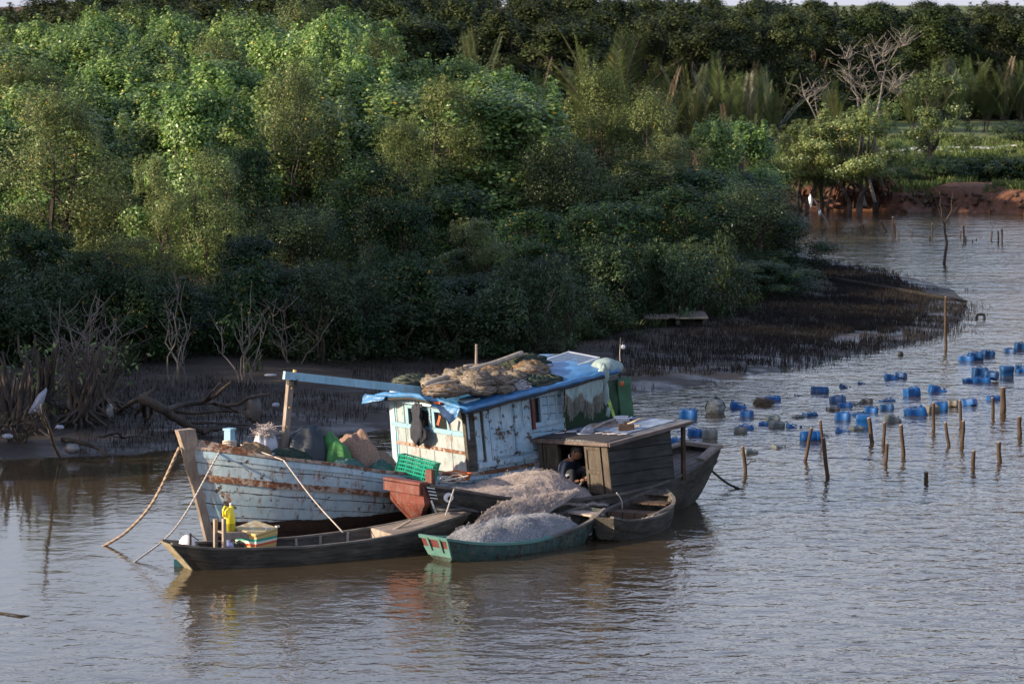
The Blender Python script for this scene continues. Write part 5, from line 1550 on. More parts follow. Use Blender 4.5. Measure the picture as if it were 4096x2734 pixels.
for bx_ in (((ex - .10, -.16, .47), (.05, .06, .52)), ((ex + .34, -.16, .34), (.05, .06, .30)), ((ex - .1, .16, .45), (.05, .06, .46)), ((ex + .34, .16, .34), (.05, .06, .30))):
    m = MB(); m.box(*bx_); m.build('post', PALEWOOD, t)
m = MB()
m = MB(); m.box((ex + .13, -.165, .46), (.42, .045, .09)); m.box((ex + .13, .165, .46), (.42, .045, .09)); m.box((ex + .12, 0, .50), (.40, .30, .025)); m.build('shelf', PALEWOOD, t)
t = fthing('engine', 'small blue-white engine under the wooden stand', 'engine', fr=S1F)
m = MB(); blob(m, (ex + .03, -.02, .30), (.10, .09, .12), 2, 14, 10, .08, 2); m.build('fuel_tank', basic('blue_white_metal', (.35, .38, .62), .25, 6, .2, 0, metal=.3), t, True)
m = MB(); m.box((ex + .18, -.02, .27), (.16, .16, .12)); m.tube([(ex - .02, -.1, .2), (ex + .1, -.12, .22), (ex + .3, -.1, .2)], .014, 6); m.tube([(ex + .05, -.12, .4), (ex + .22, -.12, .3), (ex + .24, -.1, .2)], .006, 5); m.build('motor_block', basic('dark_engine_metal', (.08, .08, .085), .4, 8, .3, .2, metal=.6), t)
t = fthing('yellow_jug', 'yellow plastic jug standing on the engine stand', 'jug', fr=S1F)
m = MB(); A = []
for (z, rx, ry, dx) in ((.515, .075, .06, 0), (.53, .09, .07, 0), (.66, .09, .07, 0), (.74, .085, .068, 0), (.82, .065, .055, -.005), (.86, .045, .04, .02), (.875, .028, .028, .03), (.90, .026, .026, .03)):
    A.append([Vector((ex + .05 + dx + rx * math.cos(a_), -.02 + ry * math.sin(a_), z)) for a_ in [2 * math.pi * k / 18 for k in range(18)]])
m.grid(A, closed=True); m.add(A[0], [tuple(range(18))]); m.add(A[-1], [tuple(range(18))])
mY, nt_, b_, o_ = newmat('yellow_plastic'); N = NT(nt_); Z_ = N.xyz(N.coord('Object'))[2]
N.l(N.ramp(Z_, [(.62, (.45, .38, .02)), (.63, (.85, .66, .02))], 'CONSTANT'), b_.inputs['Base Color']); b_.inputs['Roughness'].default_value = .4
m.build('body', mY, t, True)
m = MB(); m.tube([(ex + .01, -.03, .87), (ex - .03, -.035, .89), (ex - .06, -.04, .84), (ex - .055, -.05, .74)], .018, 7); m.build('handle', mY, t, True)
m = MB(); m.lathe((ex + .08, -.02, .90), [(.03, 0), (.03, .03), (.02, .035)], 12); m.build('cap', basic('grey_cap', (.3, .35, .4), .5), t, True)
t = fthing('white_buoy', 'white plastic float tied to a short stick at the left end of the long sampan', 'float', fr=S1F)
m = MB(); c = S1F.ony(748, 2168, .05); m.lathe((c.x, .05, .36), [(.12, -.05), (.125, .0), (.11, .06), (.07, .11), (.02, .14)], 18); m.build('float_body', basic('white_float', (.75, .72, .72), .35, 5, .08, 0), t, True)
m = MB(); m.tube([(c.x, -.08, .25), (c.x, -.08, .54)], .018, 6); m.tube([(c.x, -.08, .52), (c.x + .14, -.05, .42)], .008, 5); m.build('stick', DARKWOOD, t, True)
t = fthing('propeller_guard', 'small blue-green rudder plate at the waterline of the long sampan', 'rudder', fr=S1F)
c = S1F.loc(G(738, 2262, .0)); m = MB(); m.box((c.x - .04, c.y, .02), (.24, .03, .17), R(-25)); m.build('blade', basic('teal_metal', (.03, .12, .15), .5, 8, .3), t)
m = MB(); m.tube([(c.x + .02, c.y, .02), (c.x + .03, c.y + .02, .22), (c.x + .05, c.y + .05, .30)], .02, 6); m.build('shaft', P_RUST, t, True)
# green sampan with net
A0 = G(1737, 2150, .36); A1 = G(2392, 2034, .44)
S2F = Frame(A0.x, A0.y, math.degrees(math.atan2(A1.y - A0.y, A1.x - A0.x)) + 1)
LN2 = math.hypot(A1.x - A0.x, A1.y - A0.y)
GHULL = painted('worn_turquoise_hull_paint', (.030, .075, .066), (.022, .048, .042), under=(.03, .028, .022), peel=.46, rust=.2)
TURQ = painted('turquoise_paint', (.10, .24, .20), (.06, .16, .14), under=(.10, .09, .07), peel=.36, rust=.1)
s2, H2 = sampan('green sampan with a turquoise painted end board, filled with pale net', S2F,
    [(0, .30, .36, .17, .0, .16), (.5, .42, .26, .28, -.14, .1), (1.2, .50, .19, .34, -.18, 0), (LN2 * .55, .52, .20, .36, -.18, 0), (LN2 * .82, .44, .32, .26, -.14, -.1), (LN2, .22, .45, .05, .0, -.35)], ribs=5, hullmat=GHULL, n=40)
m = MB(); H2.rim(m, .05, .02, .028, 0, .62); m.build('painted_gunwale', TURQ, s2)
m = MB()
def tp2(u, v, o_): 
    a = H2.at(0, v, -1); b = H2.at(0, v, 1); return a.lerp(b, u) + Vector((-o_, 0, 0))
def tpl(m, u0, u1, v0, v1, o0, o1): m.hexa([tp2(u0, v1, o0), tp2(u1, v1, o0), tp2(u1, v1, o1), tp2(u0, v1, o1)], [tp2(u0, v0, o0), tp2(u1, v0, o0), tp2(u1, v0, o1), tp2(u0, v0, o1)])
tpl(m, 0, 1, .42, .8, .005, .02); m.build('lower_panel', TURQ, s2)
m = MB(); tpl(m, .02, .98, .06, .42, .004, .014); m.build('red_panel', basic('dull_red_paint', (.12, .03, .025), .7, 8, .3), s2)
m = MB(); tpl(m, .24, .31, .0, .6, .014, .045); tpl(m, .68, .75, .0, .55, .014, .045); tpl(m, -.02, 1.02, -.08, .07, -.02, .03); tpl(m, -.03, .03, .05, .8, .0, .03); m.build('cleats', TURQ, s2)
c = S2F.wld(H2.at(0, .6, 0)); 
rope('bridle', [S2F.wld(tp2(.28, .55, .03)), G(1737, 2222, .02), G(1741, 2245, -.05)], .007, ROPE_W, 'thin rope bridle hanging from the turquoise end of the green sampan, left leg', 'rope')
rope('bridle', [S2F.wld(tp2(.72, .55, .03)), G(1744, 2222, .02), G(1742, 2245, -.05)], .007, ROPE_W, 'thin rope bridle hanging from the turquoise end of the green sampan, right leg', 'rope')
m = MB(); x, w_, g, b, k, r = H2.st(.93); m.box((x, 0, g - .02), (.28, w_ * 1.7, .03)); m.build('bow_thwart', PALEWOOD, s2)
def s2_(u, v):
    x = .22 + (LN2 - .62) * u
    wv = float(np.interp(x, [.2, .6, 1.2, LN2 * .55, LN2 * .82, LN2], [.30, .38, .45, .47, .40, .2]))
    y = wv * (2 * v - 1)
    h = (.05 + .26 * math.sin(math.pi * min(1, .08 + u * .92)) ** 1.1 + .12 * u) * (1 - .75 * abs(2 * v - 1) ** 3.5) * min(1, (1 - u) * 6) * min(1, .2 + u * 5)
    return (x, y, .10 + .10 * abs(u - .45) + h + .05 * n3(x * 3, y * 3, 7) + .02 * n3(x * 9, y * 9, 2))
def ls2(rr):
    u = rr.random(); v = rr.uniform(.45, 1.0); p = s2_(u, v); return (p[0], p[1] + rr.uniform(0, .25) * (v > .8), p[2] + rr.uniform(0, .10))
net_heap('fishing_net', 'whitish tangled net filling the green sampan', S2F, s2_, basic('white_net_core', (.28, .28, .29), 1.0, 26, .5, .9, .03, spec=.1, detail=8), 5600, THREAD_W, 47)
# net falling from the houseboat over to the green sampan
def sdr(u, v):
    uu = min(1, max(0, u * (.80 + .2 * math.sin(v * 3)))); a = HB.wld((1.25 + 1.6 * uu, -.82, .56)); b = S2F.wld((.85 + 1.8 * uu, .10, .40 + .05 * uu))
    p = a.lerp(b, v); p.z += .12 * math.sin(v * math.pi) + .04 * n3(p.x * 3, p.y * 3, 2)
    return (p.x, p.y, p.z)
net_heap('draped_net', 'loose net draped from the houseboat rail down into the green sampan', Frame(0, 0, 0), sdr, NETCORE, 0, THREAD_P, 91, cols=24, rws=12, spread=.06)
# small dinghy at the right
A0 = G(2412, 2078, .36); A1 = G(2617, 1962, .44)
S3F = Frame(A0.x, A0.y, 68)
LN3 = math.hypot(A1.x - A0.x, A1.y - A0.y)
s3, H3 = sampan('small dark dinghy with thwarts and an oar, moored beside the houseboat', S3F,
    [(0, .17, .40, .10, .04, .12), (.35, .34, .31, .24, -.1, .08), (LN3 * .35, .47, .27, .34, -.16, 0), (LN3 * .6, .50, .28, .34, -.16, 0), (LN3 * .85, .38, .36, .22, -.1, -.05), (LN3, .12, .46, .05, .1, -.12)], ribs=6, rib_r=.014, n=36)
m = MB(); x, w_, g, b, k, r = H3.st(.60); m.box((x, 0, g - .035), (.30, w_ * 1.86, .025)); x2, w2, g2, b, k, r = H3.st(.80); m.box((x2, 0, g2 - .05), (.34, w2 * 1.5, .025)); m.box((x - .16, 0, g - .09), (.02, w_ * 1.84, .10)); m.build('thwart', wood('brown_thwart_boards', (.06, .04, .028), (.19, .125, .085), (9, 1, 9), seam=5, axis=1), s3)
m = MB(); P = []
for i in range(5):
    f = .90 + .095 * i / 4; x, w_, g, b, k, r = H3.st(f); P.append([Vector((x, (w_ - .01) * (j / 2 - 1), g + .01)) for j in range(5)])
m.slab(P, .02); m.build('end_deck', HULLIN, s3)
t = fthing('oar', 'pale wooden oar lying across the small dinghy', 'oar', fr=S3F)
a = S3F.loc(G(2560, 2088, .22)); b = S3F.loc(G(2690, 2018, .36)); m = MB(); d = (b - a)
m.tube([a + d * .25, a + d * .6, b], [.022, .022, .020], 8)
sd_ = d.cross(Vector((0, 0, 1))).normalized(); up_ = Vector((0, 0, .012))
m.hexa([a - sd_ * .065 - up_, a + sd_ * .065 - up_, a + d * .32 + sd_ * .03 - up_, a + d * .32 - sd_ * .03 - up_], [a - sd_ * .065 + up_, a + sd_ * .065 + up_, a + d * .32 + sd_ * .03 + up_, a + d * .32 - sd_ * .03 + up_]); m.build('oar_shaft', PALEWOOD, t)
t = fthing('rope_loops', 'row of pale rope loops hung along the inside rail of the small dinghy', 'rope', fr=S3F); m = MB()
for k in range(6):
    f = .36 + .055 * k; p = H3.at(f, 0, -1, .05) + Vector((0, .03, .01))
    m.tube([p + Vector((.055 * math.cos(a_), .05 + .055 * math.sin(a_), -.02 - .03 * math.sin(a_))) for a_ in [i * .5 for i in range(14)]], .009, 5)
m.build('loops', ROPE_W, t, True)
e0 = S3F.wld(H3.at(0, .45, -1)); e1 = S3F.wld(H3.at(0, .45, 1)); kn = G(2434, 2150, .05)
rope('bridle', [e1, kn], .006, ROPE_W, 'thin rope bridle at the near end of the small dinghy, left leg', 'rope'); rope('bridle', [e0, kn], .006, ROPE_W, 'thin rope bridle at the near end of the small dinghy, right leg', 'rope')
t = thing('rope_knot', 'pale knot of rope hanging at the near end of the small dinghy', 'rope'); m = MB(); blob(m, kn, (.022, .022, .05), 1, 8, 6, .2); m.build('knot', ROPE_W, t, True)
# ------------------------------------------------------------------ floats in the water
CB = basic('blue_can_plastic', (.005, .062, .20), .5, 4, .35, .15, .01, spec=.3)
CDK = basic('dark_blue_can_plastic', (.006, .042, .12), .5, 5, .4, .2, spec=.3)
CG = basic('grey_can_plastic', (.09, .105, .10), .6, 5, .3, .2)
CT = basic('tan_grey_can_plastic', (.11, .10, .08), .6, 5, .3, .2)
CK = basic('black_can_plastic', (.030, .032, .032), .5, 5, .4, .2)
CANM = {'b': CB, 'd': CDK, 'g': CG, 't': CT, 'k': CK}
CNAME = {'b': 'blue', 'd': 'dark blue', 'g': 'grey', 't': 'tan-grey', 'k': 'blackish'}
def can_mesh(kind, dent):
    m = MB()
    if kind == 'drum':
        m.lathe((0, 0, 0), [(.10, -.21), (.125, -.20), (.13, -.10), (.122, -.09), (.13, -.08), (.13, .08), (.122, .09), (.13, .10), (.125, .20), (.10, .21)], 20, Matrix.Rotation(R(90), 3, 'Y'))
    else:
        L, W_, H_ = .19, .135, .125; A = []
        n = 28
        for (sx, ins) in ((-1, .035), (-.985, .012), (-.9, 0), (-.45, .0), (-.40, .008), (.40, .008), (.45, 0), (.9, 0), (.985, .012), (1, .035)):
            row = []
            for j in range(n):
                a = 2 * math.pi * j / n; ca, sa = math.cos(a), math.sin(a)
                e = .32
                y = math.copysign(abs(ca) ** e, ca) * (W_ - ins); z = math.copysign(abs(sa) ** e, sa) * (H_ - ins)
                if kind == 'wedge': z = z * (1 - .28 * sx) ; 
                dn = dent * .05 * n3(sx * 2 + dent * 7, y * 9, z * 9)
                if z > 0: dn -= dent * .05 * math.exp(-(sx * 2) ** 2 - (y * 12) ** 2)
                row.append(Vector((sx * L, y, z + dn)))
            A.append(row)
        m.grid(A, closed=True); m.add(A[0], [tuple(range(n))]); m.add(A[-1], [tuple(range(n))])
    return m
def can_handle(kind):
    m = MB()
    if kind != 'drum': m.tube([(-.10, 0, .12), (-.07, 0, .145), (.02, 0, .145), (.05, 0, .12)], .012, 6)
    else: m.lathe((.205, .05, .03), [(.022, 0), (.022, .015)], 10, Matrix.Rotation(R(90), 3, 'Y'))
    return m
def can_cap(kind):
    m = MB(); m.lathe((.13, 0, .115), [(.026, 0), (.028, .03), (.022, .034)], 12); return m
CANS = [ # px, water row, width px, height above water px, colour, kind, roll, label detail
 (2754, 1674, 77, 38, 'b', 'can', 0, 'large bright float nearest the mud bank, left of the round white buoy'),
 (2727, 1688, 53, 8, 'b', 'can', 0, 'float almost sunk right behind the roof of the houseboat'),
 (2953, 1633, 64, 31, 'b', 'wedge', 14, 'dented float right of the round white buoy'),
 (3094, 1604, 63, 20, 'b', 'can', 0, 'float next to the brown weed clump'),
 (2989, 1667, 58, 26, 'b', 'can', 0, 'square-ended float below the dented one'),
 (2985, 1716, 68, 18, 'b', 'can', 5, 'flat float touching a grey one from behind'),
 (2964, 1730, 57, 23, 'g', 'can', 0, 'float in front of a flat blue one'),
 (3094, 1685, 58, 20, 'g', 'can', 0, 'float at the back of a group of three'),
 (3057, 1701, 45, 12, 'b', 'can', 0, 'low float at the left of a group of three'),
 (3108, 1710, 67, 28, 'g', 'can', 8, 'dented float at the front of a group of three'),
 (3179, 1710, 66, 18, 'b', 'wedge', 10, 'crumpled low float right of the grey group'),
 (3195, 1672, 57, 9, 'k', 'can', 0, 'flat float lying left of a dark blue one'),
 (3242, 1664, 67, 14, 'd', 'can', 0, 'flat float between a blackish one and the square blue ones'),
 (3196, 1583, 34, 6, 'd', 'wedge', 4, 'tiny tip of a float near the end of the tree reflection'),
 (2781, 1743, 58, 30, 'b', 'can', 6, 'float touching a grey float left of it'),
 (2841, 1752, 66, 34, 'g', 'can', 0, 'big float nearest the houseboat stern'),
 (2705, 1777, 59, 25, 'b', 'can', 0, 'float seen behind the roof post of the houseboat'),
 (2838, 1810, 53, 9, 'b', 'wedge', 4, 'nearly sunk float right of the houseboat'),
 (2999, 1815, 72, 22, 'g', 'can', 10, 'broken float behind the leftmost stake'),
 (3121, 1792, 70, 15, 'g', 'wedge', 6, 'flat dented float between the leftmost stake and the crossing stakes'),
 (3246, 1762, 84, 38, 'b', 'drum', 0, 'long float behind the leaning stake'),
 (3281, 1570, 71, 24, 'd', 'drum', 0, 'ribbed float with a red mark'),
 (3384, 1551, 54, 16, 'd', 'wedge', 16, 'pointed float right of the ribbed one'),
 (3453, 1537, 48, 11, 'd', 'wedge', 12, 'small pointed float, farther of a pair'),
 (3565, 1516, 52, 24, 'b', 'wedge', 12, 'crumpled float, left one of a touching pair far out'),
 (3604, 1512, 58, 22, 'd', 'can', 0, 'float, right one of a touching pair far out'),
 (3650, 1495, 27, 5, 'k', 'wedge', 5, 'small tip of a float right of the touching pair'),
 (3353, 1610, 71, 30, 'd', 'can', -7, 'tilted float at the back left of the main cluster'),
 (3383, 1628, 66, 18, 'b', 'can', 0, 'low float just below the tilted dark blue one'),
 (3432, 1618, 50, 16, 'k', 'wedge', -12, 'sinking float in the middle of the main cluster'),
 (3470, 1613, 53, 18, 'k', 'can', 0, 'square float at the back of the main cluster'),
 (3334, 1642, 58, 14, 'k', 'can', 0, 'flat float at the left edge of the main cluster'),
 (3552, 1606, 69, 18, 'd', 'wedge', -12, 'pointed float at the back right of the main cluster'),
 (3550, 1640, 61, 22, 'd', 'can', 0, 'float right of the main cluster'),
 (3488, 1650, 60, 24, 'b', 'can', 4, 'float above the upright one'),
 (3441, 1663, 62, 20, 'd', 'wedge', -10, 'pointed float left above the upright one'),
 (3373, 1681, 70, 32, 'b', 'can', 0, 'big square float left of the upright one'),
 (3454, 1706, 57, 50, 'b', 'up', 0, 'float standing upright behind a stake'),
 (3428, 1719, 65, 14, 'g', 'can', 0, 'flat float at the foot of the upright one'),
 (3376, 1731, 70, 18, 'b', 'wedge', 8, 'flat float in front of the big square one'),
 (3316, 1744, 41, 9, 'g', 'wedge', 5, 'nearly sunk float right of the crossing stakes'),
 (3572, 1688, 70, 33, 'g', 'wedge', 10, 'tilted float above a forked stake'),
 (3667, 1661, 86, 45, 'b', 'wedge', -16, 'big tilted float left of the tan-grey pair'),
 (3650, 1584, 71, 36, 'b', 'can', -6, 'big float standing alone right of the main cluster'),
 (3751, 1567, 73, 31, 'b', 'wedge', 16, 'pointed float under the tall pole'),
 (3731, 1649, 65, 29, 't', 'can', 0, 'float behind a stake, left of a blue one'),
 (3765, 1641, 59, 33, 'b', 'can', 0, 'float between the two tan-grey ones'),
 (3815, 1628, 45, 28, 't', 'can', 0, 'float behind a stake, right of a blue one'),
 (3880, 1621, 67, 37, 'b', 'wedge', -16, 'pointed float right of the tan-grey pair'),
 (3976, 1602, 56, 18, 'b', 'can', 0, 'float behind the two far-right stakes'),
 (3870, 1443, 68, 30, 'b', 'wedge', -12, 'tilted float, left of three at the top right'),
 (3905, 1439, 62, 30, 'd', 'can', 0, 'float in the middle of three at the top right'),
 (3955, 1426, 55, 28, 'd', 'can', 8, 'float, right of three at the top right'),
 (4044, 1409, 59, 16, 'd', 'can', 0, 'low float near the upper right edge'),
 (4088, 1399, 55, 30, 'd', 'can', 5, 'float cut by the right edge of the photo, uppermost'),
 (3923, 1503, 66, 35, 'd', 'can', 4, 'float at the back of the far-right heap'),
 (3970, 1525, 62, 42, 'd', 'can', 5, 'big float in the middle of the far-right heap'),
 (3880, 1529, 50, 24, 'b', 'wedge', -14, 'crumpled float at the left tip of the far-right heap'),
 (3929, 1530, 69, 32, 'b', 'wedge', -10, 'crumpled float at the front of the far-right heap'),
 (4030, 1507, 53, 46, 'd', 'up', 0, 'square float standing upright in the far-right heap'),
 (4085, 1484, 50, 25, 'd', 'can', 5, 'float behind the upright square one at the right edge'),
 (4088, 1490, 40, 14, 'b', 'can', 0, 'low float at the right edge below another')]
rc = random.Random(12)
canproto = {}
for (px, py, wp, hp2, colr, kind, roll, lab) in CANS:
    base = G(px, py, 0); s_ = base.y / FPX
    wm_ = wp * s_; hm = hp2 * s_ / math.cos(R(9))
    key = (kind if kind != 'up' else 'can', colr, rc.randint(0, 2))
    if key not in canproto:
        dent = key[2] * .5 + (.5 if key[0] == 'wedge' else 0)
        r_ = thing('float_can', 'x', 'float', group='plastic cans and drums floating in the river')
        b1 = can_mesh(key[0], dent).build('body', CANM[colr], r_, True, fix=True)
        if key[0] != 'drum':
            md = b1.modifiers.new('edge', 'EDGE_SPLIT'); md.split_angle = R(50)
        b2 = can_handle(key[0]).build('handle', CANM[colr], r_, True)
        if key[0] != 'drum': b3 = can_cap(key[0]).build('cap', CANM[colr], r_, True); kids(r_, b1, b2, b3)
        else: kids(r_, b1, b2)
        canproto[key] = r_; o = r_
    else:
        o = copy_thing(canproto[key], (0, 0, 0), 0)
    o['label'] = ('%s plastic %s' % (CNAME[colr], ('drum, ' if kind == 'drum' else 'can, ')) + lab)[:140]
    if kind == 'up':
        sc_ = wm_ / .27; o.rotation_euler = (0, R(90), R(90 + rc.uniform(-12, 12))); top = .19 * 1.05 * sc_
    else:
        yaw = rc.uniform(-28, 28); sc_ = wm_ / (.38 * math.cos(R(yaw)) + .26 * abs(math.sin(R(yaw))))
        if kind == 'wedge': sc_ *= 1.04
        o.rotation_euler = (R(rc.uniform(-6, 6)), R(roll), R(yaw)); top = (.125 * (1.2 if kind == 'wedge' else 1.0) + abs(math.sin(R(roll))) * .16) * sc_
    o.scale = (sc_, sc_, sc_)
    o.location = (base.x, base.y + .12, hm - top - .012)
t = thing('round_buoy', 'round grey-white wrapped buoy with a tied top, floating in front of the mud bank', 'buoy'); c = G(2863, 1655); m = MB()
blob(m, (c.x, c.y + .15, .10), (.195, .195, .20), 2, 24, 14, .05, 2); m.build('body', basic('wrapped_foam', (.10, .11, .105), .8, 14, .5, .6, .02, col2=(.22, .235, .225)), t, True)
m = MB(); m.lathe((c.x + .01, c.y + .15, .29), [(.05, -.02), (.02, .02), (.035, .05)], 8); m.tube([(c.x + .2 * math.cos(a), c.y + .15 + .2 * math.sin(a) * .2 - .02, .10 + .2 * math.sin(a)) for a in [i * .3 for i in range(12)]], .012, 5); m.build('wrapping', NETG, t, True)
t = thing('weed_clump', 'brown clump of weed and old net floating beside a blue can', 'weed'); c = G(3053, 1618); m = MB()
blob(m, (c.x, c.y + .1, .01), (.21, .14, .10), 2, 20, 10, .2, 2); m.build('clump', basic('brown_weed', (.05, .036, .024), .95, 20, .5, .8), t, True)
m = MB(); rr = random.Random(5); strands(m, 160, lambda: ((c.x + rr.gauss(0, .10), c.y + .1 + rr.gauss(0, .05), rr.uniform(.02, .10)), (0, 0, 1)), .02, .12, .003, rr, .03, 5); m.build('strands', basic('brown_strand', (.10, .075, .05), .9, 9, .3, 0), t, fix=False)

# ------------------------------------------------------------------ stakes
def stake(i, bx, by, tx, ty, wpx, label, group, bend=0, twig=False, n=10):
    b = G(bx, by, 0); s_ = b.y / FPX; tp_ = AtY(tx, ty, b.y)
    t = thing('wooden_stake', label, 'stake', (b.x, b.y, 0), 0, group)
    r_ = wpx * s_ / 2; m = MB(); pts = []; rad = []
    top = Vector((tp_.x - b.x, rc.uniform(-.05, .05), tp_.z))
    for k in range(9):
        s2 = k / 8
        p = Vector((0, 0, 0)).lerp(top, s2) + Vector((.16 * r_ * math.sin(s2 * 5 + i) * (1 if k else 0), .1 * r_ * math.cos(i + s2 * 4), 0))
        pts.append(p); rad.append(r_ * (1 - .10 * s2 + .10 * n3(i, s2 * 4, 0)))
    pts.insert(0, Vector((-top.x * .3, 0, -.5))); rad.insert(0, r_)
    m.tube(pts, rad, n, cap=True)
    m.build('post', STAKEWOOD, t, True)
    m = MB(); d = (pts[-1] - pts[-2]).normalized(); m.tube([pts[-1] - d * .004, pts[-1] + d * .012], [rad[-1] * .98, rad[-1] * .80], n); m.build('cut_end', PALEWOOD, t)
    if twig: m = MB(); m.tube([pts[3], pts[3] + Vector((.10, 0, .08)), pts[3] + Vector((.20, 0, .10))], .010, 5); m.tube([pts[3] + Vector((.08, 0, .06)), pts[3] + Vector((.12, 0, .14))], .006, 5); m.build('twig', DARKWOOD, t)
    return t
ST = [(2982, 1890, 2972, 1786, 15, 'lone stake with a small twig, nearest the houseboat', 1), (3220, 1842, 3246, 1711, 15, 'stout stake leaning right, left of a crossing pair'),
      (3293, 1778, 3281, 1681, 13, 'rear stake of the crossing pair'), (3311, 1907, 3293, 1752, 17, 'tallest near stake, front one of the crossing pair'),
      (3489, 1768, 3475, 1671, 18, 'thick stake in front of the upright blue can'), (3534, 1776, 3537, 1688, 14, 'upright stake left of a grey can'),
      (3542, 1853, 3549, 1773, 15, 'short stake leaning right in the middle of the row'), (3614, 1827, 3604, 1698, 16, 'stake with a knobby forked top'),
      (3734, 1720, 3734, 1611, 14, 'straight stake in front of a tan-grey can'), (3796, 1781, 3781, 1690, 14, 'stake leaning left in the right-hand group'),
      (3845, 1700, 3840, 1602, 13, 'rear stake between a tan-grey and a blue can'), (3848, 1784, 3853, 1683, 16, 'stake in front of a farther one at the right'),
      (3972, 1668, 3970, 1589, 14, 'thin stake left of the thickest one'), (4011, 1653, 4014, 1550, 24, 'thickest stake with a ragged top'),
      (4078, 1746, 4079, 1667, 19, 'stake at the right edge of the photo'), (3999, 1848, 3994, 1768, 19, 'stake with a rounded knob on top'),
      (3893, 1870, 3892, 1801, 18, 'short stake with a flat top at the lower right'), (3706, 1926, 3702, 1885, 18, 'shortest stake, nearest the viewer')]
for i, a in enumerate(ST): stake(i, *a[:5], a[5], 'wooden stakes standing among the floats', twig=len(a) > 6)
FS = [(490, 1065, 488, 930, 14), (350, 1065, 350, 1025, 10), (645, 1060, 645, 1012, 11), (735, 1047, 730, 990, 13), (757, 1075, 755, 982, 14), (747, 1098, 748, 1060, 10), (822, 1103, 822, 1068, 10), (985, 1060, 925, 952, 14), (957, 1075, 957, 1062, 9), (1045, 1105, 1048, 912, 15), (1068, 1100, 1065, 968, 15), (1105, 1127, 1108, 1040, 11), (1232, 1110, 1235, 1037, 12), (1438, 1130, 1438, 978, 14), (1417, 1145, 1417, 1098, 11), (1580, 1130, 1585, 1078, 11), (1717, 1115, 1720, 1043, 14), (1753, 1155, 1750, 995, 16), (1771, 1172, 1772, 1103, 13), (1838, 1168, 1838, 1142, 10), (1878, 1147, 1878, 1127, 11), (2025, 1137, 2030, 1058, 15), (2095, 1168, 2093, 1055, 16), (2130, 1172, 2130, 1032, 16)]
FL = ['tall straight far stake, leftmost tall one', 'stub of a far stake at the left end of the far row', 'short far stake right of the first tall one', 'short far stake touching a taller one', 'far stake with a flared top', 'low stub in front of the flared far stake', 'low far stub between the flared and the slanting stake', 'far stake slanting strongly to the left', 'tiny stub below the slanting far stake', 'tallest far stake of the row', 'far stake standing against the tallest one', 'thin far stake right of the tallest pair', 'thin lone far stake in the middle of the row', 'tall far stake left of the bare branch', 'low stub beside the tall far stake left of the bare branch', 'far stake right behind the bare branch', 'medium far stake left of a tall one right of the branch', 'tall far stake right of the bare branch', 'low stub in front of the tall far stake right of the branch', 'small far stub, left of two small ones', 'smallest far stub, right of two small ones', 'far stake leaning right near the right edge', 'far stake, left of the last pair', 'tall far stake at the right end of the row']
for i, (a, b, c, d, w2) in enumerate(FS): stake(i + 40, 3150 + a / 2.483, 500 + b / 2.483, 3150 + c / 2.483, 500 + d / 2.483, w2 / 2.483 * 1.1, FL[i], 'far wooden stakes across the channel', n=7)
stake(90, 3783, 1400, 3783, 1188, 12, 'tall dark pole standing alone in the water off the mud point', 'tall poles in the river')

# bare branch standing in the channel, and one near with rags
def branchy(name, label, cat, base, segs, mat, parent=None):
    t = thing(name, label, cat); m = MB()
    for (pts, r0_, r1_) in segs:
        P = [AtY(x, y, base.y) for (x, y) in pts]
        K = catmull([tuple(p) for p in P], max(6, len(P) * 3)); n_ = len(K)
        m.tube([Vector(p) for p in K], [r0_ + (r1_ - r0_) * i / (n_ - 1) for i in range(n_)], 6)
    m.build('branches', mat, t, True)
    return t
b = G(3776, 1055)
branchy('bare_branch', 'thin forked bare branch standing in the channel', 'branch', b,
        [([(3776, 1062), (3782, 1010), (3787, 972), (3781, 935), (3778, 900)], .05, .035), ([(3778, 900), (3768, 870), (3766, 840), (3760, 815), (3763, 790)], .025, .006), ([(3778, 905), (3790, 872), (3805, 845), (3806, 810), (3812, 770)], .03, .006), ([(3787, 972), (3795, 968)], .02, .008),
         ([(3770, 878), (3758, 850), (3752, 830)], .012, .005), ([(3798, 855), (3820, 840), (3836, 815)], .012, .005)], BARK)
b = G(3312, 912)
t = branchy('bare_branch', 'bent bare branch with a white rag at its top, left side of the channel', 'branch', b, [([(3312, 915), (3305, 885), (3285, 855), (3272, 830), (3262, 805), (3240, 790)], .05, .015)], DEADWOOD)
m = MB(); p = AtY(3243, 805, b.y); blob(m, p, (.06, .04, .20), 2, 12, 8, .6, 4); q = AtY(3279, 850, b.y); blob(m, q, (.05, .04, .10), 2, 10, 6, .3, 3); m.build('rag', WHITEP, t, True)

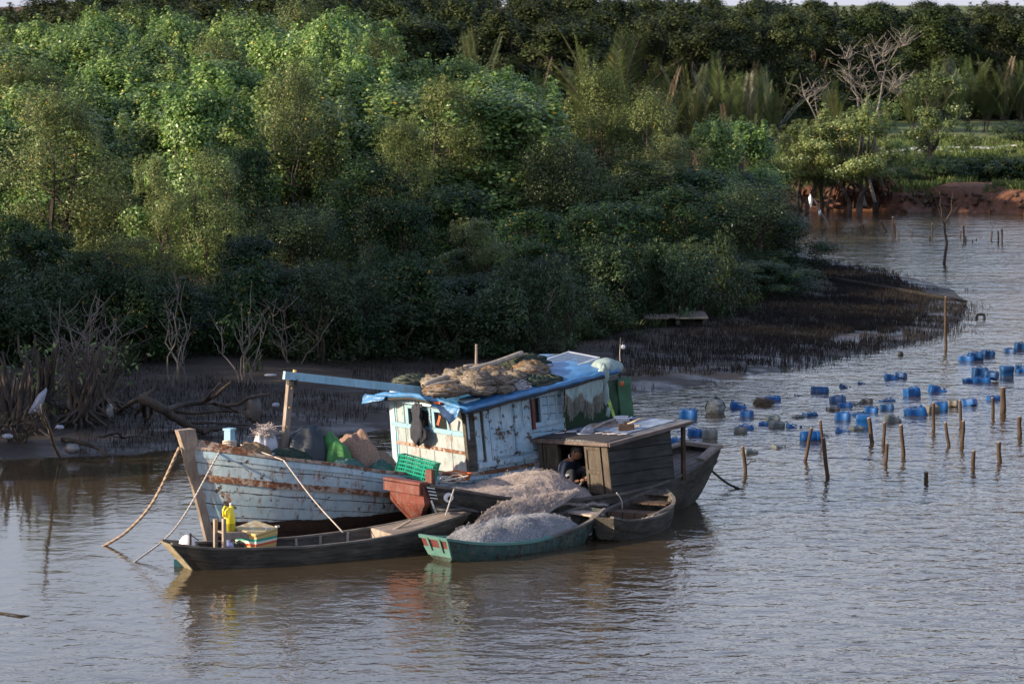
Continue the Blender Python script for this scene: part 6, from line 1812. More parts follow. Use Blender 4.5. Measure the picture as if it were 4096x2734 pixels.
# ------------------------------------------------------------------ mud bank details
rngm = np.random.default_rng(77)
def scatter(n, px0, px1, py0, py1, sd_lo, sd_hi, dens=None):
    px = rngm.uniform(px0, px1, n); py = rngm.uniform(py0, py1, n)
    c, s = math.cos(PITCH), math.sin(PITCH)
    x = (px - 2048) / FPX; y = (1367 - py) / FPX
    dx = x; dy = c + y * s; dz = -s + y * c
    t = (.2 - CAMH) / dz; X = dx * t; Y = dy * t
    sdv = shore_sd(X, Y); k = (sdv > sd_lo) & (sdv < sd_hi)
    return X[k], Y[k], sdv[k]
def spikes(name, X, Y, hlo, hhi, r_, mat, label, lean=.12):
    Z = ground_z(X, Y); n = len(X); Hh = rngm.uniform(hlo, hhi, n); a0_ = rngm.uniform(0, 6.28, n)
    V = np.zeros((n, 6, 3)); top = np.stack([X + rngm.normal(0, lean, n) * Hh, Y + rngm.normal(0, lean, n) * Hh, Z + Hh], -1)
    for k in range(3):
        a = a0_ + k * 2.094
        V[:, k] = np.stack([X + r_ * np.cos(a), Y + r_ * np.sin(a), Z - .05], -1)
        V[:, 3 + k] = top + np.stack([r_ * .5 * np.cos(a), r_ * .5 * np.sin(a), 0 * a], -1)
    Fq = np.array([[0, 1, 4, 3], [1, 2, 5, 4], [2, 0, 3, 5]])
    F = (np.arange(n)[:, None, None] * 6 + Fq[None]).reshape(-1, 4)
    o = link(name, numpy_mesh(name, V.reshape(-1, 3), F, mat)); return tag(o, label, 'roots', kind='stuff')
SPK = wood('air_root', (.010, .008, .007), (.032, .026, .021), (6, 6, 2))
X, Y, S_ = scatter(30000, 300, 3000, 1400, 1840, .1, 9.5); g_ = vnoise(X, Y, .5, 9) * .6 + vnoise(X, Y, 1.6, 3) * .4; k = (g_ > .40) & (rngm.uniform(0, 1, len(X)) < .55)
spikes('air_roots', X[k], Y[k], .03, .15, .008, SPK, 'thin mangrove air roots sticking up all over the near mud bank')
X, Y, S_ = scatter(110000, 2450, 3980, 1030, 1500, -1.2, 16); g_ = vnoise(X, Y, .35, 9) * .5 + vnoise(X, Y, 1.6, 3) * .5; k = (g_ > .34 + .10 * (S_ < 1.5) - .3 * (X > 9) * (S_ > 1)) & (rngm.uniform(0, 1, len(X)) < np.clip((X - 2) / 6, .25, 1) * np.clip(.35 + S_ / 3, .15, 1))
spikes('reed_stubble', X[k], Y[k], .04, .16, .009, SPK, 'dense dark stubble of air roots covering the mud point')
# grass and undergrowth
def grass(name, X, Y, hlo, hhi, wd, mat, label):
    Z = ground_z(X, Y); n = len(X); Hh = rngm.uniform(hlo, hhi, n); a = rngm.uniform(0, 6.28, n); ln = rngm.normal(0, .3, (n, 2)) * Hh[:, None]
    dx = np.cos(a) * wd; dy = np.sin(a) * wd
    V = np.stack([np.stack([X - dx, Y - dy, Z - .03], -1), np.stack([X + dx, Y + dy, Z - .03], -1), np.stack([X + dx * .7 + ln[:, 0] * .4, Y + dy * .7 + ln[:, 1] * .4, Z + Hh * .6], -1), np.stack([X + ln[:, 0], Y + ln[:, 1], Z + Hh], -1)], 1)
    o = link(name, numpy_mesh(name, V.reshape(-1, 3), np.arange(n * 4).reshape(n, 4), mat)); return tag(o, label, 'grass', kind='stuff')
X, Y, S_ = scatter(42000, 2250, 3150, 1150, 1400, 5.0, 30); g_ = vnoise(X, Y, .4, 19); k = (g_ > .25)
grass('grass', X[k], Y[k], .08, .28, .016, L_GRASS, 'dark green grass between the mangroves and the mud')
X, Y, S_ = scatter(26000, 0, 2100, 1330, 1560, 6.0, 30); g_ = vnoise(X, Y, .6, 29); k = (g_ > .45)
grass('undergrowth', X[k], Y[k], .10, .5, .014, L_GRASS, 'thin dark undergrowth at the foot of the mangroves')

# litter, branches, pallet
def mudz(px, py):
    z = .3
    for _ in range(8):
        p = G(px, py, z); z = gz(p.x, p.y)
    return Vector((p.x, p.y, z))
t = thing('wooden_pallet', 'grey slatted wooden platform lying in the grass under the mangroves', 'platform'); c = mudz(2698, 1292)
m = MB()
for k in range(6): m.box((c.x, c.y - .75 + .3 * k, c.z + .20), (1.55, .2, .03), .06)
m.build('slats', GREYWOOD, t); m = MB()
for k in (-1, 0, 1): m.box((c.x + k * .65, c.y, c.z + .10), (.1, 1.6, .14), .06)
m.build('bearers', DARKWOOD, t)
def limb_thing(name, label, cat, segs, mat, lift=.1):
    t = thing(name, label, cat); m = MB()
    for (pts, r0_, r1_) in segs:
        P = []
        for (x, y, dz) in pts:
            q = mudz(x, y + dz * 0); q = G(x, y, q.z + dz) if dz else q
            q.z = q.z + .0
            P.append(q)
        K = catmull([tuple(p) for p in P], max(8, len(P) * 4)); n_ = len(K)
        m.tube([Vector(p) + Vector((0, 0, .03 * n3(i * .5, P[0].x, 0))) for i, p in enumerate(K)], [(r0_ + (r1_ - r0_) * i / (n_ - 1)) * (1 + .12 * n3(i * .7, 0, 3)) for i in range(n_)], 8)
    m.build('limbs', mat, t, True)
    return t
limb_thing('fallen_tree', 'fallen bare tree trunk with long branches lying on the mud bank', 'fallen tree',
    [([(560, 1590, .55), (640, 1630, .45), (700, 1670, .28), (760, 1705, .12), (815, 1727, .02)], .10, .06), ([(815, 1727, .03), (850, 1715, .08), (905, 1715, .03)], .07, .03),
     ([(665, 1640, .42), (720, 1620, .42), (800, 1610, .4), (860, 1612, .3), (950, 1640, .1)], .06, .03), ([(800, 1610, .4), (850, 1590, .5), (890, 1555, .7), (925, 1525, .85)], .045, .02), ([(815, 1607, .42), (850, 1565, .6), (885, 1528, .8)], .03, .012),
     ([(860, 1612, .3), (930, 1622, .3), (1000, 1590, .45), (1082, 1572, .55)], .045, .02), ([(700, 1645, .3), (800, 1650, .2), (900, 1642, .15), (960, 1650, .1)], .04, .02), ([(730, 1690, .1), (850, 1690, .1), (1000, 1700, .03)], .035, .015),
     ([(575, 1590, .5), (577, 1630, .2), (580, 1665, 0)], .06, .05), ([(560, 1590, .55), (600, 1570, .6), (620, 1552, .7)], .06, .03), ([(560, 1592, .5), (500, 1625, .2), (470, 1655, 0)], .05, .03), ([(600, 1615, .4), (605, 1650, .2), (580, 1690, 0)], .04, .025),
     ([(590, 1600, .5), (560, 1635, .2), (540, 1660, 0)], .04, .03)], BARK)
limb_thing('driftwood', 'dark curved branch lying from the mud into the water', 'branch', [([(250, 1755, .05), (320, 1768, .08), (380, 1790, .06), (435, 1822, -.02)], .05, .03)], DARKWOOD)
limb_thing('driftwood', 'small forked dry branch on the open mud', 'branch', [([(400, 1748, .03), (470, 1730, .15), (490, 1748, .05), (540, 1742, .08), (605, 1750, .03)], .025, .01), ([(440, 1740, .05), (490, 1750, .05), (470, 1728, .18)], .015, .008)], DARKWOOD)
limb_thing('leaning_stick', 'pale bare stick leaning from the shore bushes into the water', 'stick', [([(240, 1826, -.05), (215, 1775, .3), (195, 1710, .7), (175, 1660, 1.0), (165, 1620, 1.25)], .04, .02), ([(195, 1710, .7), (175, 1690, .8), (163, 1672, .9)], .02, .008), ([(180, 1670, .95), (158, 1652, 1.05), (140, 1640, 1.1)], .02, .01)], DEADWOOD)
bag = basic('white_plastic_bag', (.26, .275, .31), .35, 8, .15, .5, spec=.6)
def bagthing(px, py, r, label, mat=bag, seed=1, dz=.1, amp=.25):
    t = thing('plastic_bag', label, 'plastic bag'); c = mudz(px, py); c = G(px, py, c.z + dz); m = MB(); blob(m, c, r, seed, 16, 10, amp, 3); m.build('bag', mat, t, True); return t
t = thing('plastic_bag', 'long white-blue plastic bag hanging in the shore bushes at the left', 'plastic bag'); Y0 = mudz(150, 1790).y - .2
m = MB(); o_ = [(183, 1551), (186, 1565), (168, 1625), (160, 1650), (118, 1657), (113, 1650), (128, 1620), (150, 1580)]
fr1 = [AtY(x, y, Y0 + .03 * n3(i, 0, 0)) for i, (x, y) in enumerate(o_)]; cc_ = sum(fr1, Vector((0, 0, 0))) / 8 + Vector((0, -.10, 0))
bk = [p + Vector((0, .10, 0)) for p in fr1]
m.add(fr1 + bk + [cc_], [(16, i, (i + 1) % 8) for i in range(8)] + [(i, 8 + i, 8 + (i + 1) % 8, (i + 1) % 8) for i in range(8)] + [tuple(range(15, 7, -1))]); o = m.build('bag', bag, t, True)

bagthing(238, 1708, (.08, .05, .04), 'crumpled pale bag hooked on twigs right of the leaning stick', seed=3, dz=.35)
bagthing(440, 1648, (.07, .06, .16), 'small pointed grey bag on the mud below the fallen tree', basic('muddy_bag', (.22, .21, .2), .5, 9, .4, .3), 5, .12)
bagthing(30, 1745, (.10, .06, .05), 'white bag snagged among roots at the left edge', seed=6, dz=.25)
bagthing(290, 1795, (.14, .1, .09), 'grey plastic sheet with an orange tip near the waterline', basic('grey_bag', (.16, .155, .15), .4, 9, .4, .3), 7, .06)
bagthing(1015, 1640, (.14, .08, .26), 'thin brownish bag caught in branches behind the bow', basic('brown_bag', (.08, .07, .062), .5, 9, .3, .3), 8, .3, .35)
bagthing(1103, 1620, (.07, .05, .05), 'small white scrap of plastic left of the mast', seed=9, dz=.1)
bagthing(1082, 1500, (.13, .06, .03), 'small white scrap high on the mud left of the boom end', seed=10, dz=.03)
# upturned roots and stumps on the left shore
rb = random.Random(21)
for (px, py, hh, lab) in ((60, 1740, 1.5, 'upright broken mangrove stump with torn splinters at the left edge'), (330, 1700, 1.7, 'leaning broken stump of splintered stems behind the leaning stick'), (160, 1680, 1.6, 'grey broken mangrove stump above the hanging white bag'), (400, 1640, 1.3, 'low splintered stump among leafy twigs near the fallen tree')):
    t = thing('broken_stump', lab, 'stump'); c = mudz(px, py); m = MB()
    for k in range(16):
        a = rb.uniform(0, 6.28); b1 = c + Vector((.12 * math.cos(a), .12 * math.sin(a), .1)); e = c + Vector((rb.uniform(-.45, .45), rb.uniform(-.3, .3), hh * rb.uniform(.5, 1.05)))
        limb(m, b1, e, .06, .018, k, 5, .08, 5)
    m.build('splintered_stems', BARK, t, True, fix=False); m = MB()
    for k in range(26):
        a = rb.uniform(0, 6.28); rr_ = rb.uniform(.4, 1.0); limb(m, c + Vector((0, 0, .35)), c + Vector((rr_ * math.cos(a), rr_ * math.sin(a) * .7, -.08)), .045, .012, k + 50, 6, .12, 5)
    m.build('roots', BARK, t, True, fix=False)
def bare_shrub(px, py, hh, spread, label, seed, n=9, mat=DEADWOOD, leaves=0, r=.022, leafm=None, name='bare_shrub', lean=0, cat='shrub'):
    rs2 = random.Random(seed); t = thing(name, label, cat); c = mudz(px, py); m = MB(); tips = []
    for k in range(n):
        a = rs2.uniform(0, 6.28); e = c + Vector((spread * rs2.uniform(-1, 1) + lean, spread * .6 * rs2.uniform(-1, 1), hh * rs2.uniform(.6, 1.05)))
        pts = limb(m, c + Vector((rs2.uniform(-.15, .15), 0, -.05)), e, r, .006, seed + k, 8, .10, 5); tips.append(pts)
        for j in range(5):
            s_ = pts[rs2.randint(2, 7)]; e2 = s_ + Vector((rs2.uniform(-.5, .6) * spread, rs2.uniform(-.3, .3), rs2.uniform(.1, .5) * hh * .6))
            p2 = limb(m, s_, e2, .010, .004, seed + k * 7 + j, 5, .12, 4); tips.append(p2)
            if rs2.random() < .6: limb(m, p2[3], p2[3] + Vector((rs2.uniform(-.3, .3), 0, rs2.uniform(.05, .3))), .006, .003, j, 3, .1, 3)
    m.build('branches', mat, t, False, fix=False)
    if leaves:
        rn = np.random.default_rng(seed); P = []
        for _ in range(leaves): p = tips[rs2.randrange(len(tips))][-1 - rs2.randint(0, 2)]; P.append(tuple(p))
        P = np.array(P) + rn.normal(0, .07, (leaves, 3)); link('leaves', leaves_mesh('leaves', P, rn.normal(size=(leaves, 3)) + np.array([0, -.3, .8]), .13, .5, leafm or L_BRIGHT, rn), t)
    return t
bare_shrub(240, 1560, 1.9, 1.0, 'grey leafless shrub with fine spreading twigs in front of the dark thicket', 3, 10, lean=.6)
bare_shrub(330, 1590, 1.7, 1.0, 'tangled leafless shrub right of the grey one', 4, 9, lean=.5)
bare_shrub(695, 1520, 2.0, .5, 'thin bare sapling with pale stems left of the boom', 5, 3, r=.02)
bare_shrub(720, 1545, 1.6, .3, 'slender pale sapling with a bent stem', 6, 2, r=.02)
bare_shrub(955, 1530, 2.0, .7, 'bare forked sapling above the fallen tree', 7, 3, r=.018)
bare_shrub(1010, 1540, 1.6, .4, 'single thin bare sapling right of the forked one', 8, 2, r=.018)
bare_shrub(1180, 1450, 1.3, .9, 'bare arching twigs above the boom', 9, 4, r=.015)
bare_shrub(120, 1620, 1.1, .8, 'leafy green sprigs above the hanging white bag', 10, 7, BARK, 130, leafm=L_BRIGHT, name='leafy_shrub')
bare_shrub(420, 1600, 1.2, 1.1, 'loose leafy branches reaching over the fallen tree root', 11, 8, BARK, 150, leafm=L_OLIVE, name='leafy_shrub')
bare_shrub(270, 1660, .9, .9, 'small leafy tangle in the middle of the stumps', 12, 8, BARK, 110, leafm=L_OLIVE, name='leafy_shrub')
bare_shrub(60, 1780, .8, .8, 'twiggy brush at the waterline on the far left', 13, 12, BARK)
bare_shrub(2140, 1420, 1.5, .3, 'single leaning pale stick rising behind the boat roof', 14, 1, r=.02, lean=.35, name='leaning_sapling', cat='sapling')

# ------------------------------------------------------------------ far bank
def px_tree(key, px, d, ytop, wpx, label, cat='tree', group=None): return tree_px(key, px, d, ytop, wpx, label, cat, group)
px_tree('H2', 3740, 140.5, 285, 330, 'sunlit young tree standing alone on the grassy field')
px_tree('H1', 3420, 128.5, 440, 430, 'pale leafy tree at the water edge on the far bank, below the bare white tree')
px_tree('H1', 3200, 129.5, 500, 380, 'leafy tree at the left end of the far bank')
px_tree('H1', 3500, 131, 400, 230, 'leafy crown growing round the bare white tree')
px_tree('H1', 3290, 130, 480, 270, 'bright leafy crown at the left end of the far bank, highest there')
px_tree('S2', 3720, 135, 640, 260, 'round bush in front of the lone tree on the field', 'bush')
px_tree('S1', 3860, 137, 680, 360, 'dark bush on the slope below the field', 'bush', 'bushes on the slope of the far field')
px_tree('S1', 3980, 137, 670, 380, 'dark bush on the slope below the field', 'bush', 'bushes on the slope of the far field')
px_tree('S1', 4100, 137, 680, 380, 'dark bush on the slope below the field', 'bush', 'bushes on the slope of the far field')
px_tree('S1', 3780, 136, 690, 300, 'dark bush on the slope below the field', 'bush', 'bushes on the slope of the far field')
px_tree('C1', 3580, 134, 700, 200, 'dark bush right of the bare white tree', 'bush')
px_tree('C2', 3460, 135, 660, 300, 'dark undergrowth behind the roots of the bare white tree', 'bush')
px_tree('C1', 3330, 135.5, 600, 300, 'dark undergrowth at the left of the bare white tree', 'bush')
px_tree('S2', 4060, 158, 500, 260, 'light green bush on the far side of the field at the right edge', 'bush')
# bare white tree with roots
t = thing('bare_tree', 'half-dead white-branched tree with arching roots on the far bank', 'tree'); D0 = 130.0
def FT(x, y, dy=0): return AtY(x, y, D0 + dy)
m = MB()
SEG = [([(3460, 825), (3445, 760), (3440, 640), (3450, 560), (3440, 480), (3430, 380)], .13, .06), ([(3430, 380), (3400, 300), (3395, 250)], .06, .02), ([(3500, 810), (3480, 730), (3460, 640)], .10, .07), ([(3540, 780), (3520, 700), (3500, 600), (3500, 500), (3520, 400), (3530, 330), (3545, 270), (3590, 190)], .11, .02),
       ([(3530, 330), (3500, 270), (3480, 200)], .045, .012), ([(3545, 270), (3530, 230), (3535, 185)], .035, .01), ([(3520, 400), (3570, 360), (3610, 330)], .04, .012), ([(3590, 190), (3630, 180)], .02, .008), ([(3360, 720), (3340, 640), (3310, 560), (3280, 520)], .09, .05), ([(3300, 550), (3250, 440), (3215, 380)], .06, .015),
       ([(3280, 500), (3260, 400), (3265, 370)], .03, .01), ([(3440, 480), (3470, 380), (3450, 330)], .04, .015), ([(3440, 400), (3410, 360), (3400, 320)], .04, .012), ([(3395, 250), (3380, 230)], .02, .01), ([(3550, 420), (3590, 380), (3605, 360)], .03, .01)]
for pts, a, b in SEG:
    K = catmull([tuple(FT(x, y, .5 * math.sin(x * .05))) for x, y in pts], len(pts) * 4); m.tube([Vector(p) for p in K], [.7 * (a + (b - a) * i / (len(K) - 1)) for i in range(len(K))], 6)
    if b < .03:
        for j in range(11):
            q = Vector(K[rb.randint(len(K) // 3, len(K) - 1)]); e = q + Vector((rb.uniform(-.9, .9), rb.uniform(-.4, .4), rb.uniform(.0, .9))); p2 = limb(m, q, e, .014, .004, j, 5, .2, 4)
            limb(m, p2[2], p2[2] + Vector((rb.uniform(-.4, .4), 0, rb.uniform(.0, .5))), .012, .005, j + 3, 3, .1, 3)
m.build('trunk', wood('white_bare_bark', (.13, .11, .09), (.36, .33, .29), (3, 3, 1)), t, True, fix=False)
m = MB()
for k in range(46):
    x0 = rb.uniform(3330, 3560); b0_ = FT(x0, rb.uniform(700, 770), rb.uniform(-.3, .8)); e = G(x0 + rb.uniform(-70, 70), rb.uniform(826, 846), -.05)
    mid = b0_.lerp(e, .5) + Vector((0, -.3, .25)); K = catmull([tuple(b0_), tuple(mid), tuple(e)], 8); m.tube([Vector(p) for p in K], [.05 - .03 * i / 8 for i in range(9)], 5)
m.build('stilt_roots', wood('red_brown_roots', (.10, .045, .03), (.30, .16, .11), (3, 3, 1)), t, True, fix=False)
t = thing('root_tangle', 'reddish root tangle along the waterline at the left of the far bank', 'roots'); m = MB()
for k in range(60):
    x0 = rb.uniform(3120, 3640); b0_ = AtY(x0, rb.uniform(740, 790), 131 + rb.uniform(-.5, 1)); e = G(x0 + rb.uniform(-40, 40), rb.uniform(822, 842), -.02); limb(m, b0_, e, .045, .02, k, 5, .12, 4)
m.build('roots', bpy.data.materials['red_brown_roots'], t, True, fix=False)
# nipa palms
def palm_proto(seed, nf, L_, dead=.02):
    rs3 = random.Random(seed); rn = np.random.default_rng(seed); root = thing('nipa_palm', 'x', 'palm'); ms = MB(); Vs = []; VD = []
    for k in range(nf):
        a = rs3.uniform(0, 6.28); tilt = rs3.uniform(.1, .7) if rs3.random() < .7 else rs3.uniform(.6, 1.1); L = L_ * rs3.uniform(.7, 1.05); pts = []
        for i in range(11):
            s_ = i / 10; th = tilt * (.35 + .9 * s_ ** 1.5); 
            prev = pts[-1] if pts else Vector((rs3.uniform(-.25, .25), rs3.uniform(-.25, .25), 0)); 
            pts.append(prev + Vector((math.cos(a) * math.sin(th), math.sin(a) * math.sin(th), math.cos(th))) * (L / 10 if i else 0))
        ms.tube(pts, [.026 - .02 * i / 10 for i in range(11)], 4)
        sidev = Vector((-math.sin(a), math.cos(a), 0)); tgt = VD if rs3.random() < dead else Vs; twist = rs3.uniform(-.6, .6)
        for j in range(52):
            s_ = .25 + .75 * j / 51; q = pts[int(s_ * 9.99)].lerp(pts[min(10, int(s_ * 9.99) + 1)], s_ * 9.99 % 1); d = (pts[min(10, int(s_ * 9.99) + 1)] - pts[int(s_ * 9.99)]).normalized()
            for sg in (-1, 1):
                ll = .95 * (math.sin(math.pi * (s_ * .8 + .12)) ** .6) * rs3.uniform(.8, 1.1); sv = (sidev * sg * math.cos(twist) + d.cross(sidev) * math.sin(twist) * sg)
                tip = q + (sv * .68 + d * .70 + Vector((0, 0, -.10))) * ll; wv = d * .022
                tgt.append([tuple(q - wv), tuple(q.lerp(tip, .5) - wv), tuple(tip), tuple(q.lerp(tip, .5) + wv)])
    parts = [ms.build('frond_stalks', BARK, root, fix=False)]
    for lst, nm, mt_ in ((Vs, 'green_fronds', L_PALM), (VD, 'dry_fronds', L_DRY)):
        if lst: V = np.array(lst).reshape(-1, 3); parts.append(link(nm, numpy_mesh(nm, V, np.arange(len(V)).reshape(-1, 4), mt_), root))
    kids(root, *parts); return root
L_DRY = leafmat('dry_palm_leaflets', (.13, .095, .06), (.27, .21, .15), (.15, .11, .07), .5, .15)
PP = [palm_proto(5, 13, 5.0), palm_proto(6, 11, 5.0, .06), palm_proto(8, 9, 5.0, .1)]; pu = [False] * 3
PL = [(2430, 139, 130, 1.25, 'tallest palm with upright fronds rising behind the golden trees'), (2350, 140, 190, .8, 'short palm fronds just left of the tallest palm'), (2140, 141, 250, .8, 'small palm tuft between the bright crest and the dark wood'), (1905, 143, 140, .55, 'single palm frond sticking up over the bright crest'),
      (2520, 138, 245, .9, 'palm with pale dry fronds right of the tallest palm'), (2640, 137, 285, 1.0, 'palm with broad green fronds left of the palm thicket'), (2760, 137, 270, .9, 'palm at the left of the tall palm thicket'), (2880, 138, 250, 1.0, 'palm in the middle of the palm thicket with silvery fronds'),
      (2960, 139, 265, 1.0, 'palm in the palm thicket, right of the middle'), (3060, 140, 285, 1.0, 'palm at the right end of the palm thicket'), (3000, 133, 480, .7, 'low bright palm in front of the palm thicket'), (2900, 128, 430, .7, 'low palm left in front of the palm thicket'), (3180, 131, 500, .8, 'bright low palm beside the left end of the far bank'), (3270, 131, 620, .7, 'bright green palm at the foot of the far bank'),
      (3330, 160, 300, .9, 'dark palm behind the bare white tree'), (3640, 162, 300, .9, 'palm left of those behind the field'), (3720, 170, 265, 1.0, 'leftmost palm of the row behind the field'), (3790, 170, 250, 1.0, 'second palm of the row behind the field'), (3860, 171, 235, 1.0, 'third palm of the row behind the field'), (3930, 171, 245, 1.0, 'fourth palm of the row behind the field'), (4000, 171, 240, 1.0, 'fifth palm of the row behind the field'), (4075, 171, 250, 1.0, 'palm of the row behind the field at the right edge')]
for i, (px, d, yt, wd, lab) in enumerate(PL):
    x = AtY(px, 1367, d).x; z = gz(x, d); h = AtY(px, yt, d).z - z; s_ = h / 4.7; k = i % 3
    if not pu[k]: pu[k] = True; o = PP[k]; o.location = (x, d, z); wd *= .72; o.scale = (s_ * wd, s_ * wd, s_); o.rotation_euler = (0, 0, i)
    else: wd *= .72; o = copy_thing(PP[k], (x, d, z), i * 1.7, (s_ * wd, s_ * wd, s_))
    o['label'] = lab; o['category'] = 'palm'; o['group'] = 'nipa palms behind the channel'
# grass on the far bank and field
def scat2(n, x0, x1, y0, y1): return rngm.uniform(x0, x1, n), rngm.uniform(y0, y1, n)
X, Y = scat2(52000, 10.5, 26, 127.5, 162); sdv = shore_sd(X, Y); k = (sdv > .7) & (vnoise(X, Y, .4, 41) > .22)
grass('field_grass', X[k], Y[k], .08, .34, .035, leafmat('field_grass_blades', (.10, .15, .03), (.22, .26, .08), (.13, .14, .05), .6, .3), 'green and yellowish grass on the far bank and field')
t = thing('field_mulch', 'pale whitish plastic strips lying across the far field', 'plastic sheet'); m = MB()
for k in range(34):
    x = rb.uniform(14.5, 24); y = rb.uniform(147, 152.5); A = []
    for i in range(7): A.append([Vector((x + i * .22, y + .5 * n3(i * .4, k, 0) + j * .16, gz(x + i * .22, y) + .16 + .05 * n3(i, j, k))) for j in range(3)])
    m.slab(A, .03)
m.build('strips', basic('pale_sheet_strips', (.42, .43, .43), .5, 3, .2, .2), t)
# red clods on the edge of the bank
t = thing('earth_clods', 'clods of red earth along the foot of the far bank', 'earth', None or (0, 0, 0)); m = MB()
for k in range(420):
    px = rb.uniform(3600, 4130); q = G(px, float(np.interp(px, [3600, 3750, 4130], [850, 842, 857])) - rb.uniform(2, 22), .05); zz = gz(q.x, q.y + .5); blob(m, (q.x, q.y + rb.uniform(.1, .7), rb.uniform(.05, .7)), (rb.uniform(.04, .14), .1, rb.uniform(.03, .09)), k, 9, 6, .5, 3)
o = m.build('clods', basic('red_earth', (.085, .045, .028), .95, 5, .45, .6, .05), t, True, fix=False); bpy.data.objects.remove(t); o.parent = None; o.name = 'earth_clods'; tag(o, 'clods of red earth along the foot of the far bank', 'earth', kind='stuff')
# ------------------------------------------------------------------ the man in the doorway
SKIN = basic('skin', (.21, .105, .062), .55, 20, .12, .1, .002)
SHIRT = basic('navy_shirt', (.022, .032, .055), .85, 12, .3, .3, .005)
TROUS = basic('dark_trousers', (.016, .018, .024), .85, 12, .3, .3, .005)
HAIR = basic('black_hair', (.010, .009, .009), .6, 60, .4, .5, .004)
pc = HB.wld((3.33, .36, 0))                               # sits just inside the door
def man(name, label):
    t = thing(name, label, 'person', (pc.x, pc.y, .40), R(-36))
    def chain(nm, pts, rad, mat, edges=None, sub=2, root=0):
        me = bpy.data.meshes.new(nm); me.from_pydata([tuple(p) for p in pts], edges or [(i, i + 1) for i in range(len(pts) - 1)], [])
        o = bpy.data.objects.new(nm, me); C.objects.link(o); o.parent = t; me.materials.append(mat)
        sk = o.modifiers.new('skin', 'SKIN'); sk.use_smooth_shade = True
        lay = me.skin_vertices[0].data if me.skin_vertices else None
        if lay is None:
            bpy.context.view_layer.objects.active = o; o.select_set(True); lay = me.skin_vertices[0].data
        for i, r_ in enumerate(rad): lay[i].radius = r_ if hasattr(r_, '__len__') else (r_, r_); lay[i].use_root = (i == root)
        ss = o.modifiers.new('sub', 'SUBSURF'); ss.levels = sub; ss.render_levels = sub
        return o
    # facing +x of the local frame, sitting, bent forward. y>0 is away from the viewer
    P = [(0, 0, .10), (.05, 0, .24), (.13, 0, .38), (.18, 0, .455), (.21, 0, .49), (.255, 0, .53), (.27, 0, .60),
         (.15, -.15, .41), (.14, -.19, .28), (.20, -.20, .18), (.33, -.12, .165), (.39, -.09, .175),
         (.15, .15, .41), (.18, .20, .28), (.26, .18, .20), (.36, .06, .20), (.41, .02, .21),
         (.04, -.09, .09), (.20, -.14, .26), (.30, -.13, .32), (.28, -.13, .14), (.26, -.13, .02), (.35, -.13, .00),
         (.04, .09, .09), (.24, .11, .28), (.36, .11, .34), (.36, .11, .14), (.34, .11, .02), (.43, .11, .00)]
    E = [(0, 1), (1, 2), (2, 3), (3, 4), (4, 5), (5, 6), (2, 7), (7, 8), (8, 9), (9, 10), (10, 11), (2, 12), (12, 13), (13, 14), (14, 15), (15, 16), (0, 17), (17, 18), (18, 19), (19, 20), (20, 21), (21, 22), (0, 23), (23, 24), (24, 25), (25, 26), (26, 27), (27, 28)]
    Rr = [.115, .115, .12, .055, .045, .065, .072, .055, .045, .036, .026, .024, .055, .045, .036, .026, .024, .075, .066, .052, .04, .032, .024, .075, .066, .052, .04, .032, .024]
    body = chain('body', P, Rr, SKIN, E)
    chain('shirt', [P[0], P[1], P[2], P[7], P[8], P[9], P[12], P[13], P[14], (.165, 0, .43)], [.135, .135, .138, .075, .062, .052, .075, .062, .052, .075], SHIRT, [(0, 1), (1, 2), (2, 3), (3, 4), (4, 5), (2, 6), (6, 7), (7, 8), (2, 9)])
    chain('trousers', [P[0], P[17], P[18], P[19], P[20], (.265, -.13, .05), P[23], P[24], P[25], P[26], (.345, .11, .05)], [.125, .088, .078, .064, .052, .045, .088, .078, .064, .052, .045], TROUS, [(0, 1), (1, 2), (2, 3), (3, 4), (4, 5), (0, 6), (6, 7), (7, 8), (8, 9), (9, 10)])
    # head: turned down to the work in the hands
    m = MB(); hc = Vector((.275, 0, .585)); T_ = Matrix.Rotation(R(38), 3, 'Y'); A = []
    for i in range(17):
        th = math.pi * i / 16; row = []
        for j in range(24):
            ph = 2 * math.pi * j / 24; x, y, z = math.sin(th) * math.cos(ph), math.sin(th) * math.sin(ph), math.cos(th)
            k = 1.0
            if z < 0: y *= 1 - .30 * z * z; 
            X_ = x * (.098 if z > -.2 else .098 - .012 * (-z)); 
            if x > .3 and z < -.3: X_ += .012
            if x > .8 and abs(z) < .18: X_ -= .006                       # eye sockets
            if x > .9 and abs(y) < .2 and -.35 < z < .05: X_ += .022      # nose
            if x > .8 and abs(y) < .3 and -.62 < z < -.5: X_ += .006      # mouth
            row.append(hc + T_ @ Vector((X_, y * .076, z * .122)))
        A.append(row)
    m.grid(A, closed=True); head = m.build('head', SKIN, t, True)
    m = MB()
    for s_ in (-1, 1): blob(m, hc + T_ @ Vector((-.005, s_ * .078, -.01)), (.018, .010, .032), 3, 10, 8, .1)
    m.build('ears', SKIN, t, True)
    m = MB(); A = []
    for i in range(11):
        th = math.pi * .60 * i / 10; row = []
        for j in range(24):
            ph = 2 * math.pi * j / 24; x, y, z = math.sin(th) * math.cos(ph), math.sin(th) * math.sin(ph), math.cos(th)
            cut = 1.0 if x < .25 else max(.0, 1 - (x - .25) * .9)
            zz = max(z, .42 * min(1, max(0, x + .1) * 2) - .35 * (1 - min(1, max(0, x + .1) * 2)))
            row.append(hc + T_ @ Vector((x * .106 - .002, y * .084, zz * .134 + .004 * n3(x * 6, y * 6, z * 6))))
        A.append(row)
    m.grid(A, closed=True); m.build('hair', HAIR, t, True)
    m = MB()
    for s_ in (-1, 1): blob(m, hc + T_ @ Vector((.088, s_ * .03, .012)), (.006, .012, .005), 1, 8, 6, 0)
    m.build('eyes', HAIR, t, True)
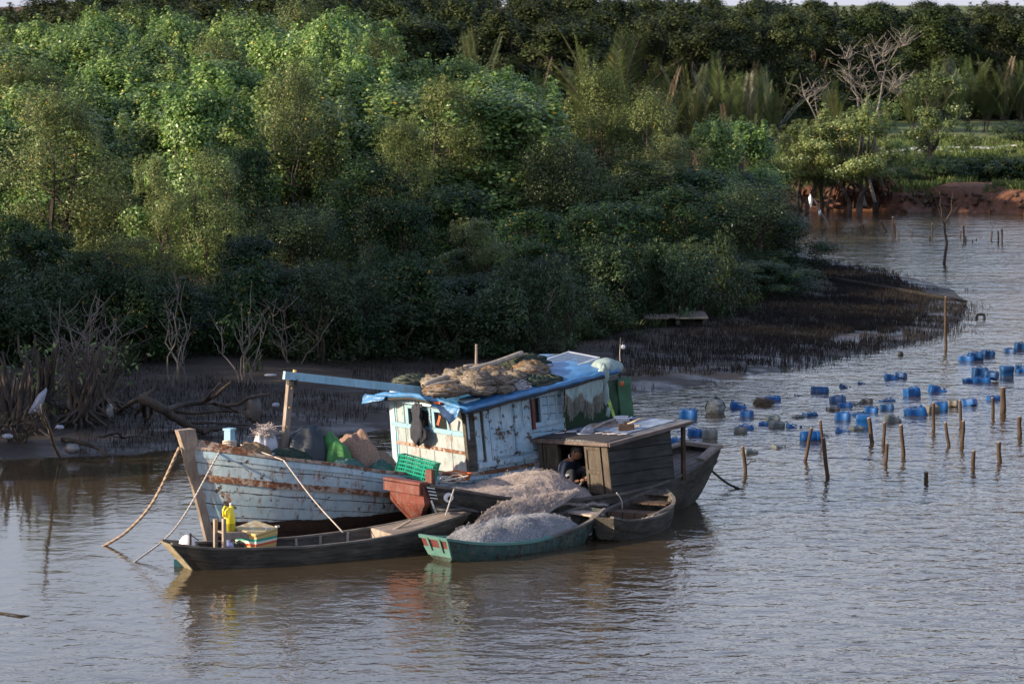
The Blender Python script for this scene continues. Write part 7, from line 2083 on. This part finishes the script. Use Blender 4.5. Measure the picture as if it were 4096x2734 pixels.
    # hands: palm and five fingers curled round the net line
    for (w, s_, tgt) in ((Vector(P[11]), 1, Vector((.45, -.05, .185))), (Vector(P[16]), -1, Vector((.47, .0, .215)))):
        d = (tgt - w).normalized(); side = Vector((0, 0, 1)).cross(d).normalized(); up = d.cross(side)
        pts = [w, w + d * .045]; rad = [(.022, .018), (.030, .016)]; ed = [(0, 1)]
        hand = chain('hand', pts + [w + d * .08], [.024, .030, .026], SKIN, None, 2)
        for k in range(4):
            o_ = side * (-.024 + .016 * k); L = (.030, .034, .032, .026)[k]; b = w + d * .075 + o_
            f = [b, b + d * L, b + d * (L * 1.5) - up * L * .6, b + d * (L * 1.2) - up * L * 1.3]
            fo = chain('finger', f, [.009, .0085, .008, .007], SKIN, None, 1); fo.parent = hand
        b = w + d * .03 + side * (.024 * s_); f = [b, b + side * .014 * s_ + d * .02, b + d * .045 + side * .008 * s_ - up * .012]
        fo = chain('thumb', f, [.011, .010, .008], SKIN, None, 1); fo.parent = hand
    m = MB(); m.tube([(.205, -.055, .485), (.19, -.075, .50), (.17, -.065, .53), (.165, -.02, .545)], .007, 5); m.build('collar_trim', WHITEP, t, True)
    for z0 in (0, 1, 2):
        pass
    m = MB()
    for k in range(3): m.tube([(.10 + .02 * k, -.215, .19 - .012 * k), (.20, -.212, .25 - .013 * k), (.275, -.19, .29 - .014 * k)], .004, 4)
    m.build('trouser_stripes', WHITEP, t, True)
    t.scale = (1.1, 1.1, 1.1)
    return t
man('person', 'man in a dark navy shirt sitting bent over a net in the houseboat doorway')
t = thing('net_line', 'loops of pale net line in the hands of the seated man', 'rope'); m = MB()
b = Vector((pc.x, pc.y, .40)); rt = Matrix.Rotation(R(-36), 3, 'Z') @ Matrix.Scale(1.1, 3)
for k in range(5): m.tube([b + rt @ Vector((.44 + .01 * k, -.05 + .01 * k, .20)), b + rt @ Vector((.38 - .02 * k, -.12, .10 - .02 * k)), b + rt @ Vector((.30 - .03 * k, -.15, .02)), b + rt @ Vector((.36, -.16, -.02))], .004, 4)
m.build('line', ROPE_W, t)


# last small things
t = copy_thing(canproto[[k for k in canproto if k[1] == 'd' and k[0] == 'can'][0]], AtY(1672, 1120, 76.0), .4, (1.1, 1.1, 1.3), 'dark blue plastic can hanging in the dark mangrove thicket'); t.rotation_euler = (0, R(70), 1.3)
if 'group' in t: del t['group']
c = G(3922, 1275); t = thing('ring_float', 'small dark ring float in the water off the mud point', 'float'); m = MB()
m.tube([c + Vector((.11 * math.cos(a), 0, .04 + .09 * math.sin(a))) for a in [i * .524 for i in range(13)]], .035, 6, cap=False); m.build('ring', BLACKP, t, True)
c = G(3602, 1420); t = thing('small_float', 'tiny dark float between the mud point and the blue cans', 'float'); m = MB(); blob(m, c + Vector((0, 0, .03)), (.07, .06, .06), 2, 10, 8, .1); m.build('body', BLACKP, t, True)
t = thing('floating_stick', 'thin dark stick floating on the open water at the lower left edge', 'stick'); m = MB()
m.tube([G(-10, 2447, .01), G(50, 2455, .015), G(85, 2461, .01), G(125, 2464, -.01)], .012, 5); m.build('stem', DARKWOOD, t, True)
t = thing('drift_log', 'long thin dark log lying along the mud point', 'log'); m = MB()
P = [mudz(x, y) + Vector((0, 0, .07)) for x, y in ((3230, 1112), (3380, 1135), (3560, 1165), (3740, 1195), (3870, 1216))]; m.tube(P, [.08, .08, .07, .06, .03], 7); m.build('stem', DARKWOOD, t, True)
